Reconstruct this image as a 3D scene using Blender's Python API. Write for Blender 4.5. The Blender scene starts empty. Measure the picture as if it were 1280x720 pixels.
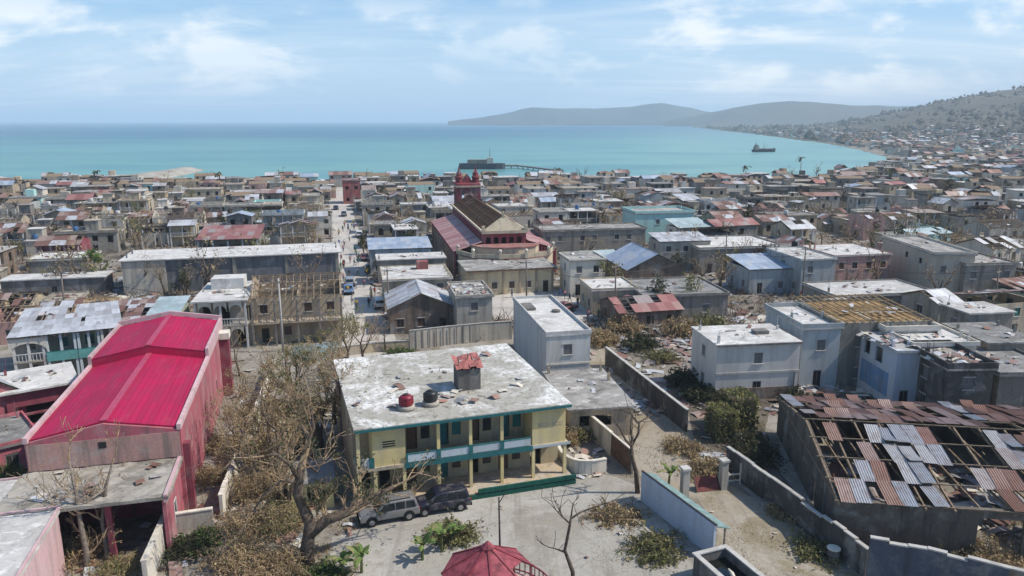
import bpy, bmesh, math, random
from mathutils import Vector, Matrix, noise as mnoise
random.seed(11)
R = math.radians
scene = bpy.context.scene
col = scene.collection

# ------------------------------------------------------------------ camera, sky, sun, exposure
CAM_H, FOCAL, HORIZON = 30.0, 930.0, 151.0          # metres, pixels (1280 wide), pixel row
PITCH = math.atan((360 - HORIZON) / FOCAL)
cam = bpy.data.cameras.new('camera')
cam_o = bpy.data.objects.new('camera', cam)
col.objects.link(cam_o)
cam.sensor_width = 36.0
cam.lens = 36.0 * FOCAL / 1280.0
cam.clip_start, cam.clip_end = 0.5, 90000.0
cam_o.location = (0, 0, CAM_H)
cam_o.rotation_euler = (math.pi / 2 - PITCH, 0, 0)
scene.camera = cam_o

SUN_AZ, SUN_EL = R(91), R(50)                        # clockwise from the view direction
w = bpy.data.worlds.new('World'); scene.world = w; w.use_nodes = True
nt = w.node_tree; N = nt.nodes; L = nt.links
N.clear()
out = N.new('ShaderNodeOutputWorld'); bg = N.new('ShaderNodeBackground')
sky = N.new('ShaderNodeTexSky'); sky.sky_type = 'NISHITA'; sky.sun_disc = False
sky.sun_elevation = SUN_EL; sky.sun_rotation = SUN_AZ
sky.air_density = 1.0; sky.dust_density = 1.2; sky.ozone_density = 1.6; sky.altitude = 30
tc = N.new('ShaderNodeTexCoord')
sep = N.new('ShaderNodeSeparateXYZ'); L.new(tc.outputs['Generated'], sep.inputs[0])
def wmath(op, a, b=None, clamp=False):
    n = N.new('ShaderNodeMath'); n.operation = op; n.use_clamp = clamp
    for i, v in enumerate((a, b)):
        if v is None: continue
        if isinstance(v, (int, float)): n.inputs[i].default_value = v
        else: L.new(v, n.inputs[i])
    return n.outputs[0]
def wnoise(vec, scale, detail, rough, dist=0.0):
    n = N.new('ShaderNodeTexNoise'); L.new(vec, n.inputs['Vector'])
    n.inputs['Scale'].default_value = scale; n.inputs['Detail'].default_value = detail
    n.inputs['Roughness'].default_value = rough; n.inputs['Distortion'].default_value = dist
    return n.outputs['Fac']
def wramp(fac, lo, hi):
    n = N.new('ShaderNodeMapRange'); n.interpolation_type = 'SMOOTHSTEP'; L.new(fac, n.inputs['Value'])
    n.inputs['From Min'].default_value = lo; n.inputs['From Max'].default_value = hi
    return n.outputs['Result']
# high thin cloud: the direction projected on a flat layer overhead
zc = wmath('ADD', wmath('MAXIMUM', sep.outputs['Z'], 0.0), 0.09)
comb = N.new('ShaderNodeCombineXYZ')
L.new(wmath('DIVIDE', sep.outputs['X'], zc), comb.inputs[0]); L.new(wmath('DIVIDE', sep.outputs['Y'], zc), comb.inputs[1])
mp = N.new('ShaderNodeMapping'); L.new(comb.outputs[0], mp.inputs['Vector'])
mp.inputs['Rotation'].default_value = (0, 0, R(28)); mp.inputs['Scale'].default_value = (0.30, 0.75, 1)
mp.inputs['Location'].default_value = (11.9, 5.4, 0)
thin = wramp(wnoise(mp.outputs[0], 1.0, 9, 0.60, 0.9), 0.36, 0.80)
# low cumulus towards the horizon
mp2 = N.new('ShaderNodeMapping'); L.new(tc.outputs['Generated'], mp2.inputs['Vector'])
mp2.inputs['Scale'].default_value = (1, 1, 2.6); mp2.inputs['Location'].default_value = (8.4, 3.1, 0.0)
cum = wramp(wnoise(mp2.outputs[0], 7.5, 10, 0.56, 0.25), 0.50, 0.66)
band = wmath('MULTIPLY', wramp(sep.outputs['Z'], 0.012, 0.05), wmath('SUBTRACT', 1.0, wramp(sep.outputs['Z'], 0.10, 0.18)))
cum = wmath('MULTIPLY', cum, band)
cover = wramp(wnoise(mp2.outputs[0], 1.25, 2, 0.5), 0.36, 0.62)       # broad fields of cloud and clear sky
thin = wmath('MULTIPLY', thin, wmath('ADD', 0.28, wmath('MULTIPLY', cover, 0.64)))
cum = wmath('MULTIPLY', cum, wmath('ADD', 0.3, wmath('MULTIPLY', cover, 0.65)))
def wmix(f, a, b):
    n = N.new('ShaderNodeMix'); n.data_type = 'RGBA'; L.new(f, n.inputs[0])
    for s, v in ((6, a), (7, b)):
        if isinstance(v, tuple): n.inputs[s].default_value = (*v, 1)
        else: L.new(v, n.inputs[s])
    return n.outputs[2]
hs = N.new('ShaderNodeHueSaturation'); hs.inputs['Saturation'].default_value = 1.6; L.new(sky.outputs[0], hs.inputs['Color'])
# hazy air near the horizon, the same all round
hz = wmath('SUBTRACT', 1.0, wramp(sep.outputs['Z'], -0.02, 0.30))
c0 = wmix(wmath('MULTIPLY', hz, 0.80), hs.outputs['Color'], (3.2, 4.6, 6.7))
c1 = wmix(thin, c0, (5.9, 6.5, 7.1))
c2 = wmix(cum, c1, (6.8, 7.1, 7.3))
L.new(c2, bg.inputs['Color']); bg.inputs['Strength'].default_value = 0.15
L.new(bg.outputs[0], out.inputs['Surface'])

sun = bpy.data.lights.new('sun', 'SUN'); sun_o = bpy.data.objects.new('sun', sun); col.objects.link(sun_o)
sun.energy = 4.7; sun.angle = R(0.55); sun.color = (1.0, 0.94, 0.84)
sdir = Vector((math.sin(SUN_AZ) * math.cos(SUN_EL), math.cos(SUN_AZ) * math.cos(SUN_EL), math.sin(SUN_EL)))
sun_o.rotation_euler = sdir.to_track_quat('Z', 'Y').to_euler()
sun_o.location = (60, 0, 90)
vs = scene.view_settings
vs.view_transform = 'Standard'; vs.look = 'None'; vs.gamma = 1.0; vs.exposure = 0.0; vs.use_curve_mapping = False
scene.render.engine = 'CYCLES'
scene.cycles.max_bounces = 5; scene.cycles.diffuse_bounces = 3; scene.cycles.glossy_bounces = 2
scene.cycles.transparent_max_bounces = 6; scene.cycles.volume_bounces = 2
scene.cycles.use_denoising = True

# ------------------------------------------------------------------ helpers
def P(px, py, z=0.0):
    """The place at height z that the photograph shows at a pixel (1280 x 720)."""
    u = (px - 640) / FOCAL; v = (360 - py) / FOCAL
    c, s = math.cos(PITCH), math.sin(PITCH)
    t = (z - CAM_H) / (-s + v * c)
    return Vector((u * t, (c + v * s) * t, z))
def proj(p):
    c, s = math.cos(PITCH), math.sin(PITCH)
    yy = p[1] * c - (p[2] - CAM_H) * s; zz = p[1] * s + (p[2] - CAM_H) * c
    if yy < 0.5: return (-9999, -9999)
    return (640 + FOCAL * p[0] / yy, 360 - FOCAL * zz / yy)

class MB:
    def __init__(s): s.v, s.f, s.m = [], [], []
    def add(s, verts, faces, m=0):
        o = len(s.v); s.v.extend(tuple(q) for q in verts)
        for f in faces: s.f.append(tuple(i + o for i in f)); s.m.append(m)
    def quad(s, a, b, c, d, m=0): s.add((a, b, c, d), ((0, 1, 2, 3),), m)
    def hexa(s, p, m=0):
        s.add(p, ((0, 3, 2, 1), (4, 5, 6, 7), (0, 1, 5, 4), (1, 2, 6, 5), (2, 3, 7, 6), (3, 0, 4, 7)), m)
    def box(s, x0, x1, y0, y1, z0, z1, m=0):
        s.hexa(((x0, y0, z0), (x1, y0, z0), (x1, y1, z0), (x0, y1, z0), (x0, y0, z1), (x1, y0, z1), (x1, y1, z1), (x0, y1, z1)), m)
    def obox(s, c, ax, ay, az, m=0):
        """box from its centre and three half-axis vectors"""
        c, ax, ay, az = Vector(c), Vector(ax), Vector(ay), Vector(az)
        s.hexa([c - ax - ay - az, c + ax - ay - az, c + ax + ay - az, c - ax + ay - az,
                c - ax - ay + az, c + ax - ay + az, c + ax + ay + az, c - ax + ay + az], m)
    def bar(s, a, b, wd, ht, m=0, up=(0, 0, 1)):
        a, b = Vector(a), Vector(b); d = (b - a); ln = d.length
        if ln < 1e-5: return
        d /= ln; sd = d.cross(Vector(up))
        if sd.length < 1e-4: sd = d.cross(Vector((1, 0, 0)))
        sd.normalize(); u = sd.cross(d)
        s.obox((a + b) / 2, d * ln / 2, sd * wd / 2, u * ht / 2, m)
    def tube(s, pts, rad, n=6, m=0, cap=True):
        rings = []; pts = [Vector(p) for p in pts]
        for i, p in enumerate(pts):
            d = (pts[min(i + 1, len(pts) - 1)] - pts[max(i - 1, 0)])
            if d.length < 1e-6: d = Vector((0, 0, 1))
            d.normalize()
            a = d.cross(Vector((0.31, 0.17, 0.93)))
            if a.length < 0.05: a = d.cross(Vector((1, 0, 0)))
            a.normalize(); b = d.cross(a)
            rings.append([p + (a * math.cos(6.28319 * k / n) + b * math.sin(6.28319 * k / n)) * rad[i] for k in range(n)])
        vs_, fs = [], []
        for r in rings: vs_ += r
        for i in range(len(rings) - 1):
            for k in range(n):
                k2 = (k + 1) % n
                fs.append((i * n + k, i * n + k2, (i + 1) * n + k2, (i + 1) * n + k))
        if cap: fs.append(tuple(range(n))[::-1]); fs.append(tuple((len(rings) - 1) * n + k for k in range(n)))
        s.add(vs_, fs, m)
    def prism(s, poly, z0, z1, m=0):
        n = len(poly)
        s.add([(x, y, z0) for x, y in poly] + [(x, y, z1) for x, y in poly],
              [tuple(range(n))[::-1], tuple(range(n, 2 * n))] + [(i, (i + 1) % n, n + (i + 1) % n, n + i) for i in range(n)], m)
    def lathe(s, prof, c=(0, 0, 0), n=16, m=0):
        vs_, fs = [], []
        for r, z in prof:
            for k in range(n):
                a = 6.28319 * k / n
                vs_.append((c[0] + r * math.cos(a), c[1] + r * math.sin(a), c[2] + z))
        for i in range(len(prof) - 1):
            for k in range(n):
                k2 = (k + 1) % n
                fs.append((i * n + k, i * n + k2, (i + 1) * n + k2, (i + 1) * n + k))
        fs.append(tuple(range(n))[::-1]); fs.append(tuple((len(prof) - 1) * n + k for k in range(n)))
        s.add(vs_, fs, m)
    def panel(s, O, U, Nn, ln, ht, th, ops=(), m=0):
        """upright wall: O bottom outer corner, U along, Nn outward; ops = (u0,u1,z0,z1) real holes with reveals"""
        O, U, Nn = Vector(O), Vector(U), Vector(Nn); Z = Vector((0, 0, 1))
        us = sorted({0.0, ln} | {q for o in ops for q in (o[0], o[1])}); zs = sorted({0.0, ht} | {q for o in ops for q in (o[2], o[3])})
        pt = lambda u, z, t: O + U * u + Z * z - Nn * t
        hole = lambda u, z: any(o[0] < u < o[1] and o[2] < z < o[3] for o in ops)
        for i in range(len(us) - 1):
            for j in range(len(zs) - 1):
                if hole((us[i] + us[i + 1]) / 2, (zs[j] + zs[j + 1]) / 2): continue
                s.quad(pt(us[i], zs[j], 0), pt(us[i + 1], zs[j], 0), pt(us[i + 1], zs[j + 1], 0), pt(us[i], zs[j + 1], 0), m)
                s.quad(pt(us[i + 1], zs[j], th), pt(us[i], zs[j], th), pt(us[i], zs[j + 1], th), pt(us[i + 1], zs[j + 1], th), m)
        for (u0, u1, z0, z1) in ops:
            s.quad(pt(u0, z0, 0), pt(u1, z0, 0), pt(u1, z0, th), pt(u0, z0, th), m)
            s.quad(pt(u0, z1, th), pt(u1, z1, th), pt(u1, z1, 0), pt(u0, z1, 0), m)
            s.quad(pt(u0, z0, th), pt(u0, z1, th), pt(u0, z1, 0), pt(u0, z0, 0), m)
            s.quad(pt(u1, z0, 0), pt(u1, z1, 0), pt(u1, z1, th), pt(u1, z0, th), m)
        s.quad(pt(0, ht, 0), pt(ln, ht, 0), pt(ln, ht, th), pt(0, ht, th), m)
        s.quad(pt(0, 0, 0), pt(0, ht, 0), pt(0, ht, th), pt(0, 0, th), m)
        s.quad(pt(ln, 0, th), pt(ln, ht, th), pt(ln, ht, 0), pt(ln, 0, 0), m)
    def mesh(s, name, mats, smooth=False):
        me = bpy.data.meshes.new(name); me.from_pydata(s.v, [], s.f); 
        for mm in mats: me.materials.append(mm)
        if len(mats) > 1: me.polygons.foreach_set('material_index', s.m)
        if smooth: me.polygons.foreach_set('use_smooth', [True] * len(me.polygons))
        me.update(); return me
    def build(s, name, mats, parent=None, smooth=False):
        if not isinstance(mats, (list, tuple)): mats = [mats]
        return link(name, s.mesh(name, mats, smooth), parent)
def link(name, data, parent=None, loc=None, rz=None):
    o = bpy.data.objects.new(name, data); col.objects.link(o)
    if parent: o.parent = parent
    if loc is not None: o.location = loc
    if rz is not None: o.rotation_euler = (0, 0, rz)
    return o
def tag(o, label, cat, group=None, kind=None):
    o['label'] = label; o['category'] = cat
    if group: o['group'] = group
    if kind: o['kind'] = kind
    return o
def thing(name, label, cat, loc=(0, 0, 0), rz=0.0, group=None):
    o = link(name, None, None, loc, rz); o.empty_display_size = 0.5
    return tag(o, label, cat, group)
def struct(o): o['kind'] = 'structure'; return o
def stuff(o, label, cat): tag(o, label, cat); o['kind'] = 'stuff'; return o
# ------------------------------------------------------------------ materials
class NT:
    def __init__(s, name, rough=0.9, spec=0.2, metal=0.0):
        s.m = bpy.data.materials.new(name); s.m.use_nodes = True; t = s.m.node_tree; s.t = t
        s.b = t.nodes['Principled BSDF']; s.b.inputs['Roughness'].default_value = rough
        s.b.inputs['Specular IOR Level'].default_value = spec; s.b.inputs['Metallic'].default_value = metal
        s.tc = t.nodes.new('ShaderNodeTexCoord'); s.oi = None
    def vec(s, scale=(1, 1, 1), rnd=True, world=False):
        n = s.t.nodes.new('ShaderNodeMapping'); n.inputs['Scale'].default_value = scale
        if world:
            g = s.t.nodes.new('ShaderNodeNewGeometry'); s.t.links.new(g.outputs['Position'], n.inputs['Vector'])
        else: s.t.links.new(s.tc.outputs['Object'], n.inputs['Vector'])
        if rnd and not world:
            k = s.t.nodes.new('ShaderNodeVectorMath'); k.operation = 'SCALE'; k.inputs[0].default_value = (37, 53, 29)
            s.t.links.new(s.rand(), k.inputs['Scale']); s.t.links.new(k.outputs[0], n.inputs['Location'])
        return n.outputs[0]
    def rand(s):
        if not s.oi: s.oi = s.t.nodes.new('ShaderNodeObjectInfo')
        return s.oi.outputs['Random']
    def island(s):
        g = s.t.nodes.new('ShaderNodeNewGeometry'); return g.outputs['Random Per Island']
    def noise(s, vec, scale, detail=6, rough=0.6, dist=0.0):
        n = s.t.nodes.new('ShaderNodeTexNoise'); s.t.links.new(vec, n.inputs['Vector'])
        n.inputs['Scale'].default_value = scale; n.inputs['Detail'].default_value = detail
        n.inputs['Roughness'].default_value = rough; n.inputs['Distortion'].default_value = dist
        return n.outputs['Fac']
    def math(s, op, a, b=0.0, clamp=False):
        n = s.t.nodes.new('ShaderNodeMath'); n.operation = op; n.use_clamp = clamp
        for i, v in enumerate((a, b)):
            if isinstance(v, (int, float)): n.inputs[i].default_value = v
            else: s.t.links.new(v, n.inputs[i])
        return n.outputs[0]
    def ramp(s, fac, lo, hi, a=0.0, b=1.0):
        n = s.t.nodes.new('ShaderNodeMapRange'); s.t.links.new(fac, n.inputs['Value']); n.interpolation_type = 'SMOOTHSTEP'
        for k, v in zip(('From Min', 'From Max', 'To Min', 'To Max'), (lo, hi, a, b)): n.inputs[k].default_value = v
        return n.outputs['Result']
    def mix(s, f, a, b, mode='MIX'):
        n = s.t.nodes.new('ShaderNodeMix'); n.data_type = 'RGBA'; n.blend_type = mode
        for i, v in ((0, f), (6, a), (7, b)):
            if isinstance(v, (int, float)): n.inputs[i].default_value = v
            elif isinstance(v, tuple): n.inputs[i].default_value = (*v, 1)
            else: s.t.links.new(v, n.inputs[i])
        return n.outputs[2]
    def steps(s, fac, cols, interp='CONSTANT'):
        n = s.t.nodes.new('ShaderNodeValToRGB'); s.t.links.new(fac, n.inputs[0]); r = n.color_ramp; r.interpolation = interp
        while len(r.elements) < len(cols): r.elements.new(0.5)
        for e, (p, c) in zip(r.elements, cols): e.position = p; e.color = (*c, 1)
        return n.outputs[0]
    def color(s, c):
        if isinstance(c, tuple): s.b.inputs['Base Color'].default_value = (*c, 1)
        else: s.t.links.new(c, s.b.inputs['Base Color'])
    def bump(s, h, strength=0.3, dist=0.02):
        n = s.t.nodes.new('ShaderNodeBump'); n.inputs['Strength'].default_value = strength; n.inputs['Distance'].default_value = dist
        s.t.links.new(h, n.inputs['Height']); s.t.links.new(n.outputs[0], s.b.inputs['Normal'])
    def vary(s, c, lo=0.8, hi=1.15):
        """each object a little lighter or darker"""
        v = s.t.nodes.new('ShaderNodeMapRange'); s.t.links.new(s.rand(), v.inputs['Value'])
        v.inputs['To Min'].default_value = lo; v.inputs['To Max'].default_value = hi
        k = s.t.nodes.new('ShaderNodeVectorMath'); k.operation = 'SCALE'
        if isinstance(c, tuple): k.inputs[0].default_value = c
        else: s.t.links.new(c, k.inputs[0])
        s.t.links.new(v.outputs[0], k.inputs['Scale']); return k.outputs[0]
def mul(c, f): return tuple(v * f for v in c)
def plaster(name, c, dirt_shade=0.5, isl=False):
    n = NT(name, 0.92, 0.15)
    st = n.ramp(n.noise(n.vec((0.9, 0.9, 0.10)), 1.1, 6, 0.65), 0.44, 0.66)         # rain streaks
    pa = n.ramp(n.noise(n.vec(), 0.42, 8, 0.68, 0.6), 0.47, 0.66)                    # patches
    fi = n.noise(n.vec(), 5.0, 5, 0.7)
    g = sum(c) / 3
    dirty = (g * 0.40 + c[0] * 0.10, g * 0.37 + c[1] * 0.10, g * 0.33 + c[2] * 0.10)
    worn = (min(1, 0.32 + g * 0.30), min(1, 0.31 + g * 0.29), min(1, 0.29 + g * 0.28))
    x = n.vary(c, 0.82, 1.12)
    if isl:
        x = n.mix(n.ramp(n.island(), 0, 1, 0, 0.5), x, mul(c, 0.55))
    x = n.mix(n.math('MULTIPLY', pa, dirt_shade * 0.75), x, worn)
    x = n.mix(n.math('MULTIPLY', st, dirt_shade), x, dirty)
    x = n.mix(n.ramp(fi, 0.35, 0.75, 0.0, 0.32 * dirt_shade + 0.08), x, mul(dirty, 0.7))
    cr = n.ramp(n.noise(n.vec(), 1.7, 3, 0.5, 2.2), 0.495, 0.503); cr2 = n.ramp(n.noise(n.vec(), 1.7, 3, 0.5, 2.2), 0.503, 0.511)
    x = n.mix(n.math('MULTIPLY', n.math('SUBTRACT', cr, cr2), 0.5 * dirt_shade), x, mul(dirty, 0.6))
    n.color(x); n.bump(fi, 0.35, 0.03); return n.m
def roofcrete(name, base, dark, white, k=0.5):
    n = NT(name, 0.94, 0.12)
    a = n.ramp(n.noise(n.vec(), 0.33, 9, 0.72, 0.8), 0.42, 0.64)
    b = n.ramp(n.noise(n.vec((1, 1.6, 1)), 0.55, 9, 0.7, 0.4), 0.50, 0.66)
    c = n.ramp(n.noise(n.vec(), 2.6, 6, 0.75), 0.52, 0.70)
    x = n.vary(base, 0.85, 1.12)
    x = n.mix(n.math('MULTIPLY', a, k), x, dark); x = n.mix(n.math('MULTIPLY', b, 0.8), x, white)
    x = n.mix(n.math('MULTIPLY', c, 0.55), x, mul(dark, 0.75)); n.color(x); n.bump(c, 0.3, 0.03); return n.m
def tin(name, cols, rust=0.5, per='island', metal=0.25):
    n = NT(name, 0.55, 0.4, metal)
    f = n.island() if per == 'island' else n.rand()
    x = n.steps(f, cols)
    r = n.ramp(n.noise(n.vec((1, 1, 1)), 0.9, 8, 0.7, 0.5), 0.45, 0.66)
    s = n.ramp(n.noise(n.vec((2.5, 0.5, 1)), 1.6, 6, 0.7), 0.45, 0.75)
    x = n.mix(n.math('MULTIPLY', r, rust), x, (0.14, 0.062, 0.038)); x = n.mix(n.math('MULTIPLY', s, 0.45), x, (0.20, 0.16, 0.14))
    n.color(x); n.b.inputs['Roughness'].default_value = 0.6
    return n.m
def plain(name, c, rough=0.8, spec=0.3, metal=0.0, var=0.12, sc=2.0):
    n = NT(name, rough, spec, metal); f = n.noise(n.vec(), sc, 6, 0.7)
    n.color(n.mix(n.ramp(f, 0.3, 0.75), mul(c, 1 + var), mul(c, 1 - 2 * var))); n.bump(f, 0.15, 0.01); return n.m
M = {}
WARM = lambda c: (c[0] * 1.05, c[1] * .995, c[2] * .90)
WALLC = {  # name in labels -> colour
    'grey': (0.28, 0.268, 0.245), 'pale grey': (0.46, 0.442, 0.405), 'white': (0.64, 0.62, 0.57), 'cream': (0.55, 0.475, 0.355),
    'beige': (0.42, 0.35, 0.26), 'pink': (0.48, 0.29, 0.27), 'pale blue': (0.40, 0.46, 0.51), 'turquoise': (0.42, 0.72, 0.74),
    'dark grey': (0.17, 0.17, 0.175), 'brown': (0.20, 0.15, 0.12), 'pale green': (0.38, 0.46, 0.38), 'red': (0.34, 0.10, 0.10)}
for k_, c_ in WALLC.items(): M['wall ' + k_] = plaster('plaster_' + k_.replace(' ', '_'), WARM(c_), 0.75 if k_ not in ('white', 'turquoise') else 0.4)
M['slab'] = roofcrete('roof_concrete', (0.33, 0.315, 0.29), (0.12, 0.112, 0.10), (0.55, 0.53, 0.49), 0.75)
M['slab tan'] = roofcrete('roof_concrete_tan', (0.37, 0.325, 0.26), (0.15, 0.125, 0.095), (0.50, 0.45, 0.38), 0.7)
M['slab rust'] = roofcrete('roof_concrete_rust', (0.30, 0.255, 0.225), (0.17, 0.11, 0.08), (0.42, 0.39, 0.35), 0.8)
M['slab light'] = roofcrete('roof_concrete_light', (0.52, 0.505, 0.475), (0.22, 0.21, 0.19), (0.72, 0.71, 0.68), 0.5)
M['slab dark'] = roofcrete('roof_concrete_dark', (0.23, 0.225, 0.215), (0.09, 0.088, 0.08), (0.38, 0.37, 0.34), 0.7)
rustc = [(0.0, (0.22, 0.115, 0.085)), (0.16, (0.30, 0.18, 0.14)), (0.34, (0.36, 0.27, 0.23)), (0.5, (0.19, 0.10, 0.075)), (0.62, (0.45, 0.43, 0.41)),
         (0.75, (0.28, 0.19, 0.16)), (0.88, (0.50, 0.52, 0.53))]
silvc = [(0.0, (0.44, 0.45, 0.46)), (0.25, (0.36, 0.36, 0.36)), (0.45, (0.52, 0.53, 0.54)), (0.62, (0.33, 0.27, 0.24)), (0.72, (0.42, 0.42, 0.42)), (0.88, (0.58, 0.59, 0.60))]
redc = [(0.0, (0.30, 0.125, 0.11)), (0.3, (0.35, 0.165, 0.145)), (0.55, (0.25, 0.10, 0.09)), (0.75, (0.37, 0.22, 0.19)), (0.9, (0.33, 0.28, 0.26))]
bluec = [(0.0, (0.32, 0.39, 0.48)), (0.4, (0.40, 0.46, 0.54)), (0.7, (0.28, 0.35, 0.43)), (0.85, (0.44, 0.47, 0.50))]
aquac = [(0.0, (0.38, 0.48, 0.48)), (0.4, (0.45, 0.54, 0.54)), (0.75, (0.34, 0.42, 0.42))]
M['tin rusty'] = tin('tin_rusty', rustc, 0.55); M['tin silver'] = tin('tin_silver', silvc, 0.22); M['tin red'] = tin('tin_red', redc, 0.2)
M['tin blue'] = tin('tin_blue', bluec, 0.12); M['tin aqua'] = tin('tin_aqua', aquac, 0.15)
M['sheet rusty'] = tin('sheet_rusty', [(0.0, (0.19, 0.095, 0.065)), (0.2, (0.27, 0.165, 0.125)), (0.4, (0.21, 0.115, 0.085)), (0.58, (0.31, 0.22, 0.19)), (0.74, (0.14, 0.075, 0.055)), (0.86, (0.24, 0.13, 0.10))], 0.5, 'obj')
M['sheet pale'] = tin('sheet_pale', [(0.0, (0.31, 0.32, 0.34)), (0.35, (0.38, 0.38, 0.38)), (0.6, (0.27, 0.29, 0.32)), (0.8, (0.36, 0.32, 0.30))], 0.45, 'obj')
M['wood'] = plain('old_timber', (0.24, 0.18, 0.125), 0.9, 0.1, 0, 0.25, 3.0)
M['wood grey'] = plain('grey_timber', (0.22, 0.195, 0.17), 0.9, 0.1, 0, 0.25, 3.0)
M['wood fresh'] = plain('torn_timber', (0.36, 0.255, 0.14), 0.9, 0.1, 0, 0.25, 3.0)
M['dark'] = plain('dark_interior', (0.035, 0.033, 0.032), 0.9, 0.1)
M['glass'] = plain('window_glass', (0.03, 0.035, 0.04), 0.15, 0.5)
M['shutter grey'] = plain('shutter_grey', (0.20, 0.195, 0.185)); M['shutter green'] = plain('shutter_green', (0.035, 0.16, 0.14)); M['shutter brown'] = plain('shutter_brown', (0.13, 0.075, 0.05))
M['frame white'] = plain('frame_white', (0.55, 0.54, 0.51))
M['iron'] = plain('dark_iron', (0.05, 0.045, 0.042), 0.7, 0.3, 0.3)
M['pole'] = plain('pole_wood', (0.17, 0.14, 0.115)); M['pole pale'] = plain('pole_concrete', (0.42, 0.41, 0.39))
M['bark'] = plain('bark', (0.115, 0.088, 0.068), 0.95, 0.1, 0, 0.3, 5.0); M['bark grey'] = plain('bark_grey', (0.20, 0.17, 0.14), 0.95, 0.1, 0, 0.3, 5.0)
M['twig'] = plain('dry_twig', (0.34, 0.245, 0.155), 0.95, 0.1, 0, 0.3, 5.0)
def leafm(name, cols):
    n = NT(name, 0.75, 0.2); n.color(n.steps(n.island(), cols)); 
    tr = n.t.nodes.new('ShaderNodeBsdfTranslucent'); ms = n.t.nodes.new('ShaderNodeMixShader'); ms.inputs[0].default_value = 0.25
    n.t.links.new(n.b.inputs['Base Color'].links[0].from_socket, tr.inputs['Color'])
    n.t.links.new(n.b.outputs[0], ms.inputs[1]); n.t.links.new(tr.outputs[0], ms.inputs[2])
    n.t.links.new(ms.outputs[0], n.t.nodes['Material Output'].inputs['Surface']); return n.m
M['leaf banana'] = leafm('leaf_banana', [(0, (0.12, 0.185, 0.05)), (0.35, (0.17, 0.22, 0.065)), (0.6, (0.085, 0.145, 0.04)), (0.8, (0.27, 0.25, 0.11))])
M['branch'] = plain('broken_branch', (0.185, 0.145, 0.108), 0.95, 0.1, 0, 0.3, 3.0)
M['leaf dry'] = leafm('leaf_dry', [(0, (0.40, 0.285, 0.155)), (0.3, (0.31, 0.22, 0.125)), (0.55, (0.47, 0.36, 0.205)), (0.75, (0.25, 0.18, 0.10)), (0.9, (0.31, 0.27, 0.10))])
M['leaf olive'] = leafm('leaf_olive', [(0, (0.15, 0.155, 0.055)), (0.3, (0.22, 0.20, 0.085)), (0.55, (0.12, 0.135, 0.05)), (0.75, (0.30, 0.245, 0.13)), (0.9, (0.26, 0.25, 0.08))])
M['leaf green'] = leafm('leaf_green', [(0, (0.07, 0.12, 0.03)), (0.3, (0.10, 0.16, 0.04)), (0.55, (0.05, 0.09, 0.025)), (0.75, (0.14, 0.19, 0.05)), (0.9, (0.17, 0.17, 0.05))])
M['leaf dark'] = leafm('leaf_dark', [(0, (0.05, 0.065, 0.03)), (0.3, (0.075, 0.075, 0.038)), (0.55, (0.035, 0.05, 0.022)), (0.75, (0.11, 0.09, 0.05)), (0.9, (0.08, 0.09, 0.035))])

# ground: dust, pale concrete dust, dead grass, dark litter
def ground_mat(name, dust, pale, grassc, litter, kg=0.6, kl=0.5, rocky=0.3):
    n = NT(name, 0.96, 0.1)
    a = n.ramp(n.noise(n.vec(world=True), 0.07, 9, 0.68, 0.5), 0.40, 0.62)
    g = n.ramp(n.noise(n.vec(world=True), 0.16, 9, 0.72, 0.8), 0.48, 0.62)
    l = n.ramp(n.noise(n.vec(world=True), 0.9, 8, 0.75, 0.5), 0.50, 0.68)
    f = n.noise(n.vec(world=True), 4.5, 6, 0.75)
    x = n.mix(a, dust, pale); x = n.mix(n.math('MULTIPLY', g, kg), x, grassc); x = n.mix(n.math('MULTIPLY', l, kl), x, litter)
    rt_ = n.t.nodes.new('ShaderNodeMapping'); rt_.inputs['Rotation'].default_value = (0, 0, R(-17)); rt_.inputs['Scale'].default_value = (1.3, .07, 1); gg = n.t.nodes.new('ShaderNodeNewGeometry'); n.t.links.new(gg.outputs['Position'], rt_.inputs['Vector'])
    x = n.mix(n.ramp(n.noise(rt_.outputs[0], 0.9, 4, 0.6, 0.35), 0.52, 0.66, 0, 0.35), x, mul(litter, 0.9))       # wheel and foot tracks
    x = n.mix(n.ramp(f, 0.42, 0.75, 0.0, 0.45), x, mul(litter, 0.7)); n.color(x); n.bump(f, 0.5, 0.06); return n.m
M['ground'] = ground_mat('dusty_ground', (0.26, 0.235, 0.20), (0.36, 0.335, 0.29), (0.16, 0.135, 0.085), (0.13, 0.11, 0.09), 0.75, 0.7)
M['yard'] = ground_mat('dry_yard', (0.31, 0.265, 0.20), (0.37, 0.33, 0.27), (0.21, 0.17, 0.095), (0.19, 0.16, 0.12), 0.75, 0.5)
M['court'] = ground_mat('pale_courtyard', (0.33, 0.31, 0.27), (0.42, 0.40, 0.355), (0.25, 0.225, 0.175), (0.20, 0.18, 0.15), 0.65, 0.5)
M['street'] = ground_mat('dusty_street', (0.46, 0.43, 0.385), (0.54, 0.51, 0.46), (0.36, 0.33, 0.29), (0.26, 0.24, 0.21), 0.5, 0.5)
M['coping'] = plaster('coping_pale', (0.50, 0.48, 0.44), .5)
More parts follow.
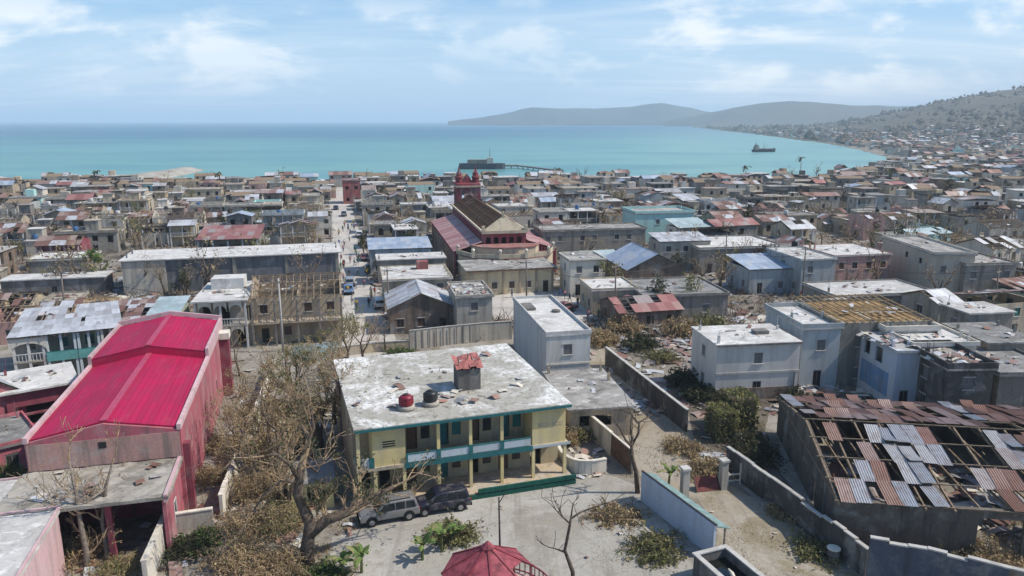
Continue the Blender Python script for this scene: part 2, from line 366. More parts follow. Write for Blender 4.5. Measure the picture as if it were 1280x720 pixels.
# ------------------------------------------------------------------ land, sea, hills
SHORE = [(-9000, 60), (-700, 338), (-277, 362), (-164, 356), (-105, 372), (-18, 376), (64, 382), (118, 376), (188, 432), (240, 505), (301, 588), (372, 800), (444, 1080),
         (500, 1400), (560, 1720), (700, 2600), (966, 4200), (1500, 5200), (9000, 9000), (9000, -4000), (-9000, -4000)]
def sdf(x, y, poly=SHORE):
    d = 1e18; ins = False; n = len(poly); j = n - 1
    for i in range(n):
        ax, ay = poly[j]; bx, by = poly[i]
        ex, ey = bx - ax, by - ay; t = max(0.0, min(1.0, ((x - ax) * ex + (y - ay) * ey) / (ex * ex + ey * ey)))
        dx, dy = x - ax - ex * t, y - ay - ey * t; d = min(d, dx * dx + dy * dy)
        if (ay > y) != (by > y) and x < (bx - ax) * (y - ay) / (by - ay) + ax: ins = not ins
        j = i
    return math.sqrt(d) if ins else -math.sqrt(d)
def smooth(a, b, v):
    t = max(0.0, min(1.0, (v - a) / (b - a))); return t * t * (3 - 2 * t)
def lerp_tab(tab, v):
    if v <= tab[0][0]: return tab[0][1]
    for (a, p), (b, q) in zip(tab, tab[1:]):
        if v <= b: return p + (q - p) * (v - a) / (b - a)
    return tab[-1][1]
RIDGE = [(14, 0), (19, 6), (22.8, 18), (24.8, 36), (27.2, 64), (30.4, 100), (33.9, 124), (40, 135), (60, 140), (90, 130), (130, 0)]
def hill_h(x, y):
    r = math.hypot(x, y); az = math.degrees(math.atan2(x, y))
    if r < 900 or az < 14 or az > 130: return 0.0
    h = lerp_tab(RIDGE, az) * smooth(1150, 2750, r) * (1 - 0.55 * smooth(2900, 4600, r))
    nz = mnoise.fractal(Vector((x / 520.0, y / 520.0, 3.1)), 0.9, 2.1, 5)
    return max(0.0, h * (1 + 0.16 * nz * smooth(1300, 2200, r)) - 26 * abs(mnoise.noise(Vector((x / 260.0, y / 420.0, 7.7)))) * smooth(1300, 1900, r) * (1 - smooth(2300, 2800, r)))
def land_z(x, y):
    s = sdf(x, y)
    if s < 40: s += 7 * mnoise.noise(Vector((x / 31.0, y / 31.0, 0.3))) + 3 * mnoise.noise(Vector((x / 9.0, y / 9.0, 1.3)))
    return -4.0 + 4.0 * smooth(-16, 9, s) + hill_h(x, y)
mb = MB(); ring = []
rs = [0.0] + [6 * (1.052 ** i) for i in range(138)]
azs = [-180 + i * 8 for i in range(16)] + [-52 + 0.5 * i for i in range(209)] + [52.5 + i * 7.5 for i in range(1, 17)]
for r in rs:
    for a in azs: mb.v.append((r * math.sin(R(a)), r * math.cos(R(a)), 0))
mb.v = [(x, y, land_z(x, y) if y > 250 or math.hypot(x, y) > 800 else 0.0) for x, y, z in mb.v]
na = len(azs)
for i in range(len(rs) - 1):
    for k in range(na):
        k2 = (k + 1) % na; a, b, c, d = i * na + k, i * na + k2, (i + 1) * na + k2, (i + 1) * na + k
        if max(mb.v[q][2] for q in (a, b, c, d)) > -3.9: mb.f.append((a, d, c, b)); mb.m.append(0)
n = NT('land', 0.96, 0.1)
ng = n.vec(world=True)
a_ = n.ramp(n.noise(ng, 0.07, 9, 0.68, 0.5), 0.40, 0.62); g_ = n.ramp(n.noise(ng, 0.16, 9, 0.72, 0.8), 0.48, 0.62)
l_ = n.ramp(n.noise(ng, 0.9, 8, 0.75, 0.5), 0.50, 0.68); f_ = n.noise(ng, 4.5, 6, 0.75)
x = n.mix(a_, (0.235, 0.21, 0.175), (0.33, 0.305, 0.265)); x = n.mix(n.math('MULTIPLY', g_, 0.75), x, (0.16, 0.135, 0.085)); x = n.mix(n.math('MULTIPLY', l_, 0.75), x, (0.12, 0.10, 0.082))
x = n.mix(n.ramp(f_, 0.42, 0.75, 0.0, 0.45), x, (0.09, 0.078, 0.062))
gp = n.t.nodes.new('ShaderNodeNewGeometry'); sx = n.t.nodes.new('ShaderNodeSeparateXYZ'); n.t.links.new(gp.outputs['Position'], sx.inputs[0])
h1 = n.ramp(n.noise(ng, 0.011, 9, 0.7, 0.6), 0.38, 0.62); h2 = n.ramp(n.noise(ng, 0.05, 7, 0.7), 0.42, 0.66)
hc = n.mix(h1, (0.095, 0.085, 0.06), (0.15, 0.128, 0.095)); hc = n.mix(n.math('MULTIPLY', h2, 0.7), hc, (0.055, 0.058, 0.036))
x = n.mix(n.ramp(sx.outputs['Y'], 850, 1250), x, hc); n.color(x); n.bump(f_, 0.5, 0.06)
struct(mb.build('ground', n.m))

# sea
mb = MB(); S_ = 46000
mb.v = [(-S_, -3000, -1.1), (S_, -3000, -1.1), (S_, 30000, -1.1), (-S_, 30000, -1.1)]; mb.f = [(0, 1, 2, 3)]; mb.m = [0]
n = NT('sea_water', 0.3, 0.12)
ng = n.vec((1, 2.6, 1), world=True)
gp = n.t.nodes.new('ShaderNodeNewGeometry'); sx = n.t.nodes.new('ShaderNodeSeparateXYZ'); n.t.links.new(gp.outputs['Position'], sx.inputs[0])
big = n.noise(ng, 0.0011, 7, 0.62, 0.8); mid = n.noise(ng, 0.006, 6, 0.6, 0.5)
shal = n.math('ADD', n.ramp(sx.outputs['Y'], 400, 2200, 0, 1), n.math('MULTIPLY', n.math('SUBTRACT', big, 0.5), 1.5))       # muddy shallows to deep water
east = n.ramp(n.math('SUBTRACT', sx.outputs['X'], n.math('MULTIPLY', sx.outputs['Y'], 0.16)), -500, 420)
x = n.mix(n.ramp(shal, 0.0, 1.0), (0.115, 0.285, 0.255), (0.010, 0.08, 0.145))
x = n.mix(n.math('MULTIPLY', east, n.ramp(sx.outputs['Y'], 3800, 900)), x, (0.195, 0.355, 0.315))
x = n.mix(n.ramp(mid, 0.42, 0.66, 0, 0.55), x, (0.04, 0.18, 0.215)); n.color(x)
wv = n.noise(n.vec((0.25, 0.6, 1), world=True), 0.5, 5, 0.7); n.bump(wv, 0.55, 0.5)
struct(mb.build('sea', n.m))

# far hills over the bay
def far_hill(name, tab, r0, depth, seed, c):
    mb = MB(); nu, nr = 170, 16; p0, p1 = tab[0][0], tab[-1][0]
    for j in range(nr + 1):
        for i in range(nu + 1):
            px = p0 + (p1 - p0) * i / nu; az = math.atan((px - 640) / 953.0); r = (r0 + depth * j / nr) / math.cos(az)
            crest = 30 + (HORIZON - lerp_tab(tab, px)) / 953.0 * (r0 + depth * 0.45)
            k = math.sin(math.pi * min(1.0, (j / nr) / 0.9)) ** 0.8
            x, y = r * math.sin(az), r * math.cos(az)
            nz = mnoise.fractal(Vector((x / 700.0, y / 700.0, seed)), 0.9, 2.1, 5)
            mb.v.append((x, y, -12 + max(0, crest + 12) * k * (1 + 0.12 * nz - 0.35 * (1 - k) * abs(mnoise.noise(Vector((x / 150.0, y / 500.0, seed + 5)))) - (1 - k) * 0.9 * abs(mnoise.noise(Vector((x / 420.0, y / 900.0, seed + 3)))))))
    for j in range(nr):
        for i in range(nu): q = j * (nu + 1) + i; mb.f.append((q, q + 1, q + nu + 2, q + nu + 1)); mb.m.append(0)
    n = NT(name + '_cover', 0.97, 0.05); v = n.vec(world=True)
    n.color(n.mix(n.ramp(n.noise(v, 0.004, 8, 0.7, 0.5), 0.4, 0.65), c, mul(c, 0.6))); return struct(mb.build(name, n.m, None, True))
far_hill('hill_far', [(560, 151.5), (600, 147), (640, 139), (665, 132.5), (700, 133.5), (740, 135), (790, 133), (825, 131), (860, 135.5), (890, 142), (950, 148), (1000, 152)], 5200, 1600, 1.7, (0.085, 0.085, 0.06))
far_hill('hill_middle', [(830, 152), (870, 145), (915, 135.5), (950, 130), (990, 127), (1030, 129), (1065, 131.5), (1100, 130), (1140, 131), (1200, 134), (1280, 137), (1340, 145), (1400, 152)], 4300, 1300, 4.2, (0.085, 0.082, 0.058))
# stripped scrub on the hillside and the coastal plain
rnd = random.Random(5); mb = MB()
for _ in range(5500):
    az = R(rnd.uniform(13, 38)); r = 1100 + 2400 * rnd.random() ** 1.2; x, y = r * math.sin(az), r * math.cos(az)
    if sdf(x, y) < 12: continue
    z = land_z(x, y); s = min(11, 1.2 + rnd.expovariate(.42)) * (1 + r / 5000); h = s * rnd.uniform(0.5, 1.1)
    if mnoise.noise(Vector((x / 160.0, y / 160.0, 9.0))) < -0.12: continue
    a0 = rnd.random() * 6.28; k = 5
    pts = [(x + s * 0.6 * math.cos(a0 + i * 6.283 / k) * rnd.uniform(.7, 1.2), y + s * 0.6 * math.sin(a0 + i * 6.283 / k) * rnd.uniform(.7, 1.2), z + h * rnd.uniform(.2, .5)) for i in range(k)]
    mb.add(pts + [(x, y, z + h), (x, y, z - 1)], [(i, (i + 1) % k, k) for i in range(k)] + [((i + 1) % k, i, k + 1) for i in range(k)])
n = NT('hill_scrub', 0.95, 0.05); n.color(n.steps(n.island(), [(0, (0.095, 0.088, 0.06)), (0.3, (0.115, 0.10, 0.072)), (0.6, (0.085, 0.08, 0.054)), (0.8, (0.13, 0.11, 0.08))]))
stuff(mb.build('hill_scrub', n.m), 'storm stripped grey green scrub covering the hillside beyond the town', 'scrub')
# ------------------------------------------------------------------ paved sheets
def sheet_px(name, pts, mat, z):
    mb = MB(); q = [P(x, y, 0) for x, y in pts]; mb.add([(v.x, v.y, z) for v in q], [tuple(range(len(q)))])
    o = mb.build(name, mat); o.data.update(); 
    if o.data.polygons[0].normal.z < 0: o.data.flip_normals()
    return struct(o)
sheet_px('courtyard', [(415, 672), (470, 655), (600, 606), (700, 584), (770, 596), (806, 612), (856, 690), (905, 770), (400, 770)], M['court'], 0.008)
sheet_px('lane', [(690, 398), (735, 380), (790, 398), (770, 440), (782, 470), (868, 548), (905, 600), (905, 622), (865, 622), (806, 606), (776, 540), (740, 500), (715, 470)], M['yard'], 0.004)
sheet_px('yard', [(868, 616), (905, 603), (925, 612), (1092, 740), (1085, 760), (890, 760), (897, 664)], M['yard'], 0.012)
sheet_px('plaza', [(560, 398), (600, 372), (690, 360), (735, 379), (785, 397), (765, 412), (690, 400), (640, 410)], M['street'], 0.010)
STREET_AZ = R(-14.0); SO = Vector((-24.0, 116.0, 0)); SD = Vector((math.sin(STREET_AZ), math.cos(STREET_AZ), 0)); ST = Vector((math.cos(STREET_AZ), -math.sin(STREET_AZ), 0))
def town(s, t): return SO + SD * s + ST * t
mb = MB(); mb.add([town(s, t) + Vector((0, 0, 0.014)) for s, t in ((-34, -3.7), (-34, 3.7), (236, 3.7), (236, -3.7))], [(0, 1, 2, 3)])
struct(mb.build('street', M['street']))
mb = MB(); mb.add([town(s, t) + Vector((0, 0, 0.018)) for s, t in ((-4, 3.7), (-4, 34), (4, 34), (4, 3.7))], [(3, 2, 1, 0)])
struct(mb.build('side_street', M['street']))

# ------------------------------------------------------------------ houses
OCC = []          # footprints already taken: centre, angle, half sizes
def occupy(c, rz, w, d): OCC.append((c[0], c[1], rz, w / 2, d / 2))
def corners(o):
    cx, cy, rz, a, b = o; c, s = math.cos(rz), math.sin(rz)
    return [(cx + x * c - y * s, cy + x * s + y * c) for x, y in ((-a, -b), (a, -b), (a, b), (-a, b))]
def overlap(o1, o2):
    if math.hypot(o1[0] - o2[0], o1[1] - o2[1]) > math.hypot(o1[3], o1[4]) + math.hypot(o2[3], o2[4]): return False
    c1, c2 = corners(o1), corners(o2)
    for rz in (o1[2], o1[2] + math.pi / 2, o2[2], o2[2] + math.pi / 2):
        ax, ay = math.cos(rz), math.sin(rz); p = [x * ax + y * ay for x, y in c1]; q = [x * ax + y * ay for x, y in c2]
        if max(p) < min(q) or max(q) < min(p): return False
    return True
RUB = []          # places for loose debris: (x, y, z, radius, amount)
def win_mesh(kind):
    mb = MB()
    if kind == 'door':
        mb.box(-0.5, 0.5, -0.03, 0.03, 0, 2.1, 0); mb.box(-0.42, -0.03, -0.045, -0.03, 0.15, 1.95, 1); mb.box(0.03, 0.42, -0.045, -0.03, 0.15, 1.95, 1)
    else:
        for a in ((-0.5, -0.43, 0, 1.2), (0.43, 0.5, 0, 1.2), (-0.43, 0.43, 0, 0.07), (-0.43, 0.43, 1.13, 1.2), (-0.03, 0.03, 0.07, 1.13)):
            mb.box(a[0], a[1], -0.04, 0.04, a[2], a[3], 0)
        for k in range(7 if kind == 'louvre' else 0):
            z = 0.12 + k * 0.145; mb.box(-0.43, -0.03, -0.02, 0.02, z, z + 0.10, 0); mb.box(0.03, 0.43, -0.02, 0.02, z, z + 0.10, 0)
    return mb
WM = {}
def wmesh(kind, colr):
    if (kind, colr) not in WM:
        mats = [M[colr], M['dark']]; WM[(kind, colr)] = win_mesh(kind).mesh(kind, mats)
    return WM[(kind, colr)]
def pane_mesh():
    if 'pane' not in WM:
        mb = MB(); mb.box(-0.43, 0.43, -0.008, 0.008, 0.07, 1.13); WM['pane'] = mb.mesh('pane', [M['glass']])
    return WM['pane']
def facade(ln, h, storeys, rnd, dens=1.0, door=True, near=True):
    ops, info = [], []; sh = h / storeys; n = max(1, int(ln / 2.7 * dens)); 
    for s in range(storeys):
        di = rnd.randrange(n) if (s == 0 and door) else -1
        for i in range(n):
            u = ln * (i + 0.5) / n + rnd.uniform(-0.1, 0.1)
            if u < 0.8 or u > ln - 0.8: continue
            if i == di: ops.append((u - .5, u + .5, 0.02, 2.12)); info.append(('door', u, 0.02))
            elif rnd.random() < 0.80:
                z = s * sh + min(1.0, sh - 1.9); ops.append((u - .5, u + .5, z, z + 1.2)) if near else ops.append((u - .6, u + .6, z - (.5 if rnd.random() < .35 else 0), z + 1.25)); info.append(('window', u, z))
    return ops, info
def sheets(mb, fr, nu, nv, lu, lv, miss, rnd, m, lift=0.03, seed=0.0):
    """fr(u, v, up) -> point on a slope; separate overlapping sheets with gaps where the wind took them"""
    for i in range(nu):
        for j in range(nv):
            c = 0.5 + 0.5 * mnoise.noise(Vector((i * lu * 0.33 + seed, j * lv * 0.33, seed * 1.7)))
            if c * 0.75 + rnd.random() * 0.25 < miss: continue
            u0, u1 = i * lu, (i + 1) * lu + 0.04; v0, v1 = j * lv, (j + 1) * lv + 0.08
            k = [lift * (0.4 + rnd.random()) for _ in range(4)]
            if miss > 0.2 and rnd.random() < 0.14: k[rnd.randrange(4)] += rnd.uniform(0.1, 0.45)
            mb.quad(fr(u0, v0, k[0]), fr(u1, v0, k[1]), fr(u1, v1, k[2]), fr(u0, v1, k[3]), m)
def gable_roof(rm, sm, w, d, h, rise, axis, miss, rnd, su=1.0, sv=2.0, ov=0.35, rafter=1.0):
    """rm: rafters, sm: sheets (may be one builder)"""
    LU, LV = (w, d) if axis == 'x' else (d, w)
    T = (lambda u, v, z: Vector((u - LU / 2, v, z))) if axis == 'x' else (lambda u, v, z: Vector((-v, u - LU / 2, z)))
    half = LV / 2 + ov; slope = math.hypot(LV / 2, rise); k = rise / (LV / 2)
    if rafter:
        n = max(2, int(LU / rafter))
        for i in range(n + 1):
            u = LU * i / n
            for sgn in (-1, 1):
                if miss > 0.3 and rnd.random() < 0.10: continue
                rm.bar(T(u, sgn * half, h - ov * k + 0.02), T(u, 0, h + rise + 0.02), 0.09, 0.13, 0)
        for f in (0.08, 0.36, 0.64, 0.92):
            for sgn in (-1, 1):
                v = sgn * LV / 2 * f; rm.bar(T(-0.2, v, h + rise * (1 - f) + 0.12), T(LU + 0.2, v, h + rise * (1 - f) + 0.12), 0.07, 0.07, 0)
        rm.bar(T(-0.2, 0, h + rise + 0.06), T(LU + 0.2, 0, h + rise + 0.06), 0.10, 0.16, 0)
    nu = max(1, round((LU + 2 * ov) / su)); nv = max(1, round((slope + ov) / sv)); lu = (LU + 2 * ov) / nu; lv = (half) / nv
    for sgn in (-1, 1):
        fr = lambda u, v, up, sgn=sgn: T(u - ov, sgn * (half - v), h - ov * k + v * k + 0.20 + up)
        sheets(sm, fr, nu, nv, lu, lv, miss, rnd, 0, 0.03, rnd.random() * 50)
def lean_roof(rm, sm, w, d, h, rise, miss, rnd, su=1.0, sv=2.0, ov=0.3, back=True, rafter=1.0):
    hz = lambda y: h + rise * ((y + d / 2) / d if back else (d / 2 - y) / d)
    if rafter:
        n = max(2, int(w / rafter))
        for i in range(n + 1): rm.bar((-w / 2 + w * i / n, -d / 2 - ov, hz(-d / 2 - ov) + .02), (-w / 2 + w * i / n, d / 2 + ov, hz(d / 2 + ov) + .02), 0.09, 0.13, 0)
        for f in (0.05, 0.28, 0.5, 0.72, 0.95): y = -d / 2 + d * f; rm.bar((-w / 2 - .2, y, hz(y) + .12), (w / 2 + .2, y, hz(y) + .12), 0.07, 0.07, 0)
    nu = max(1, round((w + 2 * ov) / su)); nv = max(1, round((d + 2 * ov) / sv)); lu = (w + 2 * ov) / nu; lv = (d + 2 * ov) / nv
    sheets(sm, lambda u, v, up: Vector((-w / 2 - ov + u, -d / 2 - ov + v, hz(-d / 2 - ov + v) + 0.2 + up)), nu, nv, lu, lv, miss, rnd, 0, 0.03, rnd.random() * 50)
HOUSES = []
ROOFWORD = {'slab tan': 'flat tan roof', 'slab rust': 'flat rust stained roof', 'slab': 'flat grey concrete roof', 'slab light': 'flat whitish roof', 'slab dark': 'flat dark roof'}
def house(c, rz, w, d, h, storeys, wall, roof, label=None, near=False, miss=0.0, rise=1.3, axis='x', gallery=0.0, dens=1.0, seed=0, name='house', cat='house',
          group=None, shut='shutter grey', parapet=0.25, ov=0.25, clutter=True, sides='FLRB', lean=None, pent=False, front_ops=None, left_ops=None, right_ops=None, rail='frame white', cols='frame white', wallmat=None, extra=0.0):
    rnd = random.Random(seed * 7919 + int(c[0] * 13) + int(c[1] * 7)); th = 0.2
    root = thing(name, label or '', cat, (c[0], c[1], 0), rz, group); occupy(c, rz, w, d)
    wm = wallmat or M['wall ' + wall]; mb = MB(); fy = -d / 2 + gallery; info = []
    def side(O, U, Nn, ln, kind, given):
        if given is not None: ops = given; inf = []
        elif kind in sides: ops, inf = facade(ln, h, storeys, rnd, dens * (0.8 if kind in 'LRB' else 1.0), kind in 'FB', near)
        else: ops, inf = [], []
        mb.panel(O, U, Nn, ln, h, th, ops)
        for k, u, z in inf: info.append((k, Vector(O) + Vector(U) * u + Vector((0, 0, z)) - Vector(Nn) * 0.09, math.atan2(U[1], U[0])))
    side((-w / 2, fy, 0), (1, 0, 0), (0, -1, 0), w, 'F', front_ops)
    side((w / 2, fy + th, 0), (0, 1, 0), (1, 0, 0), d - gallery - 2 * th, 'R', right_ops)
    side((w / 2, d / 2, 0), (-1, 0, 0), (0, 1, 0), w, 'B', None)
    side((-w / 2, d / 2 - th, 0), (0, -1, 0), (-1, 0, 0), d - gallery - 2 * th, 'L', left_ops)
    tri = not roof.startswith('slab') and not roof == 'none'
    if tri and lean is None:
        if axis == 'x':
            for s in (-1, 1): mb.add([(s * w / 2, fy, h), (s * w / 2, d / 2, h), (s * w / 2, (fy + d / 2) / 2, h + rise * 0.97), (s * (w / 2 - th), fy, h), (s * (w / 2 - th), d / 2, h), (s * (w / 2 - th), (fy + d / 2) / 2, h + rise * 0.97)],
                                   [(0, 1, 2), (3, 5, 4), (0, 2, 5, 3), (1, 4, 5, 2)])
        else:
            for y in (fy, d / 2 - th): mb.add([(-w / 2, y, h), (w / 2, y, h), (0, y, h + rise * 0.97), (-w / 2, y + th, h), (w / 2, y + th, h), (0, y + th, h + rise * 0.97)], [(0, 1, 2), (3, 5, 4), (0, 2, 5, 3), (1, 4, 5, 2)])
    if d > 8: yy = rnd.uniform(-0.15, 0.25) * d; mb.box(-w / 2 + th, w / 2 - th, yy, yy + 0.15, 0, h - 0.25)
    if w > 9: xx = rnd.uniform(-0.2, 0.2) * w; mb.box(xx, xx + 0.15, fy + th, d / 2 - th, 0, h - 0.35)
    if storeys > 1: mb.box(-w / 2 + th, w / 2 - th, fy + th, d / 2 - th, h / storeys - .1, h / storeys + .1)
    mb.build('wall', wm, root)
    if gallery:
        g = MB(); sh = h / storeys
        for s in range(1, storeys): g.box(-w / 2, w / 2, -d / 2, fy - 0.003, s * sh - 0.12, s * sh + 0.06)
        g.build('balcony', wm, root) if storeys > 1 else None
        n = max(2, round(w / 3.0))
        cm = MB(); cm.box(-0.13, 0.13, -0.13, 0.13, 0, h); cme = cm.mesh('column', [M[cols] if cols in M else wm])
        for i in range(n + 1): link('column', cme, root, (-w / 2 + 0.16 + (w - 0.32) * i / n, -d / 2 + 0.16, 0))
        if storeys > 1:
            for s in range(1, storeys):
                r = MB(); r.box(-w / 2, w / 2, -d / 2 + 0.02, -d / 2 + 0.10, s * sh + 0.85, s * sh + 0.95)
                k = int(w / 0.35)
                for i in range(k): x = -w / 2 + 0.2 + i * 0.35; r.box(x, x + 0.07, -d / 2 + 0.04, -d / 2 + 0.08, s * sh + 0.06, s * sh + 0.85)
                r.build('railing', M[rail], root)
    if near:
        for k, p, a in info:
            o = link(k, wmesh('door' if k == 'door' else rnd.choice(('window', 'louvre', 'louvre')), shut), root, p, a)
            if k == 'window': link('pane', pane_mesh(), o, (0, 0.02, 0))
    if extra > .62 and not gallery:          # tin porch on posts
        q = MB(); n = max(2, int(w / 1.2)); z0 = min(h, 2.7)
        for i in range(n):
            if rnd.random() < .12: continue
            a, b = -w / 2 + w * i / n, -w / 2 + w * (i + 1) / n + .05; k = rnd.uniform(0, .06); q.quad((a, -d / 2 - 1.6, z0 - .45 + k), (b, -d / 2 - 1.6, z0 - .45 + k), (b, -d / 2 - .01, z0 + k), (a, -d / 2 - .01, z0 + k))
        q.build('porch_roof', M[rnd.choice(('tin rusty', 'tin silver', 'tin rusty', 'tin blue'))], root)
        pm = MB(); pm.box(-.06, .06, -.06, .06, 0, z0 - .42); pme = pm.mesh('post', [M['wood grey']])
        for i in range(max(2, int(w / 2.6)) + 1): link('post', pme, root, (-w / 2 + .1 + (w - .2) * i / max(2, int(w / 2.6)), -d / 2 - 1.5, 0))
    elif extra > .42 and h > 4:              # outside stair on the flank
        q = MB(); n = 9
        for i in range(n): q.box(w / 2 + .003, w / 2 + .9, d / 2 - .4 - i * .3 - .3, d / 2 - .4 - i * .3, 0 if i < 4 else (i - 2) * .3, (i + 1) * .3)
        q.build('stair', wm, root)
    if near and info:
        q = MB()
        for k, p, a in info:
            if k == 'window':
                u = Vector((math.cos(a), math.sin(a), 0)); nn = Vector((math.sin(a), -math.cos(a), 0)); q.obox(p + nn * .12 + Vector((0, 0, -.07)), u * .62, nn * .07, Vector((0, 0, .045))); q.obox(p + nn * .11 + Vector((0, 0, 1.27)), u * .62, nn * .05, Vector((0, 0, .05)))
        if q.f: o_ = q.build('sills', M['coping'], root); o_['kind'] = 'stuff'
    if roof == 'none':
        word = 'no roof'
    elif roof.startswith('slab'):
        r = MB(); r.box(-w / 2 - ov, w / 2 + ov, -d / 2 - ov, d / 2 + ov, h + 0.002, h + 0.2)
        ro = r.build('roof', M[roof], root)
        if parapet:
            q = MB(); z0, z1 = h + 0.203, h + 0.203 + parapet; e = 0.16
            q.box(-w / 2 - ov + .01, w / 2 + ov - .01, -d / 2 - ov + .01, -d / 2 - ov + e, z0, z1); q.box(-w / 2 - ov + .01, w / 2 + ov - .01, d / 2 + ov - e, d / 2 + ov - .01, z0, z1)
            q.box(-w / 2 - ov + .01, -w / 2 - ov + e, -d / 2 - ov + e + .003, d / 2 + ov - e - .003, z0, z1); q.box(w / 2 + ov - e, w / 2 + ov - .01, -d / 2 - ov + e + .003, d / 2 + ov - e - .003, z0, z1)
            q.build('parapet', wm, root)
        if clutter:
            n = rnd.randint(0, 5)          # column stubs with starter bars
            for _ in range(n):
                q = MB()
                x, y = rnd.choice((-1, 1)) * (w / 2 - 0.3), rnd.uniform(-d / 2 + .3, d / 2 - .3); z = h + 0.2
                q.box(x - .12, x + .12, y - .12, y + .12, z, z + rnd.uniform(0.3, 0.9))
                for a, b in ((-.07, -.07), (.07, .07)): q.bar((x + a, y + b, z), (x + a + rnd.uniform(-.1, .1), y + b, z + rnd.uniform(1, 1.7)), 0.03, 0.03)
                q.build('column_stub', wm, ro)
            RUB.append((c[0], c[1], h + 0.21, min(w, d) * 0.4, rnd.randint(3, 22)))
        if pent:
            q = MB(); x, y = rnd.uniform(-.2, .2) * w, rnd.uniform(-.1, .2) * d; q.panel((x - 1.4, y - 1.3, h + .203), (1, 0, 0), (0, -1, 0), 2.8, 2.3, .15, [(.5, 1.3, .05, 1.9)]); q.box(x - 1.4, x + 1.4, y - 1.147, y + 1.3, h + .203, h + 2.5); q.build('stair_head', wm, root)
            q = MB(); q.box(x - 1.6, x + 1.6, y - 1.5, y + 1.5, h + 2.503, h + 2.65); q.build('stair_roof', M[roof], root)
        word = ROOFWORD[roof]
    else:
        rm, sm = MB(), MB(); rk = 0.9 if near else 1.15
        if lean is None: gable_roof(rm, sm, w, d, h, rise, axis, miss, rnd, 0.95 if near else 1.35, 1.9 if near else 2.4, 0.35, rk)
        else: lean_roof(rm, sm, w, d, h, rise, miss, rnd, 0.95 if near else 1.35, 1.9 if near else 2.4, 0.3, lean == 'back', rk)
        rm.build('rafters', M['wood fresh'] if (miss > 0.6 and rnd.random() < .4) else (M['wood'] if rnd.random() < .5 else M['wood grey']), root)
        if sm.f: sm.build('roof', M[roof], root)
        cw = {'tin rusty': 'rusty', 'tin silver': 'silvery', 'tin red': 'red', 'tin blue': 'blue', 'tin aqua': 'pale aqua'}[roof]
        word = ('bare timbers where its %s tin roof was' % cw) if miss > 0.62 else ('torn %s tin roof' % cw if miss > 0.25 else '%s tin roof' % cw)
        if miss > 0.3: RUB.append((c[0], c[1], h + rise * .35, min(w, d) * 0.4, int(26 * miss)))
        if miss > 0.3: RUB.append((c[0], c[1], 0.05, min(w, d) * 0.45, int(10 + 30 * miss)))
    HOUSES.append(dict(o=root, wall=wall, word=word, st=storeys, c=Vector((c[0], c[1], h)), w=w, auto=label is None, cat=cat, gal=gallery > 0))
    return root
def rect_px(FL, FR, depth, z):
    a, b = P(*FL, z), P(*FR, z); rz = math.atan2(b.y - a.y, b.x - a.x); wd = (b - a).length
    ux, uy = Vector((math.cos(rz), math.sin(rz), 0)), Vector((-math.sin(rz), math.cos(rz), 0))
    c = a + ux * wd / 2 + uy * depth / 2; return Vector((c.x, c.y, 0)), rz, wd, depth
def hpx(FL, FR, depth, h, *a, az=None, **k):
    c, rz, wd, d = rect_px(FL, FR, depth, h)
    if az is not None:      # keep the front-left corner, turn the front
        p = P(*FL, h); rz = R(az); ux, uy = Vector((math.cos(rz), math.sin(rz), 0)), Vector((-math.sin(rz), math.cos(rz), 0)); c = p + ux * wd / 2 + uy * d / 2
    return house(c, rz, wd, d, h, *a, **k)
# ------------------------------------------------------------------ buildings with a shape of their own
def frame_px(FL, FR, depth, z, name, label, cat, rz=None):
    c, r, wd, d = rect_px(FL, FR, depth, z); p = P(*FL, z); r = r if rz is None else rz
    uy = Vector((-math.sin(r), math.cos(r), 0)); ux = Vector((math.cos(r), math.sin(r), 0)); c = Vector((p.x, p.y, 0)) + ux * wd / 2 + uy * d / 2
    occupy(c, r, wd + 1, d + 1); return thing(name, label, cat, (p.x, p.y, 0), r), wd, d
def part(name, mat, parent, *boxes):
    mb = MB()
    for b in boxes: mb.box(*b)
    return mb.build(name, mat, parent)
X_, Y_, Z_ = Vector((1, 0, 0)), Vector((0, 1, 0)), Vector((0, 0, 1))

# --- yellow two-storey house with galleries
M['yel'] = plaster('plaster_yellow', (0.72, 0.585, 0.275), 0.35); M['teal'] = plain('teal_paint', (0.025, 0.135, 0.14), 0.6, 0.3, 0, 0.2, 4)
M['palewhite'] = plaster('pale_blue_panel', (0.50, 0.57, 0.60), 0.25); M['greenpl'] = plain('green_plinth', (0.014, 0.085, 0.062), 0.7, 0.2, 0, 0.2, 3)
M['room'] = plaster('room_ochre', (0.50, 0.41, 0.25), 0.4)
def yroof():
    n = NT('limewashed_roof', 0.93, 0.12)
    a = n.ramp(n.noise(n.vec(rnd=False), 0.20, 9, 0.7, 0.7), 0.44, 0.62); b = n.ramp(n.noise(n.vec((1.6, .35, 1), rnd=False), 0.8, 9, 0.75, 0.6), 0.45, 0.62); c = n.ramp(n.noise(n.vec(rnd=False), 2.2, 8, 0.8, 0.6), 0.50, 0.62)
    x = n.mix(a, (0.36, 0.345, 0.30), (0.74, 0.73, 0.70)); x = n.mix(n.math('MULTIPLY', b, 0.7), x, (0.36, 0.34, 0.29)); x = n.mix(n.math('MULTIPLY', c, 0.75), x, (0.17, 0.155, 0.12))
    n.color(x); n.bump(c, 0.4, 0.04); return n.m
M['yroof'] = yroof()
t, W, D = frame_px((443, 537), (703, 498), 17.5, 6.8, 'gallery_house', 'yellow two storey house with teal galleries and a limewashed flat roof', 'house', R(18))
S = W / 17.8
x1, x2, x3, x4 = 1.3 * S, 3.9 * S, 14.6 * S, 17.6 * S
bays = [x2 + (x3 - x2) * i / 4 for i in range(5)]
mb = MB(); th = 0.22; dk = 2.2
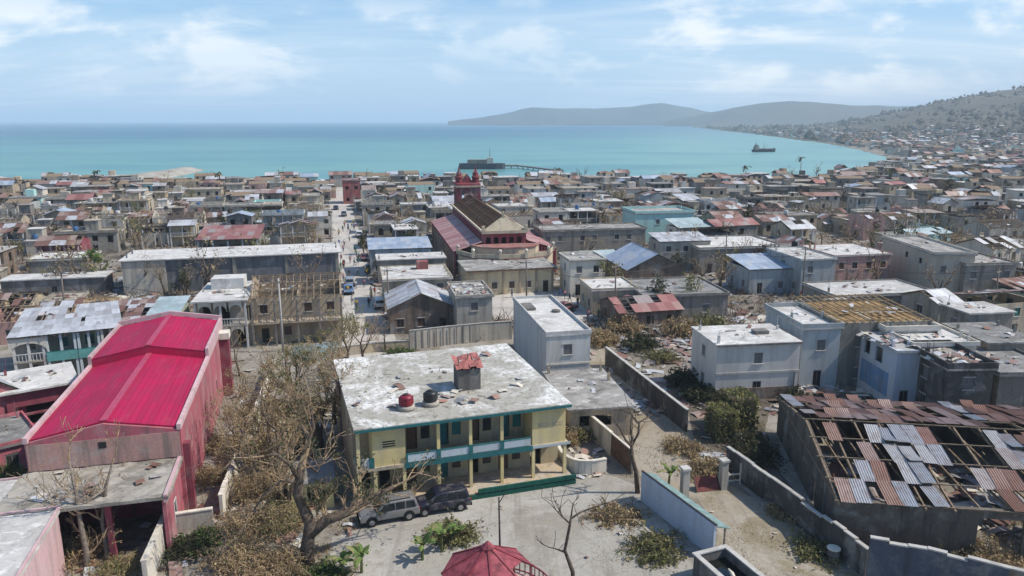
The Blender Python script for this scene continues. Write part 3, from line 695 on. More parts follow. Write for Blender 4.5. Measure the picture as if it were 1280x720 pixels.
ops = [(0.4, 1.3, 0.5, 2.6), (2.0, 2.9, 0.5, 2.6)]
for i in range(4):
    b0 = bays[i]; ops += [(b0 + 0.35, b0 + 1.25, 0.5, 2.65), (b0 + 1.6, b0 + 2.35, 1.3, 2.6), (b0 + 0.45, b0 + 1.35, 3.5, 5.7), (b0 + 1.65, b0 + 2.4, 4.3, 5.6)]
ops += [(15.2 * S, 16.2 * S, 0.5, 2.6)]
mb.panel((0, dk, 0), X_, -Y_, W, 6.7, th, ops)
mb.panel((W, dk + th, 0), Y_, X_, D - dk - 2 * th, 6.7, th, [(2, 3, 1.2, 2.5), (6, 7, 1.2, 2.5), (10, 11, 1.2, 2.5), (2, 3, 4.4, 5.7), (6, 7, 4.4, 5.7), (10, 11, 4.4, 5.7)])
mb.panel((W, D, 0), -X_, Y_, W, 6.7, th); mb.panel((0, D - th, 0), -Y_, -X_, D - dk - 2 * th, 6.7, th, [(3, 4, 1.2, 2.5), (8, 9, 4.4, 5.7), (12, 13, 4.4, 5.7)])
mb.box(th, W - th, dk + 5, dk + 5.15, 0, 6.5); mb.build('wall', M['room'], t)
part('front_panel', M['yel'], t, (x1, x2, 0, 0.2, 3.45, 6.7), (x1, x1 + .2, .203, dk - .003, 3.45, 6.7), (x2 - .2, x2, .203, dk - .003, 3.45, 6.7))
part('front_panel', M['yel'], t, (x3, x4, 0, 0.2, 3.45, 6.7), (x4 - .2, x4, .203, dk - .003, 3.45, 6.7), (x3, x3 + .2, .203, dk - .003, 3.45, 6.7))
part('vent', M['dark'], t, *[(x1 + .8, x1 + 1.8, -.02, 0.0, z, z + .10) for z in (5.0, 5.2, 5.4)])
part('vent', M['room'], t, *[(x3 + .5 + k * 1.25, x3 + 1.5 + k * 1.25, -.02, 0.0, z, z + .10) for k in (0, 1) for z in (5.0, 5.2)])
part('gallery_floor', M['wall cream'], t, (0.0, W, -0.15, dk - 0.003, 3.15, 3.447))
part('floor_band', M['teal'], t, (x2 - .1, x3, -0.19, -0.153, 3.05, 3.5))
part('floor_band', M['palewhite'], t, (x3, W + .2, -0.19, -0.153, 3.2, 3.4))
part('roof', M['yroof'], t, (-0.1, W + 0.15, -0.45, D + 0.2, 6.705, 6.93))
part('eave_trim', M['teal'], t, (-0.1, W + 0.15, -0.49, -0.453, 6.62, 6.85))
pm = MB(); pm.box(-.13, .13, -.13, .13, 0, 1); pme = pm.mesh('post', [M['yel']])
for x in [0.2, x1 + .15, x2 - .15] + bays[1:4] + [x3 + .1, W - .25]:
    o = link('post', pme, t, (x, 0.02, 0.0)); o.scale = (1, 1, 3.14)
for x in [0.2] + bays[1:4]:
    o = link('post', pme, t, (x, 0.05, 3.45)); o.scale = (1, 1, 3.24)
for i in range(4):
    a, b = bays[i] + .16, bays[i + 1] - .16
    part('balustrade', M['palewhite'], t, (a, b, -0.10, -0.02, 3.52, 4.15)); part('rail', M['teal'], t, (a, b, -.12, 0.0, 4.153, 4.23))
    part('baluster_post', M['teal'], t, (bays[i] - .16 if i else bays[i], bays[i] + .157, -0.17, -0.11, 3.52, 4.3))
part('balustrade', M['palewhite'], t, (0.35, x1 - .02, -0.10, -0.02, 3.46, 4.25)); part('baluster_post', M['teal'], t, (x1 - .3, x1 + .1, -.17, -.103, 3.46, 4.3))
for i in range(4):
    b0 = bays[i]
    part('door', M['teal' if i in (1, 3) else 'shutter brown'], t, (b0 + .35, b0 + 1.25, dk + .12, dk + .16, 3.5, 5.7))
    part('window', M['shutter green' if i in (1, 3) else 'glass'], t, (b0 + 1.65, b0 + 2.4, dk + .1, dk + .13, 4.3, 5.6))
    if i != 2: part('door', M['shutter brown' if i != 1 else 'teal'], t, (b0 + .35, b0 + 1.25, dk + .12, dk + .16, .5, 2.65))
    part('window', M['glass'], t, (b0 + 1.6, b0 + 2.35, dk + .1, dk + .13, 1.3, 2.6))
part('terrace', M['greenpl'], t, (x2 - .2, W + .3, -1.3, dk - .005, 0, 0.42)); part('terrace_top', M['wall beige'], t, (x2 - .1, W + .2, -1.2, dk - .005, 0.423, 0.5))
part('planter_wall', M['greenpl'], t, (x2 + 5.6, W + .3, -1.34, -1.16, 0.503, 0.85))
for (x, y, colr, lb) in ((2.2, 2.6, (0.20, 0.014, 0.028), 'red plastic water tank on a round block on the limewashed roof'), (4.3, 2.9, (0.02, 0.022, 0.022), 'black plastic water tank on a round block on the limewashed roof')):
    p = Matrix.Translation(t.location) @ Matrix.Rotation(t.rotation_euler.z, 4, 'Z') @ Vector((x * S + 2.3, y, 6.935))
    q = thing('water_tank', lb, 'tank', p, 0.3)
    a = MB(); a.lathe([(0.72, 0), (0.72, 0.28), (0.62, 0.36)], n=18); a.build('base', M['wall pale grey'], q, True)
    a = MB(); a.lathe([(0.50, 0.362), (0.56, 0.42), (0.56, 0.6), (0.53, 0.63), (0.56, 0.66), (0.56, 0.85), (0.53, 0.88), (0.56, 0.91), (0.55, 1.05), (0.42, 1.18), (0.2, 1.24)], n=18)
    a.build('tank_shell', plain('tank_' + lb[:3].strip(), colr, 0.45, 0.4, 0, 0.15, 4), q, True)
    a = MB(); a.lathe([(0.22, 1.243), (0.22, 1.31), (0.15, 1.34)], n=12); a.build('lid', M['iron'], q)
    for k in range(4): a = MB(); an = k * 1.57; a.obox((0.575 * math.cos(an), 0.575 * math.sin(an), 0.78), (0.03 * math.cos(an), .03 * math.sin(an), 0), (-.04 * math.sin(an), .04 * math.cos(an), 0), (0, 0, 0.34)); a.build('rib', plain('tank_rib_' + lb[:3].strip() + str(k), mul(colr, 1.3), .5), q)
Tm = Matrix.Translation(t.location) @ Matrix.Rotation(t.rotation_euler.z, 4, 'Z')
q = thing('stair_hatch', 'blackened stair hatch with a torn red tin cap on the limewashed roof', 'hatch', Tm @ Vector((10.6 * S, 6.1, 6.933)), t.rotation_euler.z)
part('hatch_wall', M['wall dark grey'], q, (-1.0, 1.0, -.9, -.7, 0, 1.9), (-1.0, -.8, -.697, .9, 0, 1.9), (.8, 1.0, -.697, .9, 0, 1.9), (-.797, .797, .7, .9, 0, 1.9))
a = MB(); rr = random.Random(3)
for i in range(4):
    for j in range(2): a.quad(*[Vector((-1.2 + (i + dx) * .6, -1.1 + (j + dy) * 1.1, 1.98 + rr.uniform(0, .32) + 0.25 * (j + dy))) for dx, dy in ((0, 0), (1.05, 0), (1.05, 1.05), (0, 1.05))])
a.build('cap', plain('torn_red_tin', (0.36, 0.13, 0.11), 0.6, .3, .1, .25, 3), q)
part('plank', M['wood'], q, (-.9, -.82, -.5, -.4, 1.9, 2.9)); part('plank', M['wood'], q, (.1, .2, .2, .3, 1.9, 3.0))
RUB.append((*(Tm @ Vector((11, 9, 0))).xy, 6.94, 6.5, 20)); RUB.append((*(Tm @ Vector((5, 8, 0))).xy, 6.94, 5.5, 26)); RUB.append((*(Tm @ Vector((9, 2.5, 0))).xy, 6.94, 3, 12))

# --- pink hall with magenta roof
n = NT('magenta_tin', 0.62, 0.25); f = n.noise(n.vec((1, .15, 1), rnd=False), 1.2, 6, .7); g = n.noise(n.vec(rnd=False), .35, 6, .65, .4)
x = n.mix(n.ramp(g, .35, .7), (0.42, 0.006, 0.064), (0.345, 0.010, 0.060)); x = n.mix(n.ramp(n.island(), 0, 1, 0, .55), x, (0.27, 0.012, 0.05)); x = n.mix(n.ramp(f, .45, .75, 0, .5), x, (0.24, 0.04, 0.07)); d2 = n.ramp(n.noise(n.vec((.6, .2, 1), rnd=False), 1.5, 8, .75, .6), .52, .72, 0, .30); x = n.mix(d2, x, (0.36, 0.10, 0.12)); d3 = n.ramp(n.noise(n.vec(rnd=False), 2.4, 7, .8, .4), .58, .68, 0, .6); x = n.mix(d3, x, (0.17, 0.05, 0.055)); n.color(x); n.bump(n.noise(n.vec((1, .3, 1), rnd=False), .9, 4, .6), .5, .06); M['magenta'] = n.m
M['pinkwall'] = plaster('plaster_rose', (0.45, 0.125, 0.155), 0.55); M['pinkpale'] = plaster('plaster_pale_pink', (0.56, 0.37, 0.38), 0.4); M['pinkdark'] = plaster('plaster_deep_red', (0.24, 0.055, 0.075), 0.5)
t, W, D = frame_px((30, 557), (224, 541), 29.5, 6.8, 'church_hall', 'long rose hall with a bright magenta tin roof in two steps', 'hall', R(15))
mb = MB()
mb.panel((0, 0, 0), X_, -Y_, W, 6.9, .25); mb.panel((W, .25, 0), Y_, X_, D - .5, 6.9, .25, [(3, 3.7, 2.0, 3.4), (8.5, 8.9, 3.2, 4.0), (12, 12.4, 3.2, 4.0), (16, 16.6, 2, 3.4), (21, 21.6, 2, 3.4)])
mb.panel((W, D, 0), -X_, Y_, W, 6.9, .25); mb.panel((0, D - .25, 0), -Y_, -X_, D - .5, 6.9, .25)
for y0, r in ((0, 1.0), (D - .25, 1.95)): mb.add([(0, y0, 6.9), (W, y0, 6.9), (W / 2, y0, 6.9 + r), (0, y0 + .25, 6.9), (W, y0 + .25, 6.9), (W / 2, y0 + .25, 6.9 + r)], [(0, 1, 2), (3, 5, 4), (0, 2, 5, 3), (1, 4, 5, 2)])
mb.build('wall', M['pinkwall'], t)
part('gable_face', M['wall pink'], t, (0.1, W - .1, -0.04, -0.003, 4.7, 6.75)); part('vent', M['dark'], t, (W * .46, W * .51, -.07, -.043, 6.0, 6.5))
ys = D * 0.60
for nm, y0, y1, zz in (('roof', .28, ys, 7.02), ('roof', ys - .25, D - .25, 7.85)):
    for sgn in (0, 1):
        mb = MB(); nr = 12; up = 1.0
        xe, xc = (.28, W / 2) if sgn == 0 else (W / 2, W - .28)
        ns = 4 if y1 - y0 > 12 else 3; hz = lambda x: zz + up * (1 - abs(x - W / 2) / (W / 2)); rs_ = random.Random(int(y0 * 7) + sgn)
        for i in range(nr):           # lapped sheets
            a, b = xe + (xc - xe) * i / nr, xe + (xc - xe) * (i + 1) / nr
            for j in range(ns):
                c, e = y0 + (y1 - y0) * j / ns, y0 + (y1 - y0) * (j + 1) / ns + (.12 if j < ns - 1 else 0); k0, k1 = rs_.uniform(0, .012), .02 + rs_.uniform(0, .015)
                mb.hexa([(a, c, hz(a) - .1), (b - .02, c, hz(b - .02) - .1), (b - .02, e, hz(b - .02) - .1), (a, e, hz(a) - .1), (a, c, hz(a) + k0), (b - .02, c, hz(b - .02) + k0), (b - .02, e, hz(b - .02) + k1), (a, e, hz(a) + k1)])
        mb.build(nm, M['magenta'], t)
    mb = MB(); mb.bar((W / 2, y0, zz + up + .05), (W / 2, y1, zz + up + .05), .5, .05); mb.build('ridge_cap', plain('ridge_rose', (0.40, 0.06, 0.11), .5), t)
mb = MB()
for a, b in ((.28, W / 2), (W / 2, W - .28)): mb.add([(a, ys - .26, 6.9), (b, ys - .26, 6.9), (b, ys - .26, 7.72 + (1.0 if b == W / 2 else 0.05)), (a, ys - .26, 7.72 + (1.0 if a == W / 2 else 0.05))], [(0, 1, 2, 3)])
mb.build('roof_step', M['magenta'], t)
for x in (-.06, W - .24):
    part('coping', M['pinkpale'], t, (x, x + .3, -.05, ys - .3, 6.903, 7.35)); part('coping', M['pinkpale'], t, (x, x + .3, ys - .297, D + .05, 6.903, 8.15))
mb = MB(); mb.bar((0, D + .06, 8.15), (W / 2, D + .06, 9.05), .22, .45); mb.bar((W / 2, D + .06, 9.05), (W, D + .06, 8.15), .22, .45); mb.build('gable_coping', M['pinkpale'], t)
# the tall stair tower on the right flank and the flat-roofed porch in front
part('buttress', M['pinkdark'], t, (W + .003, W + 1.0, D - 3.6, D - 2.4, 0, 6.6)); part('buttress_cap', M['wall white'], t, (W - .05, W + 1.1, D - 3.8, D - 2.2, 6.603, 7.3))
part('buttress', M['pinkdark'], t, (W + .003, W + .5, .2, .9, 0, 5.6))
px0, px1 = 0.2, W - 0.3; pd = 6.0
part('porch_wall', M['pinkwall'], t, (px0, px0 + .25, -pd, -.003, 0, 4.4))
part('porch_wall', M['pinkwall'], t, (px1 - .25, px1, -pd, -.003, 0, 1.0), (px1 - .25, px1, -pd, -3.6, 1.0, 2.7), (px1 - .25, px1, -2.6, -.003, 1.0, 2.7), (px1 - .25, px1, -pd, -.003, 2.7, 4.4))
part('window', M['frame white'], t, (px1 - .06, px1 + .03, -3.6, -3.5, 1.0, 2.7), (px1 - .06, px1 + .03, -2.7, -2.6, 1.0, 2.7), (px1 - .06, px1 + .03, -3.497, -2.703, 2.6, 2.7)); part('pane', M['shutter grey'], t, (px1 - .16, px1 - .12, -3.497, -2.703, 1.0, 2.597))
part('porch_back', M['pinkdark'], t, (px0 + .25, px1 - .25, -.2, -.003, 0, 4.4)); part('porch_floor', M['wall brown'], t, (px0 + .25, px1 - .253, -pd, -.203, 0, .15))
pr = MB(); nx = 14
for i in range(nx):
    for j in range(6):
        a, b = -0.3 + (W + .3) * i / nx, -0.3 + (W + .3) * (i + 1) / nx; c, e = -pd - .5 + (pd + .4) * j / 6, -pd - .5 + (pd + .4) * (j + 1) / 6; k = lambda q: 4.65 + .05 * math.sin(q * 3.1)
        pr.hexa([(a, c, 4.41), (b, c, 4.41), (b, e, 4.41), (a, e, 4.41), (a, c, k(a + c)), (b, c, k(b + c)), (b, e, k(b + e)), (a, e, k(a + e))])
pr.build('porch_roof', roofcrete('porch_concrete', (0.30, 0.275, 0.235), (0.12, 0.11, 0.09), (0.42, 0.40, 0.36), .8), t)
part('fascia', M['pinkpale'], t, (px1 - .03, px1 + .22, -pd - .5, -.2, 4.2, 4.8))
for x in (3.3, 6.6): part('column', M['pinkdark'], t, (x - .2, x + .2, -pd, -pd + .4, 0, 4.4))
RUB.append((*(Matrix.Translation(t.location) @ Matrix.Rotation(t.rotation_euler.z, 4, 'Z') @ Vector((W / 2, -3, 0))).xy, 4.7, 4, 25))

# --- concrete-block warehouse with a wrecked roof of rusty sheets
def corr(w_, l_, curl=0.0):
    mb = MB(); nn = 12
    if curl:
        for i in range(nn + 1):
            for j in range(5): f = j / 4; mb.v.append((w_ * i / nn, l_ * f * (1 - .25 * curl * f), .022 * math.cos(i * math.pi) + curl * (max(0, .55 - f) ** 2 * 1.7)))
        mb.f = [(5 * i + j, 5 * i + 5 + j, 5 * i + 6 + j, 5 * i + 1 + j) for i in range(nn) for j in range(4)]; mb.m = [0] * len(mb.f); return mb
    for i in range(nn + 1):
        z = 0.022 * math.cos(i * math.pi); x = w_ * i / nn
        mb.v += [(x, 0, z), (x, l_, z)]
    mb.f = [(2 * i, 2 * i + 2, 2 * i + 3, 2 * i + 1) for i in range(nn)]; mb.m = [0] * nn; return mb
p0 = P(1047, 623, 3.7); rz = R(-8); WW, DD = 25.0, 20.0
ux, uy = Vector((math.cos(rz), math.sin(rz), 0)), Vector((-math.sin(rz), math.cos(rz), 0)); cc = p0 + ux * WW / 2 + uy * DD / 2
occupy(cc, rz, WW + 1, DD + 1)
t = thing('warehouse', 'long block warehouse with half its rusty tin roof torn off', 'warehouse', (p0.x, p0.y, 0), rz)
M['block'] = plaster('raw_block', (0.15, 0.125, 0.10), 0.7); M['blockdark'] = plaster('raw_block_dark', (0.085, 0.08, 0.075), 0.7)
mb = MB(); mb.panel((0, 0, 0), X_, -Y_, WW, 3.6, .25, [(9.5, 12.5, 0.02, 2.9), (17, 18.2, 1.2, 2.4)]); mb.panel((WW, .25, 0), Y_, X_, DD - .5, 3.6, .25); mb.panel((WW, DD, 0), -X_, Y_, WW, 3.6, .25)
mb.panel((0, DD - .25, 0), -Y_, -X_, DD - .5, 3.6, .25, [(4, 5, 1.4, 2.4), (13, 14.2, 0.02, 2.2)])
for x in (0, WW - .25): mb.add([(x, 0, 3.6), (x, DD, 3.6), (x, DD / 2, 5.5), (x + .25, 0, 3.6), (x + .25, DD, 3.6), (x + .25, DD / 2, 5.5)], [(0, 1, 2), (3, 5, 4), (0, 2, 5, 3), (1, 4, 5, 2)])
mb.box(8, 8.2, .25, DD - .25, 0, 3.2); mb.build('wall', M['block'], t)
k = 1.9 / (DD / 2); rr = random.Random(21)
for i in range(14):
    x = WW * i / 13; a = MB()
    for sg in (0, 1):
        if rr.random() < .12: continue
        a.bar((x, -.5 if sg == 0 else DD + .5, 3.6 - .5 * k), (x, DD / 2, 5.5), .12, .18)
    a.bar((x, .3, 3.5), (x, DD - .3, 3.5), .1, .14)
    if a.f: a.build('rafter', M['wood'], t)
for j in range(9):
    y = -.3 + (DD + .6) * j / 8; z = 3.6 + k * (DD / 2 - abs(y - DD / 2)) + .14; a = MB(); a.bar((-.3, y, z), (WW + .3, y, z), .08, .08); a.build('purlin', M['wood'], t)
sm3, sm4 = corr(1.06, 2.62, .8).mesh('sheet', [M['sheet rusty']]), corr(1.02, 2.5, .5).mesh('sheet', [M['sheet pale']])
sm1, sm2 = corr(1.06, 2.62).mesh('sheet', [M['sheet rusty']]), corr(1.06, 2.62).mesh('sheet', [M['sheet pale']])
for sg in (0, 1):
    for i in range(24):
        for j in range(4):
            u, v = i * 1.03 + .1, j * 2.5
            nz = mnoise.noise(Vector((u * .26 + 4.4 + sg * 9, v * .11, .7 + sg * 3)))
            gone = nz < (-0.34 if sg == 0 else -0.42) or rr.random() < .13
            if sg == 0 and i < 5 and j > 0: gone = rr.random() < .7
            if gone: continue
            pale = mnoise.noise(Vector((u * .42 + 1.5, v * .03 + sg * 5, 8.2))) > (.2 if sg == 0 else .36)
            bent = rr.random() < .22; o = link('sheet', (sm4 if pale else sm3) if bent else (sm2 if pale else sm1), t); tilt = rr.gauss(0, .02); lift = rr.uniform(0, .07)
            if rr.random() < .24: tilt += rr.uniform(-.16, .10); lift += .14
            if sg == 0: o.location = (u, v - .55, 3.6 - .55 * k + v * k + .22 + lift); o.rotation_euler = (math.atan(k) + tilt, rr.gauss(0, .02), rr.gauss(0, .055))
            else: o.location = (u + 1.06, DD - (v - .55), 3.6 - .55 * k + v * k + .22 + lift); o.rotation_euler = (math.atan(k) + tilt, rr.gauss(0, .02), math.pi + rr.gauss(0, .05))
for c_ in ((6, 5), (15, 5), (4, 13), (20, 6), (12, 12)): q = p0 + ux * c_[0] + uy * c_[1]; RUB.append((q.x, q.y, .05, 4, 60))

# --- grey block house beside the plaza
hpx((683, 421), (736, 416), 17.5, 6.5, 2, 'pale grey', 'slab light', az=12, label='tall pale grey block house with flat whitish roof beside the plaza', near=True, dens=.35, sides='FR', parapet=.35, ov=.1, clutter=False, left_ops=[], seed=2,
    wallmat=plaster('render_grey', (0.60, 0.595, 0.57), .45))
hb = HOUSES[-1]['o']; part('roof_hatch', M['wall dark grey'], hb, (-2.6, -1.1, 2.2, 5.0, 6.71, 7.05)); a = MB(); a.lathe([(.55, 6.71), (.55, 6.95), (.3, 7.0)], (1.2, 1.0, 0), 14); a.build('roof_vent', M['wall dark grey'], hb)
part('belt_course', M['wall white'], hb, (-2.55, 2.5, -8.83, -8.76, 3.1, 3.3))
hpx((712, 514), (784, 502), 11, 2.9, 1, 'beige', 'slab', az=10, label='low olive grey shed with a stained flat roof before the tall block house', dens=.4, seed=4, parapet=0, cat='shed', front_ops=[(1.0, 4.2, 1.2, 2.3)], clutter=True)
# ------------------------------------------------------------------ the church
M['churchred'] = plaster('plaster_church_red', (0.30, 0.055, 0.07), 0.45); M['churchcream'] = plaster('plaster_church_cream', (0.52, 0.44, 0.31), 0.45)
crz = R(11.5); corg = Vector((-1.4, 145.5, 0)); t = thing('church', 'red church with a twin pinnacle tower and its nave roof torn open', 'church', corg, crz)
cu, cv = Vector((math.cos(crz), math.sin(crz), 0)), Vector((-math.sin(crz), math.cos(crz), 0)); NW, NL = 8.6, 49.0
q = corg + cv * 22; occupy(q, crz, 22, 68)
mb = MB(); mb.panel((-NW / 2, 0, 0), X_, -Y_, NW, 8.7, .3, [(-.45 + 1.55 * (i + .65) , .45 + 1.55 * (i + .65), 5.7, 7.6) for i in range(5)])
ops = [(1.2 + 2.4 * i, 2.1 + 2.4 * i, 7.1, 8.4) for i in range(19)]
mb.panel((NW / 2, .3, 0), Y_, X_, NL - .6, 8.7, .3, ops); mb.panel((NW / 2, NL, 0), -X_, Y_, NW, 8.7, .3); mb.panel((-NW / 2, NL - .3, 0), -Y_, -X_, NL - .6, 8.7, .3, ops)
mb.build('nave_wall', M['churchred'], t)
part('cornice', M['churchcream'], t, (-NW / 2 - .35, NW / 2 + .35, -.35, -.003, 8.35, 8.95)); part('cornice', M['churchcream'], t, (-NW / 2 - .35, -NW / 2 - .003, 0, NL, 8.55, 8.95)); part('cornice', M['churchcream'], t, (NW / 2 + .003, NW / 2 + .35, 0, NL, 8.55, 8.95))
a = MB(); a.add([(-NW / 2, .1, 8.95), (NW / 2, .1, 8.95), (0, 1.9, 11.6), (0, 2.2, 11.6), (-NW / 2, .5, 8.95), (NW / 2, .5, 8.95)], [(0, 1, 2), (4, 3, 5), (0, 2, 3, 4), (1, 5, 3, 2)]); a.build('gable', M['churchcream'], t)
part('finial', M['churchcream'], t, (-.25, .25, 1.6, 2.1, 11.2, 12.5)); part('finial', M['churchcream'], t, (-NW / 2 - .3, -NW / 2 + .3, -.35, .25, 8.953, 9.9)); part('finial', M['churchcream'], t, (NW / 2 - .3, NW / 2 + .3, -.35, .25, 8.953, 9.9))
rm, sm = MB(), MB(); rr = random.Random(9); gable_roof(rm, sm, NW, NL - 3, 8.75, 2.6, 'y', .80, rr, 1.3, 1.6, .3, .85)
for b_ in (rm, sm): b_.v = [(x, y + NL / 2 + 1.3, z) for x, y, z in b_.v]
rm.build('rafters', plain('burnt_timber', (0.13, 0.085, 0.055), .9, .1, 0, .25, 3), t); sm.build('roof', M['tin rusty'], t); part('ceiling', plain('ceiling_boards', (0.045, 0.032, 0.024), .9, .1, 0, .25, 2), t, (-NW / 2 + .3, NW / 2 - .3, 3, NL - 1, 8.3, 8.4))
for sg in (-1, 1):
    xi, xo = sg * (NW / 2 + .35), sg * (NW / 2 + 6.0); a = MB(); nv = 30
    for i in range(nv):
        y0, y1 = -1 + 46 * i / nv, -1 + 46 * (i + 1) / nv + .05
        for j in range(2):
            xa, xb = xi + (xo - xi) * j / 2, xi + (xo - xi) * (j + 1) / 2 + sg * .06; za, zb = 6.9 - .85 * j, 6.9 - .85 * (j + 1); dz = rr.uniform(0, .05)
            a.quad((xa, y0, za + dz), (xb, y0, zb + dz), (xb, y1, zb + dz), (xa, y1, za + dz))
    a.build('aisle_roof', tin('aisle_tin_%d' % (sg + 1), [(0, (0.42, 0.20, 0.18)), (.3, (0.48, 0.26, 0.23)), (.6, (0.36, 0.16, 0.15)), (.85, (0.44, 0.28, 0.25))], .12), t)
    a = MB(); O = (xo - sg * .1, 45, 0) if sg < 0 else (xo - .1, -1, 0); a.panel(O, (0, sg, 0), (sg, 0, 0), 46, 5.1, .3, [(.7 + 2.3 * i, 1.9 + 2.3 * i, .8, 4.3) for i in range(19)])
    a.build('aisle_wall', M['churchred'], t)
    for i in range(20): part('buttress', M['churchcream'], t, (min(xo, xo + sg * .14), max(xo, xo + sg * .14), -.95 + 2.3 * i, -.6 + 2.3 * i, 0, 4.7))
# ambulatory with balustrade and white balls
amb = [(-NW / 2 - 5.2, -1.1), (-NW / 2 - 3.0, -6.2), (-2.5, -8.2), (2.5, -8.2), (NW / 2 + 3.0, -6.2), (NW / 2 + 5.2, -1.1)]
a = MB(); a.prism(amb, 0, 4.6); a.build('ambulatory', M['churchcream'], t); a = MB(); a.prism([(x * 1.02, y * 1.03 if y < -2 else y) for x, y in amb], 4.603, 4.8); a.build('ambulatory_roof', plaster('tile_red', (0.32, 0.17, 0.14), .6), t)
for (xa, ya), (xb, yb) in zip(amb, amb[1:]): a = MB(); a.bar((xa, ya, 5.2), (xb, yb, 5.2), .2, .75); a.build('balustrade', M['churchcream'], t)
for x, y in amb:
    part('pier', M['churchcream'], t, (x - .3, x + .3, y - .3, y + .3, 4.803, 5.9)); a = MB(); a.lathe([(.05, 5.903), (.3, 6.05), (.36, 6.25), (.3, 6.48), (.05, 6.6)], (x, y, 0), 10); a.build('ball_finial', M['wall white'], t, True)
inner = [(x * .72, y * .62 if y < -2 else y + .6) for x, y in amb]
a = MB(); a.prism(inner, 4.803, 6.2); a.build('upper_tier', M['churchcream'], t); a = MB(); a.prism([(x * 1.03, y * 1.04 if y < -2 else y) for x, y in inner], 6.203, 6.4); a.build('upper_tier_roof', plaster('tile_red_upper', (0.30, 0.13, 0.11), .6), t)
# tower
ty = NL + 3.2
mb = MB(); hw = 3.1
for O, U, Nn in (((-hw, ty - hw, 0), X_, -Y_), ((hw, ty - hw + .4, 0), Y_, X_), ((hw, ty + hw, 0), -X_, Y_), ((-hw, ty + hw - .4, 0), -Y_, -X_)):
    mb.panel(O, U, Nn, 2 * hw - (.8 if abs(U[1]) else 0), 13.2, .4, [(1.3, 2.2, 9.6, 12.2), (3.3, 4.2, 9.6, 12.2)])
M['towerred'] = plaster('plaster_tower_red', (0.21, 0.045, 0.055), .6)
mb.build('tower', M['towerred'], t)
part('tower_cornice', M['churchcream'], t, (-hw - .3, hw + .3, ty - hw - .3, ty + hw + .3, 13.203, 13.6)); part('tower_roof', M['churchred'], t, (-hw, hw, ty - hw, ty + hw, 13.603, 14.2))
part('tower_face', M['wall pink'], t, (-1.2, 1.2, ty - hw - .12, ty - hw - .003, 8.9, 11.5))
for x in (-2.2, 2.2):
    a = MB(); a.lathe([(.95, 14.203), (.95, 15.5), (1.15, 15.55), (1.1, 15.75), (.72, 16.1), (.66, 16.7), (.28, 17.3), (.08, 18.6)], (x, ty - .6, 0), 8); a.build('pinnacle', M['towerred'], t)
a = MB(); a.add([(-1.6, ty - 1, 14.203), (1.6, ty - 1, 14.203), (0, ty - 1, 16.4), (-1.6, ty + .6, 14.203), (1.6, ty + .6, 14.203), (0, ty + .6, 16.4)], [(0, 1, 2), (3, 5, 4), (0, 2, 5, 3), (1, 4, 5, 2)]); a.build('tower_gable', M['towerred'], t)
a = MB(); a.lathe([(.5, 16.0), (.62, 16.5), (.3, 17.0), (.06, 17.4)], (2.2, ty + 1.6, 0), 8); a.build('dome', M['wall white'], t)
RUB.append((corg.x - 6, corg.y + 30, .05, 14, 50))

# ------------------------------------------------------------------ houses that can be singled out in the photograph
hpx((586, 339), (690, 333), 9.0, 4.4, 1, 'cream', 'slab', label='cream parish house with brown trim backing onto the church apse', near=True, dens=1.0, ov=.6, parapet=0, shut='shutter brown', az=13, clutter=True, sides='F', wallmat=plaster('parish_cream', (0.66, 0.54, 0.34), .35))
h_ = HOUSES[-1]['o']; wd_ = HOUSES[-1]['w']
for i in range(6): x = -wd_ / 2 + .2 + (wd_ - .4) * i / 5; part('pilaster', M['wall beige'], h_, (x - .18, x + .18, -4.72, -4.503, 0, 4.3))
part('trim', M['shutter brown'], h_, (-wd_ / 2 - .62, wd_ / 2 + .62, -5.15, -5.103, 4.25, 4.5))
# big grey windowless hall by the street
hpx((152, 327), (418, 309), 10.5, 6.0, 1, 'dark grey', 'slab light', label='long windowless slate grey hall with a pale flat roof by the street', cat='hall', sides='', az=14.5, parapet=0, ov=.5, clutter=True, wallmat=plaster('slate_render', (0.15, 0.155, 0.17), .6), seed=3)
h_ = HOUSES[-1]['o']; wd_ = HOUSES[-1]['w']
for i in range(5): x = -wd_ / 2 + .3 + (wd_ - .6) * i / 4; part('pilaster', M['wall grey'], h_, (x - .3, x + .3, -5.4, -5.253, 0, 5.9))
part('end_bay', M['wall pale grey'], h_, (-wd_ / 2 - .1, -wd_ / 2 + 7, -5.45, -5.26, 0, 5.85))
hpx((246, 301), (322, 299), 9, 6.6, 2, 'grey', 'tin red', label='house with a clean coral red tin roof behind the slate grey hall', rise=1.5, lean='back', gallery=1.5, seed=5)
hpx((312, 377), (427, 371), 12, 6.4, 2, 'beige', 'tin rusty', label='two storey galleried house with its roof reduced to bare timbers', near=True, miss=.72, rise=2.2, gallery=1.8, seed=6, shut='shutter brown', rail='wood grey', cols='wood grey')
hpx((241, 379), (307, 376), 12, 6.6, 2, 'pale grey', 'slab light', label='pale two storey house with round arches to its front gallery', near=True, gallery=1.7, seed=7, dens=.6, parapet=0, front_ops=[(.8, 1.8, 4.3, 5.6), (3.2, 4.2, 3.5, 5.6), (6, 7, 3.5, 5.6), (2, 3.2, .02, 2.4), (5, 6.4, .02, 2.4)])
h_ = HOUSES[-1]['o']; wd_ = HOUSES[-1]['w']
def arch_panel(mb, x0, x1, y, z0, z1, rise, th=.2):
    n = 10; r = (x1 - x0) / 2; xc = (x0 + x1) / 2
    pts = [(xc - r * math.cos(math.pi * i / n), z0 + rise * math.sin(math.pi * i / n)) for i in range(n + 1)]
    for (a, b), (c, d) in zip(pts, pts[1:]): mb.hexa([(a, y, b), (c, y, d), (c, y + th, d), (a, y + th, b), (a, y, z1), (c, y, z1), (c, y + th, z1), (a, y + th, z1)])
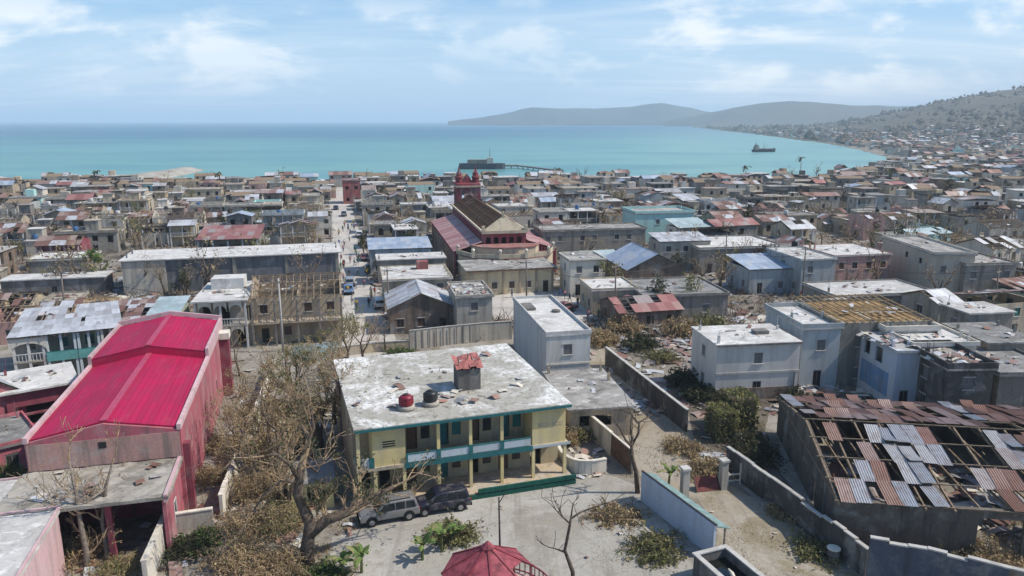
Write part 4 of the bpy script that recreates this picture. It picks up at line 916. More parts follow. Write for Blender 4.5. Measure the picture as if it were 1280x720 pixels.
for i in range(3):
    a = MB(); x0 = -wd_ / 2 + .4 + (wd_ - .8) * i / 3; arch_panel(a, x0 + .15, x0 + (wd_ - .8) / 3 - .15, -6.03, 5.2, 6.55, .9); a.build('arch', M['wall white'], h_)
    a = MB(); arch_panel(a, x0 + .15, x0 + (wd_ - .8) / 3 - .15, -6.03, 1.9, 3.1, .9); a.build('arch', M['wall pale grey'], h_)
part('hip_cap', M['slab light'], h_, (-2.2, 2.2, 1.0, 4.2, 6.81, 8.3))
# teal galleried row
for i, (fl, fr, d_, rf, ms, wl, lb) in enumerate([((12, 424), (54, 420), 11, 'tin silver', .35, 'pale grey', 'pale house with one wide arched window at the end of the teal row'),
        ((55, 420), (94, 416), 11, 'tin silver', .2, 'pale green', 'teal balconied house beside the arched window house'), ((95, 416), (124, 413), 11, 'tin silver', .30, 'pale green', 'narrow teal balconied house with a wavy pale tin roof'),
        ((125, 413), (150, 410), 11, 'tin silver', .15, 'grey', 'narrow grey house with pale tin roof between teal and dark green fronts'), ((151, 409), (178, 407), 10, 'tin rusty', .3, 'dark grey', 'dark fronted house with a patch of rusty roof in the teal row'), ((179, 404), (216, 402), 10, 'tin aqua', .0, 'pale green', 'house with a smooth pale aqua tin roof behind the magenta roofed hall')]):
    hpx(fl, fr, d_, 5.8, 2, wl, rf, label=lb, near=True, miss=ms, rise=.7, lean='back', gallery=1.5, seed=20 + i, rail='teal' if i in (1, 2, 5) else 'frame white', cols='palewhite' if i in (1, 2) else 'frame white', shut='shutter green' if i in (1, 2) else 'shutter grey')
    if i in (1, 2): h_ = HOUSES[-1]['o']; w_ = HOUSES[-1]['w']; part('balcony_panel', plain('teal_pale%d' % i, (0.12, 0.33, 0.31), .7), h_, (-w_ / 2, w_ / 2, -d_ / 2 - .05, -d_ / 2 - .003, 2.7, 3.75))
h_ = HOUSES[-6]['o']; a = MB(); arch_panel(a, -1.9, 1.9, -5.55, 3.9, 5.7, 1.2); a.build('arch', M['wall white'], h_)
# pink neighbours at the left edge
hpx((-30, 505), (30, 490), 8, 4.6, 1, 'pink', 'tin silver', label='pink house with a grey tin roof at the left edge', near=True, seed=31, rise=1.5, axis='y', wallmat=M['pinkwall'])
hpx((6, 493), (92, 478), 6.5, 4.9, 2, 'pink', 'slab light', label='deep pink block with a cream flat roof beside the magenta roofed hall', near=True, seed=32, parapet=0, ov=.5, wallmat=M['pinkdark'], dens=.6, front_ops=[(.6, 6.5, 1.5, 3.4)])
hpx((-20, 566), (48, 549), 7, 2.8, 1, 'pink', 'slab dark', label='low rose wall annex with a dark roof below the cream roofed block', near=True, seed=33, parapet=.3, cat='annex', wallmat=M['pinkwall'], dens=.4)
# flat roofs in the bottom left corner
c_ = P(72, 640, 4.4); rz = R(16); ux, uy = Vector((math.cos(rz), math.sin(rz), 0)), Vector((-math.sin(rz), math.cos(rz), 0)); cc = c_ - ux * 4.0 - uy * 6.5
house(cc, rz, 8, 13, 4.4, 1, 'pink', 'slab light', label='pink house with a smooth white flat roof in the bottom corner', near=True, seed=34, parapet=.18, ov=.18, clutter=False, wallmat=M['pinkpale'], dens=.5)
cc = P(20, 622, 4.2) - ux * 3.2 + uy * .6; house(cc, rz, 6, 4, 4.2, 1, 'pink', 'slab light', label='small annex with a white flat roof behind the corner house', near=True, seed=35, parapet=.15, ov=.15, clutter=False, wallmat=M['pinkpale'], cat='annex')
# right of the lane
hpx((897, 433), (1000, 428), 7.2, 6.3, 2, 'white', 'slab light', az=8, label='plain white two storey house with a bright flat roof beside the lane', near=True, dens=.3, seed=41, parapet=0, ov=.15, wallmat=plaster('white_lav', (0.62, 0.59, 0.54), .35))
h_ = HOUSES[-1]['o']; part('roof_hatch', M['wall dark grey'], h_, (1.0, 2.6, -.6, .6, 6.505, 6.9)); part('plinth', M['wall brown'], h_, (-4.9, 4.9, -3.7, -3.605, 0, 1.4))
hpx((1004, 412), (1048, 409), 9.5, 7.0, 2, 'pale blue', 'slab light', az=6, label='blue grey house with a small terrace wedged behind the white house', near=True, dens=.55, seed=42, parapet=.5, wallmat=plaster('blue_grey', (0.42, 0.45, 0.45), .5))
hpx((1050, 404), (1142, 393), 11, 7.6, 2, 'grey', 'tin rusty', az=6, label='house with a low walled roof of bare yellowish timbers', near=True, miss=.86, rise=.5, lean='back', seed=43, dens=.5)
hpx((1122, 441), (1148, 439), 7.5, 6.3, 2, 'pale blue', 'slab light', az=3, label='bluish white house with a mural of blue on its flank', near=True, seed=44, left_ops=[(.8, 2.0, 4.4, 5.9), (3.2, 4.6, 4.2, 5.9)], parapet=.1, wallmat=plaster('bluish_white', (0.50, 0.56, 0.63), .3), dens=.6)
h_ = HOUSES[-1]['o']; w_ = HOUSES[-1]['w']; part('painted_panel', plaster('blue_paint', (0.14, 0.26, 0.42), .4), h_, (-w_ / 2 - .03, -w_ / 2 - .003, -2.6, 3.0, 1.0, 3.6))
RUB.append((*h_.location.xy, 6.55, 3, 40))
hpx((1142, 433), (1219, 431), 8.5, 6.4, 2, 'white', 'slab light', az=3, label='white flat roofed house behind the bluish one with a broken parapet', near=True, seed=45, dens=.5, parapet=.3)
hpx((1108, 414), (1166, 410), 6, 6.9, 2, 'white', 'slab light', az=5, label='white topped block squeezed behind the broken parapet house', seed=46, dens=.5, parapet=.4)
hpx((1186, 463), (1240, 461), 7.5, 6.0, 2, 'dark grey', 'slab', az=2, label='unpainted dark block house with a ruined upper floor', near=True, seed=47, dens=.6, parapet=.6, wallmat=M['blockdark'])
RUB.append((*HOUSES[-1]['o'].location.xy, 6.3, 3, 60))
hpx((1250, 470), (1330, 468), 8, 4.6, 1, 'dark grey', 'slab dark', az=2, label='dark house with a slate flat roof cut by the right edge', near=True, seed=48, dens=.5)
hpx((1236, 430), (1300, 428), 8, 5.6, 2, 'grey', 'slab dark', az=4, label='grey house with a dark sloping slab at the right edge', near=True, seed=49, dens=.5, parapet=0)
hpx((1212, 393), (1264, 390), 5, 6.6, 2, 'grey', 'slab light', az=8, label='small grey cube house with a bright white roof near the right edge', near=True, seed=50, dens=.4, parapet=0)
hpx((1045, 372), (1165, 366), 9, 4.4, 1, 'grey', 'slab light', az=9, label='long low house with a cream grey flat roof before the pink fronts', near=True, seed=51, dens=.5, parapet=.2)
hpx((1003, 326), (1043, 324), 12, 6.4, 2, 'pale blue', 'slab light', az=10, label='pale blue two storey house with red ground floor front', near=True, seed=52, gallery=0, parapet=.1)
h_ = HOUSES[-1]['o']; w_ = HOUSES[-1]['w']; part('shopfront', M['wall red'], h_, (-w_ / 2 + .1, w_ / 2 - .1, -6.06, -6.003, 0.02, 1.0))
hpx((1044, 321), (1108, 317), 11, 6.6, 2, 'pink', 'slab light', az=11, label='pink two storey house with red shutters by the parked white van', near=True, seed=53, shut='shutter brown', parapet=.1, dens=1.2)
hpx((1168, 319), (1205, 316), 19, 8.0, 2, 'cream', 'slab', az=-2, label='tall cream grey block with a blank flank facing the camera', near=True, seed=54, left_ops=[(9, 10, 6, 7), (14, 15, 5.8, 6.8)], parapet=.4, wallmat=plaster('blank_cream', (0.56, 0.50, 0.40), .45))
hpx((1208, 332), (1268, 330), 9, 6.5, 2, 'grey', 'slab', az=6, label='grey two storey house beside the tall blank flanked block', near=True, seed=55)
hpx((938, 338), (987, 335), 9, 4.4, 1, 'pale blue', 'tin blue', az=10, label='small house with a pale blue tin roof above the lane', near=True, seed=56, lean='back', rise=1.0)
hpx((795, 268), (857, 264), 10, 7.2, 2, 'turquoise', 'slab', az=11, label='bright turquoise house standing out among the grey roofs', near=True, seed=57, dens=.7, parapet=.6)
hpx((678, 290), (800, 284), 8, 6.4, 2, 'grey', 'slab', az=11, label='long grey two storey block before the turquoise house', near=True, seed=58, dens=1.1)
hpx((713, 327), (753, 324), 7, 6.2, 2, 'white', 'slab', az=11, label='whitewashed two storey house behind the plaza', near=True, seed=59, shut='shutter grey')
hpx((785, 338), (856, 335), 13, 4.0, 1, 'brown', 'tin blue', az=11, label='open fronted house with a shiny blue gable roof', seed=60, axis='y', rise=2.6, miss=.12)
hpx((741, 364), (792, 360), 8, 3.9, 1, 'cream', 'slab light', az=9, label='low cream house with a whitish roof beside the plaza', near=True, seed=61)
hpx((775, 392), (845, 384), 8, 2.6, 1, 'brown', 'tin red', az=14, label='collapsed house with crumpled red tin sheets beside the plaza', seed=62, miss=.45, rise=1.3)
hpx((805, 372), (905, 366), 12, 3.6, 1, 'grey', 'slab dark', az=8, label='wide low grey house with a mossy flat roof over the lane', seed=63, near=True, dens=.5)
hpx((480, 352), (562, 346), 11, 5.2, 2, 'cream', 'slab light', az=12, label='cream flat roofed house with a red cabin between street and church', near=True, seed=64, parapet=.15)
h_ = HOUSES[-1]['o']; part('roof_cabin', M['wall red'], h_, (.5, 2.4, 2.2, 3.8, 5.41, 6.7))
hpx((462, 313), (533, 307), 9, 5.2, 1, 'pale blue', 'tin blue', az=12, label='blue walled house with a patched pale roof left of the church', seed=65, lean='back', rise=.8, miss=.2, near=True)
hpx((472, 326), (553, 320), 6, 4.6, 1, 'grey', 'slab light', az=12, label='grey house with a thin white roof edge left of the church aisle', seed=66, near=True, dens=.6, parapet=0)
hpx((487, 387), (566, 382), 10, 3.7, 1, 'brown', 'tin silver', az=12, label='dark timber house with a grey and pink tin gable by the street', near=True, seed=67, axis='y', rise=2.0, miss=.12, shut='shutter brown')
hpx((571, 373), (613, 369), 9, 5.8, 2, 'pale grey', 'slab', az=12, label='narrow pale two storey house with a debris littered roof before the apse', near=True, seed=68, dens=.9)
RUB.append((*HOUSES[-1]['o'].location.xy, 6.05, 4, 60))
hpx((32, 327), (112, 322), 8, 4.0, 1, 'grey', 'slab light', az=13, label='grey house with a whitish flat roof above the long wall', near=True, seed=69)
hpx((44, 308), (100, 304), 8, 5.2, 1, 'pink', 'tin rusty', az=13, label='house with magenta and pink pillars along its front', seed=70, gallery=1.6, cols='pinkpale', wallmat=M['pinkdark'], miss=.35)
hpx((0, 352), (132, 345), 5, 3.2, 1, 'dark grey', 'slab light', az=13, label='long low wall house with a pale flat roof at the left', seed=71, dens=.3, parapet=0, near=True)
hpx((428, 226), (448, 225), 8, 8.5, 2, 'red', 'slab', az=13, label='bright red house at the seaward end of the street', seed=72)
hpx((875, 312), (968, 306), 14, 5.0, 1, 'grey', 'slab light', az=9, label='wide grey house with long pale roof strips right of the blue gable', seed=73, near=True, dens=.7)
hpx((826, 303), (880, 299), 7, 6.0, 2, 'pale grey', 'tin silver', az=9, label='pale house with a curved white tin edge right of the church', seed=74, lean='back', rise=.7, near=True)
for i, (fl, fr, d_, h_, rf, ms, wl, lb) in enumerate((((-14, 404), (36, 400), 8, 3.2, 'tin rusty', .6, 'pink', 'wrecked pink house heaped with sheets behind the arched window house'), ((46, 396), (84, 392), 7, 3.0, 'tin silver', .5, 'pale grey', 'roof torn pale house behind the teal balconies'), ((92, 390), (134, 386), 7, 3.4, 'tin rusty', .66, 'beige', 'beige house stripped to its rafters behind the teal row'),
        ((142, 392), (178, 389), 6, 3.0, 'tin rusty', .4, 'brown', 'brown shack with patchy rust roof before the slate grey hall'), ((-10, 384), (40, 380), 7, 2.8, 'tin rusty', .5, 'cream', 'cream shack with torn rust roof below the long wall house'), ((52, 380), (96, 376), 6, 2.8, 'slab tan', 0, 'grey', 'grey shack with tan flat top below the long wall house'))):
    hpx(fl, fr, d_, h_, 1, wl, rf, label=lb, near=True, miss=ms, rise=1.1, seed=120 + i, az=14)
h_ = [h for h in HOUSES if 'yellowish timbers' in h['o']['label']][0]; w_ = h_['w']; part('ceiling', plain('ceiling_tan', (0.30, 0.20, 0.10), .9, .1, 0, .3, 1.5), h_['o'], (-w_ / 2 + .3, w_ / 2 - .3, -5.2, 5.2, 7.3, 7.4))
h_ = [h for h in HOUSES if 'plain white two' in h['o']['label']][0]; w_ = h_['w']; part('belt_course', M['coping'], h_['o'], (-w_ / 2 - .05, w_ / 2 + .05, -3.68, -3.603, 3.0, 3.25)); part('gutter', M['wall dark grey'], h_['o'], (-w_ / 2 - .1, w_ / 2 + .1, -3.86, -3.753, 6.28, 6.45)); part('drainpipe', M['wall grey'], h_['o'], (w_ / 2 - .5, w_ / 2 - .4, -3.71, -3.61, 1.41, 2.99))
# ------------------------------------------------------------------ the rest of the town, house by house
rt = random.Random(77); PLAN = []
WALLS = ['grey'] * 4 + ['pale grey'] * 6 + ['white'] * 5 + ['cream'] * 6 + ['beige'] * 5 + ['pink'] * 2 + ['pale blue'] * 2 + ['dark grey'] * 4 + ['brown'] * 3 + ['pale green'] + ['turquoise']
ROOFS = ['tin rusty'] * 13 + ['tin silver'] * 6 + ['slab'] * 4 + ['slab tan'] * 5 + ['slab rust'] * 3 + ['slab light'] * 5 + ['slab dark'] * 3 + ['tin red'] + ['tin blue'] + ['tin aqua'] + ['none']
def open_ground(p):          # streets, plaza, the lane, the foreground yards
    d = p - SO; s, t_ = d.dot(SD), d.dot(ST)
    if abs(t_) < 5.6 and s < 240: return True
    u, v = proj((p.x, p.y, 0))
    if v > 470: return True
    if 592 < u < 800 and 352 < v < 420: return True
    if v > 400 and u < 960: return True
    if 135 < u < 435 and 312 < v < 440: return True
    return v > 430
HB = []
for h in HOUSES:      # what the photograph shows of the houses above stays in view
    u, v = proj((h['c'].x, h['c'].y, h['c'].z)); k = 930 / h['c'].length; HB.append((u - h['w'] * k * .5, u + h['w'] * k * .5, v - 4, v + h['c'].z * k * .75, h['c'].length))
HB.append((530, 690, 213, 335, 170)); HB.append((270, 420, 325, 430, 110))
def hides(p, rz, wd, d_):
    r = p.length; k = 930 / r; u, v = proj((p.x, p.y, 5.5)); x0, x1, y0, y1 = u - wd * k * .5, u + wd * k * .5, v, v + 5.5 * k
    for a, b, c, d, rr_ in HB:
        if r > rr_ - 3: continue
        ox, oy = min(x1, b) - max(x0, a), min(y1, d) - max(y0, c)
        if ox > 0 and oy > 0 and ox * oy > .12 * (b - a) * (d - c): return True
    return False
s = -46.0; row = 0
while s < 1750:
    dep = rt.uniform(5.8, 8.8); t_ = -430.0
    while t_ < 1150:
        wd = rt.uniform(4.2, 9.0) if rt.random() < .8 else rt.uniform(9, 13); sx = s + dep / 2 + rt.uniform(-1.0, 1.0); tx = t_ + wd / 2; t_ += wd + (rt.uniform(.35, 1.0) if rt.random() < .85 else rt.uniform(1.2, 3.2))
        k = int(t_ // 62)
        if t_ % 62 < 4.5 and s < 320: t_ += 4.5; continue
        p = town(sx, tx)
        if p.y < 70: continue
        u, v = proj((p.x, p.y, 4))
        if u < -70 or u > 1350 or v < 150: continue
        if sdf(p.x, p.y) < 13 or open_ground(p): continue
        r = p.length
        if r > 650 and rt.random() < .3 + .5 * (mnoise.noise(Vector((p.x / 110.0, p.y / 110.0, 2.2))) < 0.0): continue
        if r > 1200 and rt.random() < .5: continue
        zg = land_z(p.x, p.y) if r > 900 else 0.0
        if zg > 34: continue
        far = smooth(40, 140, p.x)
        rz = -STREET_AZ + R(rt.gauss(0, 2.2 + 8 * far) - 7 * far); d_ = dep * rt.uniform(.82, .98)
        o_ = (p.x, p.y, rz, wd / 2 + .15, d_ / 2 + .15)
        if any(overlap(o_, q_) for q_ in OCC if abs(q_[0] - p.x) < 40 and abs(q_[1] - p.y) < 40): continue
        if rt.random() < .03: continue
        if hides(p, rz, wd, d_): continue
        OCC.append(o_); PLAN.append((r, p, rz, wd, d_, zg))
    s += dep + 0.5; row += 1
    if row % 5 == 0: s += 3.2
PLAN.sort(key=lambda q: q[0]); NEAR_N = 300 - len(HOUSES)
stk = {}
def pick(r):
    rf = rt.choice(ROOFS); st = 1 if rt.random() < .55 else 2
    h = (2.7 + rt.random() * .8) if st == 1 else (4.9 + rt.random() * 1.0)
    miss = 0.0
    if rf.startswith('tin'): miss = rt.choice((.1, .3, .4, .45, .5, .66, .72, .8)) if rf in ('tin rusty', 'tin silver') else rt.choice((0, .1, .3))
    return rf, st, h, miss
for i, (r, p, rz, wd, d_, zg) in enumerate(PLAN[:NEAR_N]):
    rf, st, h, miss = pick(r); wl = rt.choice(WALLS); occ = len(OCC)
    house(p, rz, wd, d_, h, st, wl, rf, near=r < 150, miss=miss, rise=rt.uniform(.8, 1.6), axis=rt.choice('xxy'), lean=rt.choice((None, None, None, 'back', 'front')), gallery=1.5 if rt.random() < (.6 if st == 2 else .3) else 0.0,
          dens=rt.uniform(.6, 1.1), seed=200 + i, parapet=rt.choice((0, 0, .2, .4, .7)), pent=rt.random() < .3, shut=rt.choice(('shutter grey', 'shutter brown', 'shutter green')), group='houses of the storm hit town', extra=rt.random())
    OCC.pop()
# the many houses further off, told apart only as a mass
slots = ['slab tan', 'slab rust'] + ['wall ' + q for q in ('grey', 'pale grey', 'white', 'cream', 'beige', 'pink', 'pale blue', 'dark grey', 'brown')] + ['slab', 'slab light', 'slab dark', 'tin rusty', 'tin silver', 'tin red', 'wood', 'dark', 'tin blue', 'wall turquoise']
SL = {k: i for i, k in enumerate(slots)}; far = MB()
for (r, p, rz, wd, d_, zg) in PLAN[NEAR_N:]:
    rf, st, h, miss = pick(r); wl = rt.choice(WALLS); wl = wl if 'wall ' + wl in SL else 'grey'; b = MB(); wi = SL['wall ' + wl]
    b.box(-wd / 2, wd / 2, -d_ / 2, d_ / 2, -1.5, h - .02, wi)
    if r < 620:
        n = int(wd / 2.6)
        for s_ in range(st):
            for k in range(n):
                if rt.random() < .7: x = -wd / 2 + wd * (k + .5) / n; z = s_ * 2.9 + .9; b.box(x - .5, x + .5, -d_ / 2 - .05, -d_ / 2 + .1, z, z + 1.25, SL['dark'])
    if rf.startswith('slab') or rf == 'none':
        m_ = SL[rf] if rf != 'none' else SL['dark']; b.box(-wd / 2 - .3, wd / 2 + .3, -d_ / 2 - .3, d_ / 2 + .3, h, h + .25, m_)
        if rt.random() < .3: x, y = rt.uniform(-.3, .3) * wd, rt.uniform(-.2, .3) * d_; b.box(x - 1.3, x + 1.3, y - 1.2, y + 1.2, h + .25, h + 2.4, wi)
        if rf == 'none':
            for y in (-d_ / 2, d_ / 2 - .25): b.box(-wd / 2, wd / 2, y, y + .25, h + .25, h + .9, wi)
    else:
        m_ = SL.get(rf, SL['tin silver']); rise = rt.uniform(.8, 1.5); g = MB(); gable_roof(g, g, wd, d_, h, rise, rt.choice('xxy'), miss, rt, 2.2 if r < 600 else 4, 3.0, .35, 0)
        if miss > .3: b.add([(-wd / 2, -d_ / 2, h + .02), (wd / 2, -d_ / 2, h + .02), (wd / 2, 0, h + rise * .85), (-wd / 2, 0, h + rise * .85), (wd / 2, d_ / 2, h + .02), (-wd / 2, d_ / 2, h + .02)], [(0, 1, 2, 3), (3, 2, 4, 5)], SL['wood'])
        o_ = len(b.v); b.v += g.v; b.f += [tuple(i + o_ for i in f) for f in g.f]; b.m += [m_] * len(g.f)
    c, sn = math.cos(rz), math.sin(rz); o_ = len(far.v)
    far.v += [(p.x + x * c - y * sn, p.y + x * sn + y * c, zg + z) for x, y, z in b.v]; far.f += [tuple(i + o_ for i in f) for f in b.f]; far.m += b.m
stuff(far.build('distant_houses', [M[k] for k in slots]), 'mass of small damaged houses crowding the far town towards the hill', 'houses')
print('houses', len(HOUSES), 'far', len(PLAN) - NEAR_N, 'last near r', PLAN[NEAR_N][0])
# ------------------------------------------------------------------ walls, gates, yard things
def wall_line(name, label, pts, h, th, mat, cap=None, z0=0.0, jag=0.0, cat='wall', cut=None):
    """pts: ground points in order"""
    c = sum((Vector(p) for p in pts), Vector()) / len(pts); t = thing(name, label, cat, (c.x, c.y, 0)); rr = random.Random(int(c.x * 10)); mb = MB(); cp = MB()
    for a, b in zip(pts, pts[1:]):
        a, b = Vector(a) - c, Vector(b) - c; d = (b - a); L_ = d.length; d.normalize(); nn = Vector((-d.y, d.x, 0)); n = max(1, int(L_ / (1.1 if jag else 40)))
        for i in range(n):
            p, q = a + d * L_ * i / n, a + d * (L_ * (i + 1) / n); hh = h - (rr.random() ** 2 * jag); p.z = q.z = 0
            mb.hexa([p - nn * th / 2, q - nn * th / 2, q + nn * th / 2, p + nn * th / 2] + [v + Vector((0, 0, hh)) for v in (p - nn * th / 2, q - nn * th / 2, q + nn * th / 2, p + nn * th / 2)])
            if cap: w2 = th / 2 + .05; cp.hexa([v + Vector((0, 0, hh + .003)) for v in (p - nn * w2, q - nn * w2, q + nn * w2, p + nn * w2)] + [v + Vector((0, 0, hh + .10)) for v in (p - nn * w2, q - nn * w2, q + nn * w2, p + nn * w2)])
    mb.build('wall_body', mat, t)
    if cap: cp.build('coping', cap, t)
    return t
g = lambda x, y: P(x, y, 0)
wall_line('boundary_wall', 'long stained wall with a pale coping running down beside the lane', [g(757, 456), g(806, 497), g(858, 540)], 2.3, .22, M['blockdark'], M['coping'])
wall_line('boundary_wall', 'dark block wall with a broken pale top before the warehouse', [g(908, 588), g(1000, 659), g(1082, 722)], 2.3, .22, M['blockdark'], M['coping'], jag=.35)
wall_line('boundary_wall', 'slate blue wall with a jagged pale edge in the bottom right', [P(1088, 672, 3.2), P(1160, 684, 3.2), P(1262, 710, 3.2)], 3.2, .25, plaster('slate_blue', (0.085, 0.098, 0.125), .5), M['coping'], jag=.25)
wall_line('boundary_wall', 'rubble edge wall continuing to the right border', [P(1262, 706, 3.0), P(1330, 722, 3.0)], 3.0, .25, M['wall brown'], M['coping'], jag=.3)
wall_line('boundary_wall', 'white wall running back between dried shrubs beside the rose hall', [g(278, 648), g(300, 590), g(326, 520), g(344, 470)], 2.0, .25, M['wall white'], M['wall white'], jag=.15)
wall_line('boundary_wall', 'bright white garden wall at the bottom left', [g(184, 740), g(214, 668)], 2.2, .3, M['wall white'], M['wall white'])
wall_line('boundary_wall', 'low white cross wall at the bottom left garden', [g(216, 668), g(268, 660)], 1.6, .25, M['wall pale grey'], M['wall white'])
wall_line('fence', 'pale grey panel fence behind the limewashed roof', [g(512, 437), g(560, 431), g(610, 426), g(640, 424)], 2.6, .12, M['wall pale grey'], M['coping'])
for i in range(14):
    p = g(512 + 8.4 * i, 437 - .98 * i); a = MB(); a.box(-.07, .07, -.12, -.07, 0, 2.55)
    o = a.build('fence_rib', M['wall grey'], bpy.data.objects['fence']); o.location = p - bpy.data.objects['fence'].location; o.rotation_euler = (0, 0, R(11))
wall_line('tin_fence', 'pale teal tin fence among the trees left of the limewashed roof', [g(366, 455), g(395, 451), g(424, 446)], 2.2, .06, plain('fence_teal', (0.33, 0.44, 0.46), .6, .3, .1, .2, 3))
wall_line('boundary_wall', 'cream wall along the street end behind the trees', [g(424, 446), g(470, 440), g(512, 437)], 1.3, .2, M['wall cream'], M['coping'], jag=.2)
# pale blue lean-to beside the gate
q0, q1 = P(802, 590, 2.5), P(893, 657, 2.5); d = (q1 - q0).normalized(); rz = math.atan2(d.y, d.x); Ls = (q1 - q0).length
t = thing('lean_to', 'pale blue walled lean-to with a green tin edge beside the gate', 'shed', (q0.x, q0.y, 0), rz)
a = MB(); a.panel((0, 0, 0), X_, -Y_, Ls, 2.5, .2); a.build('wall', plaster('lean_blue', (0.46, 0.52, 0.60), .3), t)
a = MB(); a.hexa([(-.1, .2, 2.35), (Ls + .1, .2, 2.35), (Ls + .1, 1.35, 1.95), (-.1, 1.35, 1.95), (-.1, .2, 2.43), (Ls + .1, .2, 2.43), (Ls + .1, 1.35, 2.03), (-.1, 1.35, 2.03)]); a.build('roof', plain('green_tin', (0.20, 0.29, 0.27), .6, .3, .1, .2), t)
part('ridge', M['iron'], t, (-.1, Ls + .1, .05, .2, 2.503, 2.58))
for i in range(5): x = .1 + (Ls - .4) * i / 4; part('post', M['wood grey'], t, (x, x + .1, 1.15, 1.25, 0, 1.97))
# small yellow annex behind the forked tree
t = thing('annex', 'small pale yellow annex left of the yellow house', 'annex', g(418, 634), R(16)); mb = MB(); mb.panel((-3.2, 0, 0), X_, -Y_, 3.2, 2.3, .2, [(1.2, 2.1, .02, 2.0)]); mb.panel((0, .2, 0), Y_, X_, 3.4, 2.3, .2); mb.panel((0, 3.8, 0), -X_, Y_, 3.2, 2.3, .2); mb.panel((-3.2, 3.6, 0), -Y_, -X_, 3.4, 2.3, .2); mb.build('wall', M['yel'], t); part('roof', M['slab dark'], t, (-3.4, .2, -.2, 4, 2.303, 2.45))
# gate
for (px, py, lb) in ((855, 622, 'grey gate pillar at the head of the pale blue lean-to'), (903, 611, 'taller grey gate pillar beside the dark wall')):
    t = thing('gate_pillar', lb, 'pillar', g(px, py), R(15), 'pillars of the yard gate'); part('shaft', M['wall pale grey'], t, (-.28, .28, -.28, .28, 0, 2.5)); part('cap', M['coping'], t, (-.36, .36, -.36, .36, 2.503, 2.68))
t = thing('fallen_gate', 'rust red sheet gate standing open between the grey pillars', 'gate', g(886, 614), R(12))
a = MB(); a.hexa([(-1.1, -.05, .05), (1.0, -.05, .05), (1.0, .05, .05), (-1.1, .05, .05), (-1.1, .75, 1.0), (1.0, .75, 1.0), (1.0, .83, .96), (-1.1, .83, .96)]); a.build('leaf_panel', plain('rust_red', (0.17, 0.055, 0.045), .75, .2, 0, .25), t)
a = MB(); a.bar((-1.1, -.08, .1), (-1.1, .72, 1.05), .06, .06); a.bar((1.0, -.08, .1), (1.0, .72, 1.05), .06, .06); a.build('gate_frame', M['iron'], t)
t = thing('white_gate_frame', 'small white gate frame beside the taller pillar', 'gate', g(917, 606), R(10)); part('post', M['wall white'], t, (-.6, -.5, -.05, .05, 0, 1.2)); part('post', M['wall white'], t, (.5, .6, -.05, .05, 0, 1.9)); part('rail', M['wall white'], t, (-.497, .497, -.04, .04, .9, 1.02)); part('rail', M['wall white'], t, (-.497, .497, -.04, .04, .35, .45))
# wall with rusty gate leaf and the curved white wall
a_, b_ = g(737, 545), g(789, 592); t = wall_line('boundary_wall', 'pale wall with a rusty brown gate leaf in the courtyard corner', [a_, a_.lerp(b_, .55)], 2.2, .2, M['wall pale grey'], M['wall white'])
d = (b_ - a_).normalized(); p = a_.lerp(b_, .55); q = thing('gate_leaf', 'rusty brown sheet metal gate leaf under the bare dark tree', 'gate', p, math.atan2(d.y, d.x)); L_ = (b_ - p).length
part('leaf_panel', plain('rusty_leaf', (0.13, 0.075, 0.055), .8, .2, 0, .25), q, (.02, L_, -.05, .05, .05, 2.15)); part('frame', M['wall white'], q, (.02, L_, -.08, .08, 2.153, 2.26)); part('post', M['wood grey'], q, (L_ + .003, L_ + .15, -.09, .09, 0, 2.2))
curve = []
for i in range(13):
    u = i / 12; x = (1 - u) ** 2 * 694 + 2 * u * (1 - u) * 698 + u * u * 757; y = (1 - u) ** 2 * 558 + 2 * u * (1 - u) * 604 + u * u * 590; curve.append(g(x, y))
wall_line('curved_wall', 'low curved white wall at the corner of the yellow house', curve, 1.25, .22, M['wall white'], M['wall white'])
# open concrete tank
cq = P(916, 712, 1.6); t = thing('cistern', 'open concrete cistern with dark water at the bottom edge', 'cistern', (cq.x, cq.y, 0), R(22))
part('cistern_wall', M['wall dark grey'], t, (-1.3, 1.3, -2.4, -2.2, 0, 1.6), (-1.3, 1.3, 2.2, 2.4, 0, 1.6), (-1.3, -1.1, -2.197, 2.197, 0, 1.6), (1.1, 1.3, -2.197, 2.197, 0, 1.6))
part('rim', M['coping'], t, (-1.4, 1.4, -2.5, -2.15, 1.603, 1.7), (-1.4, 1.4, 2.15, 2.5, 1.603, 1.7), (-1.4, -1.05, -2.147, 2.147, 1.603, 1.7), (1.05, 1.4, -2.147, 2.147, 1.603, 1.7)); part('water', plain('cistern_water', (.012, .013, .012), .08, .5), t, (-1.1, 1.1, -2.2, 2.2, .9, .95))
a = MB(); a.tube([(0, -.3, .952), (.1, .2, 1.2), (.05, .5, 1.35)], [.16, .14, .05], 8); a.build('floating_bag', M['wall white'], t, True)
t = thing('oil_drum', 'dark drum with a white lid beside the dark block wall', 'drum', g(1041, 700)); a = MB(); a.lathe([(.42, 0), (.44, .05), (.42, .1), (.42, .42), (.44, .45), (.42, .48), (.42, .85), (.44, .9)], n=16); a.build('shell', M['wall dark grey'], t, True); a = MB(); a.lathe([(.46, .903), (.46, .96), (.4, .98)], n=16); a.build('lid', M['wall white'], t)
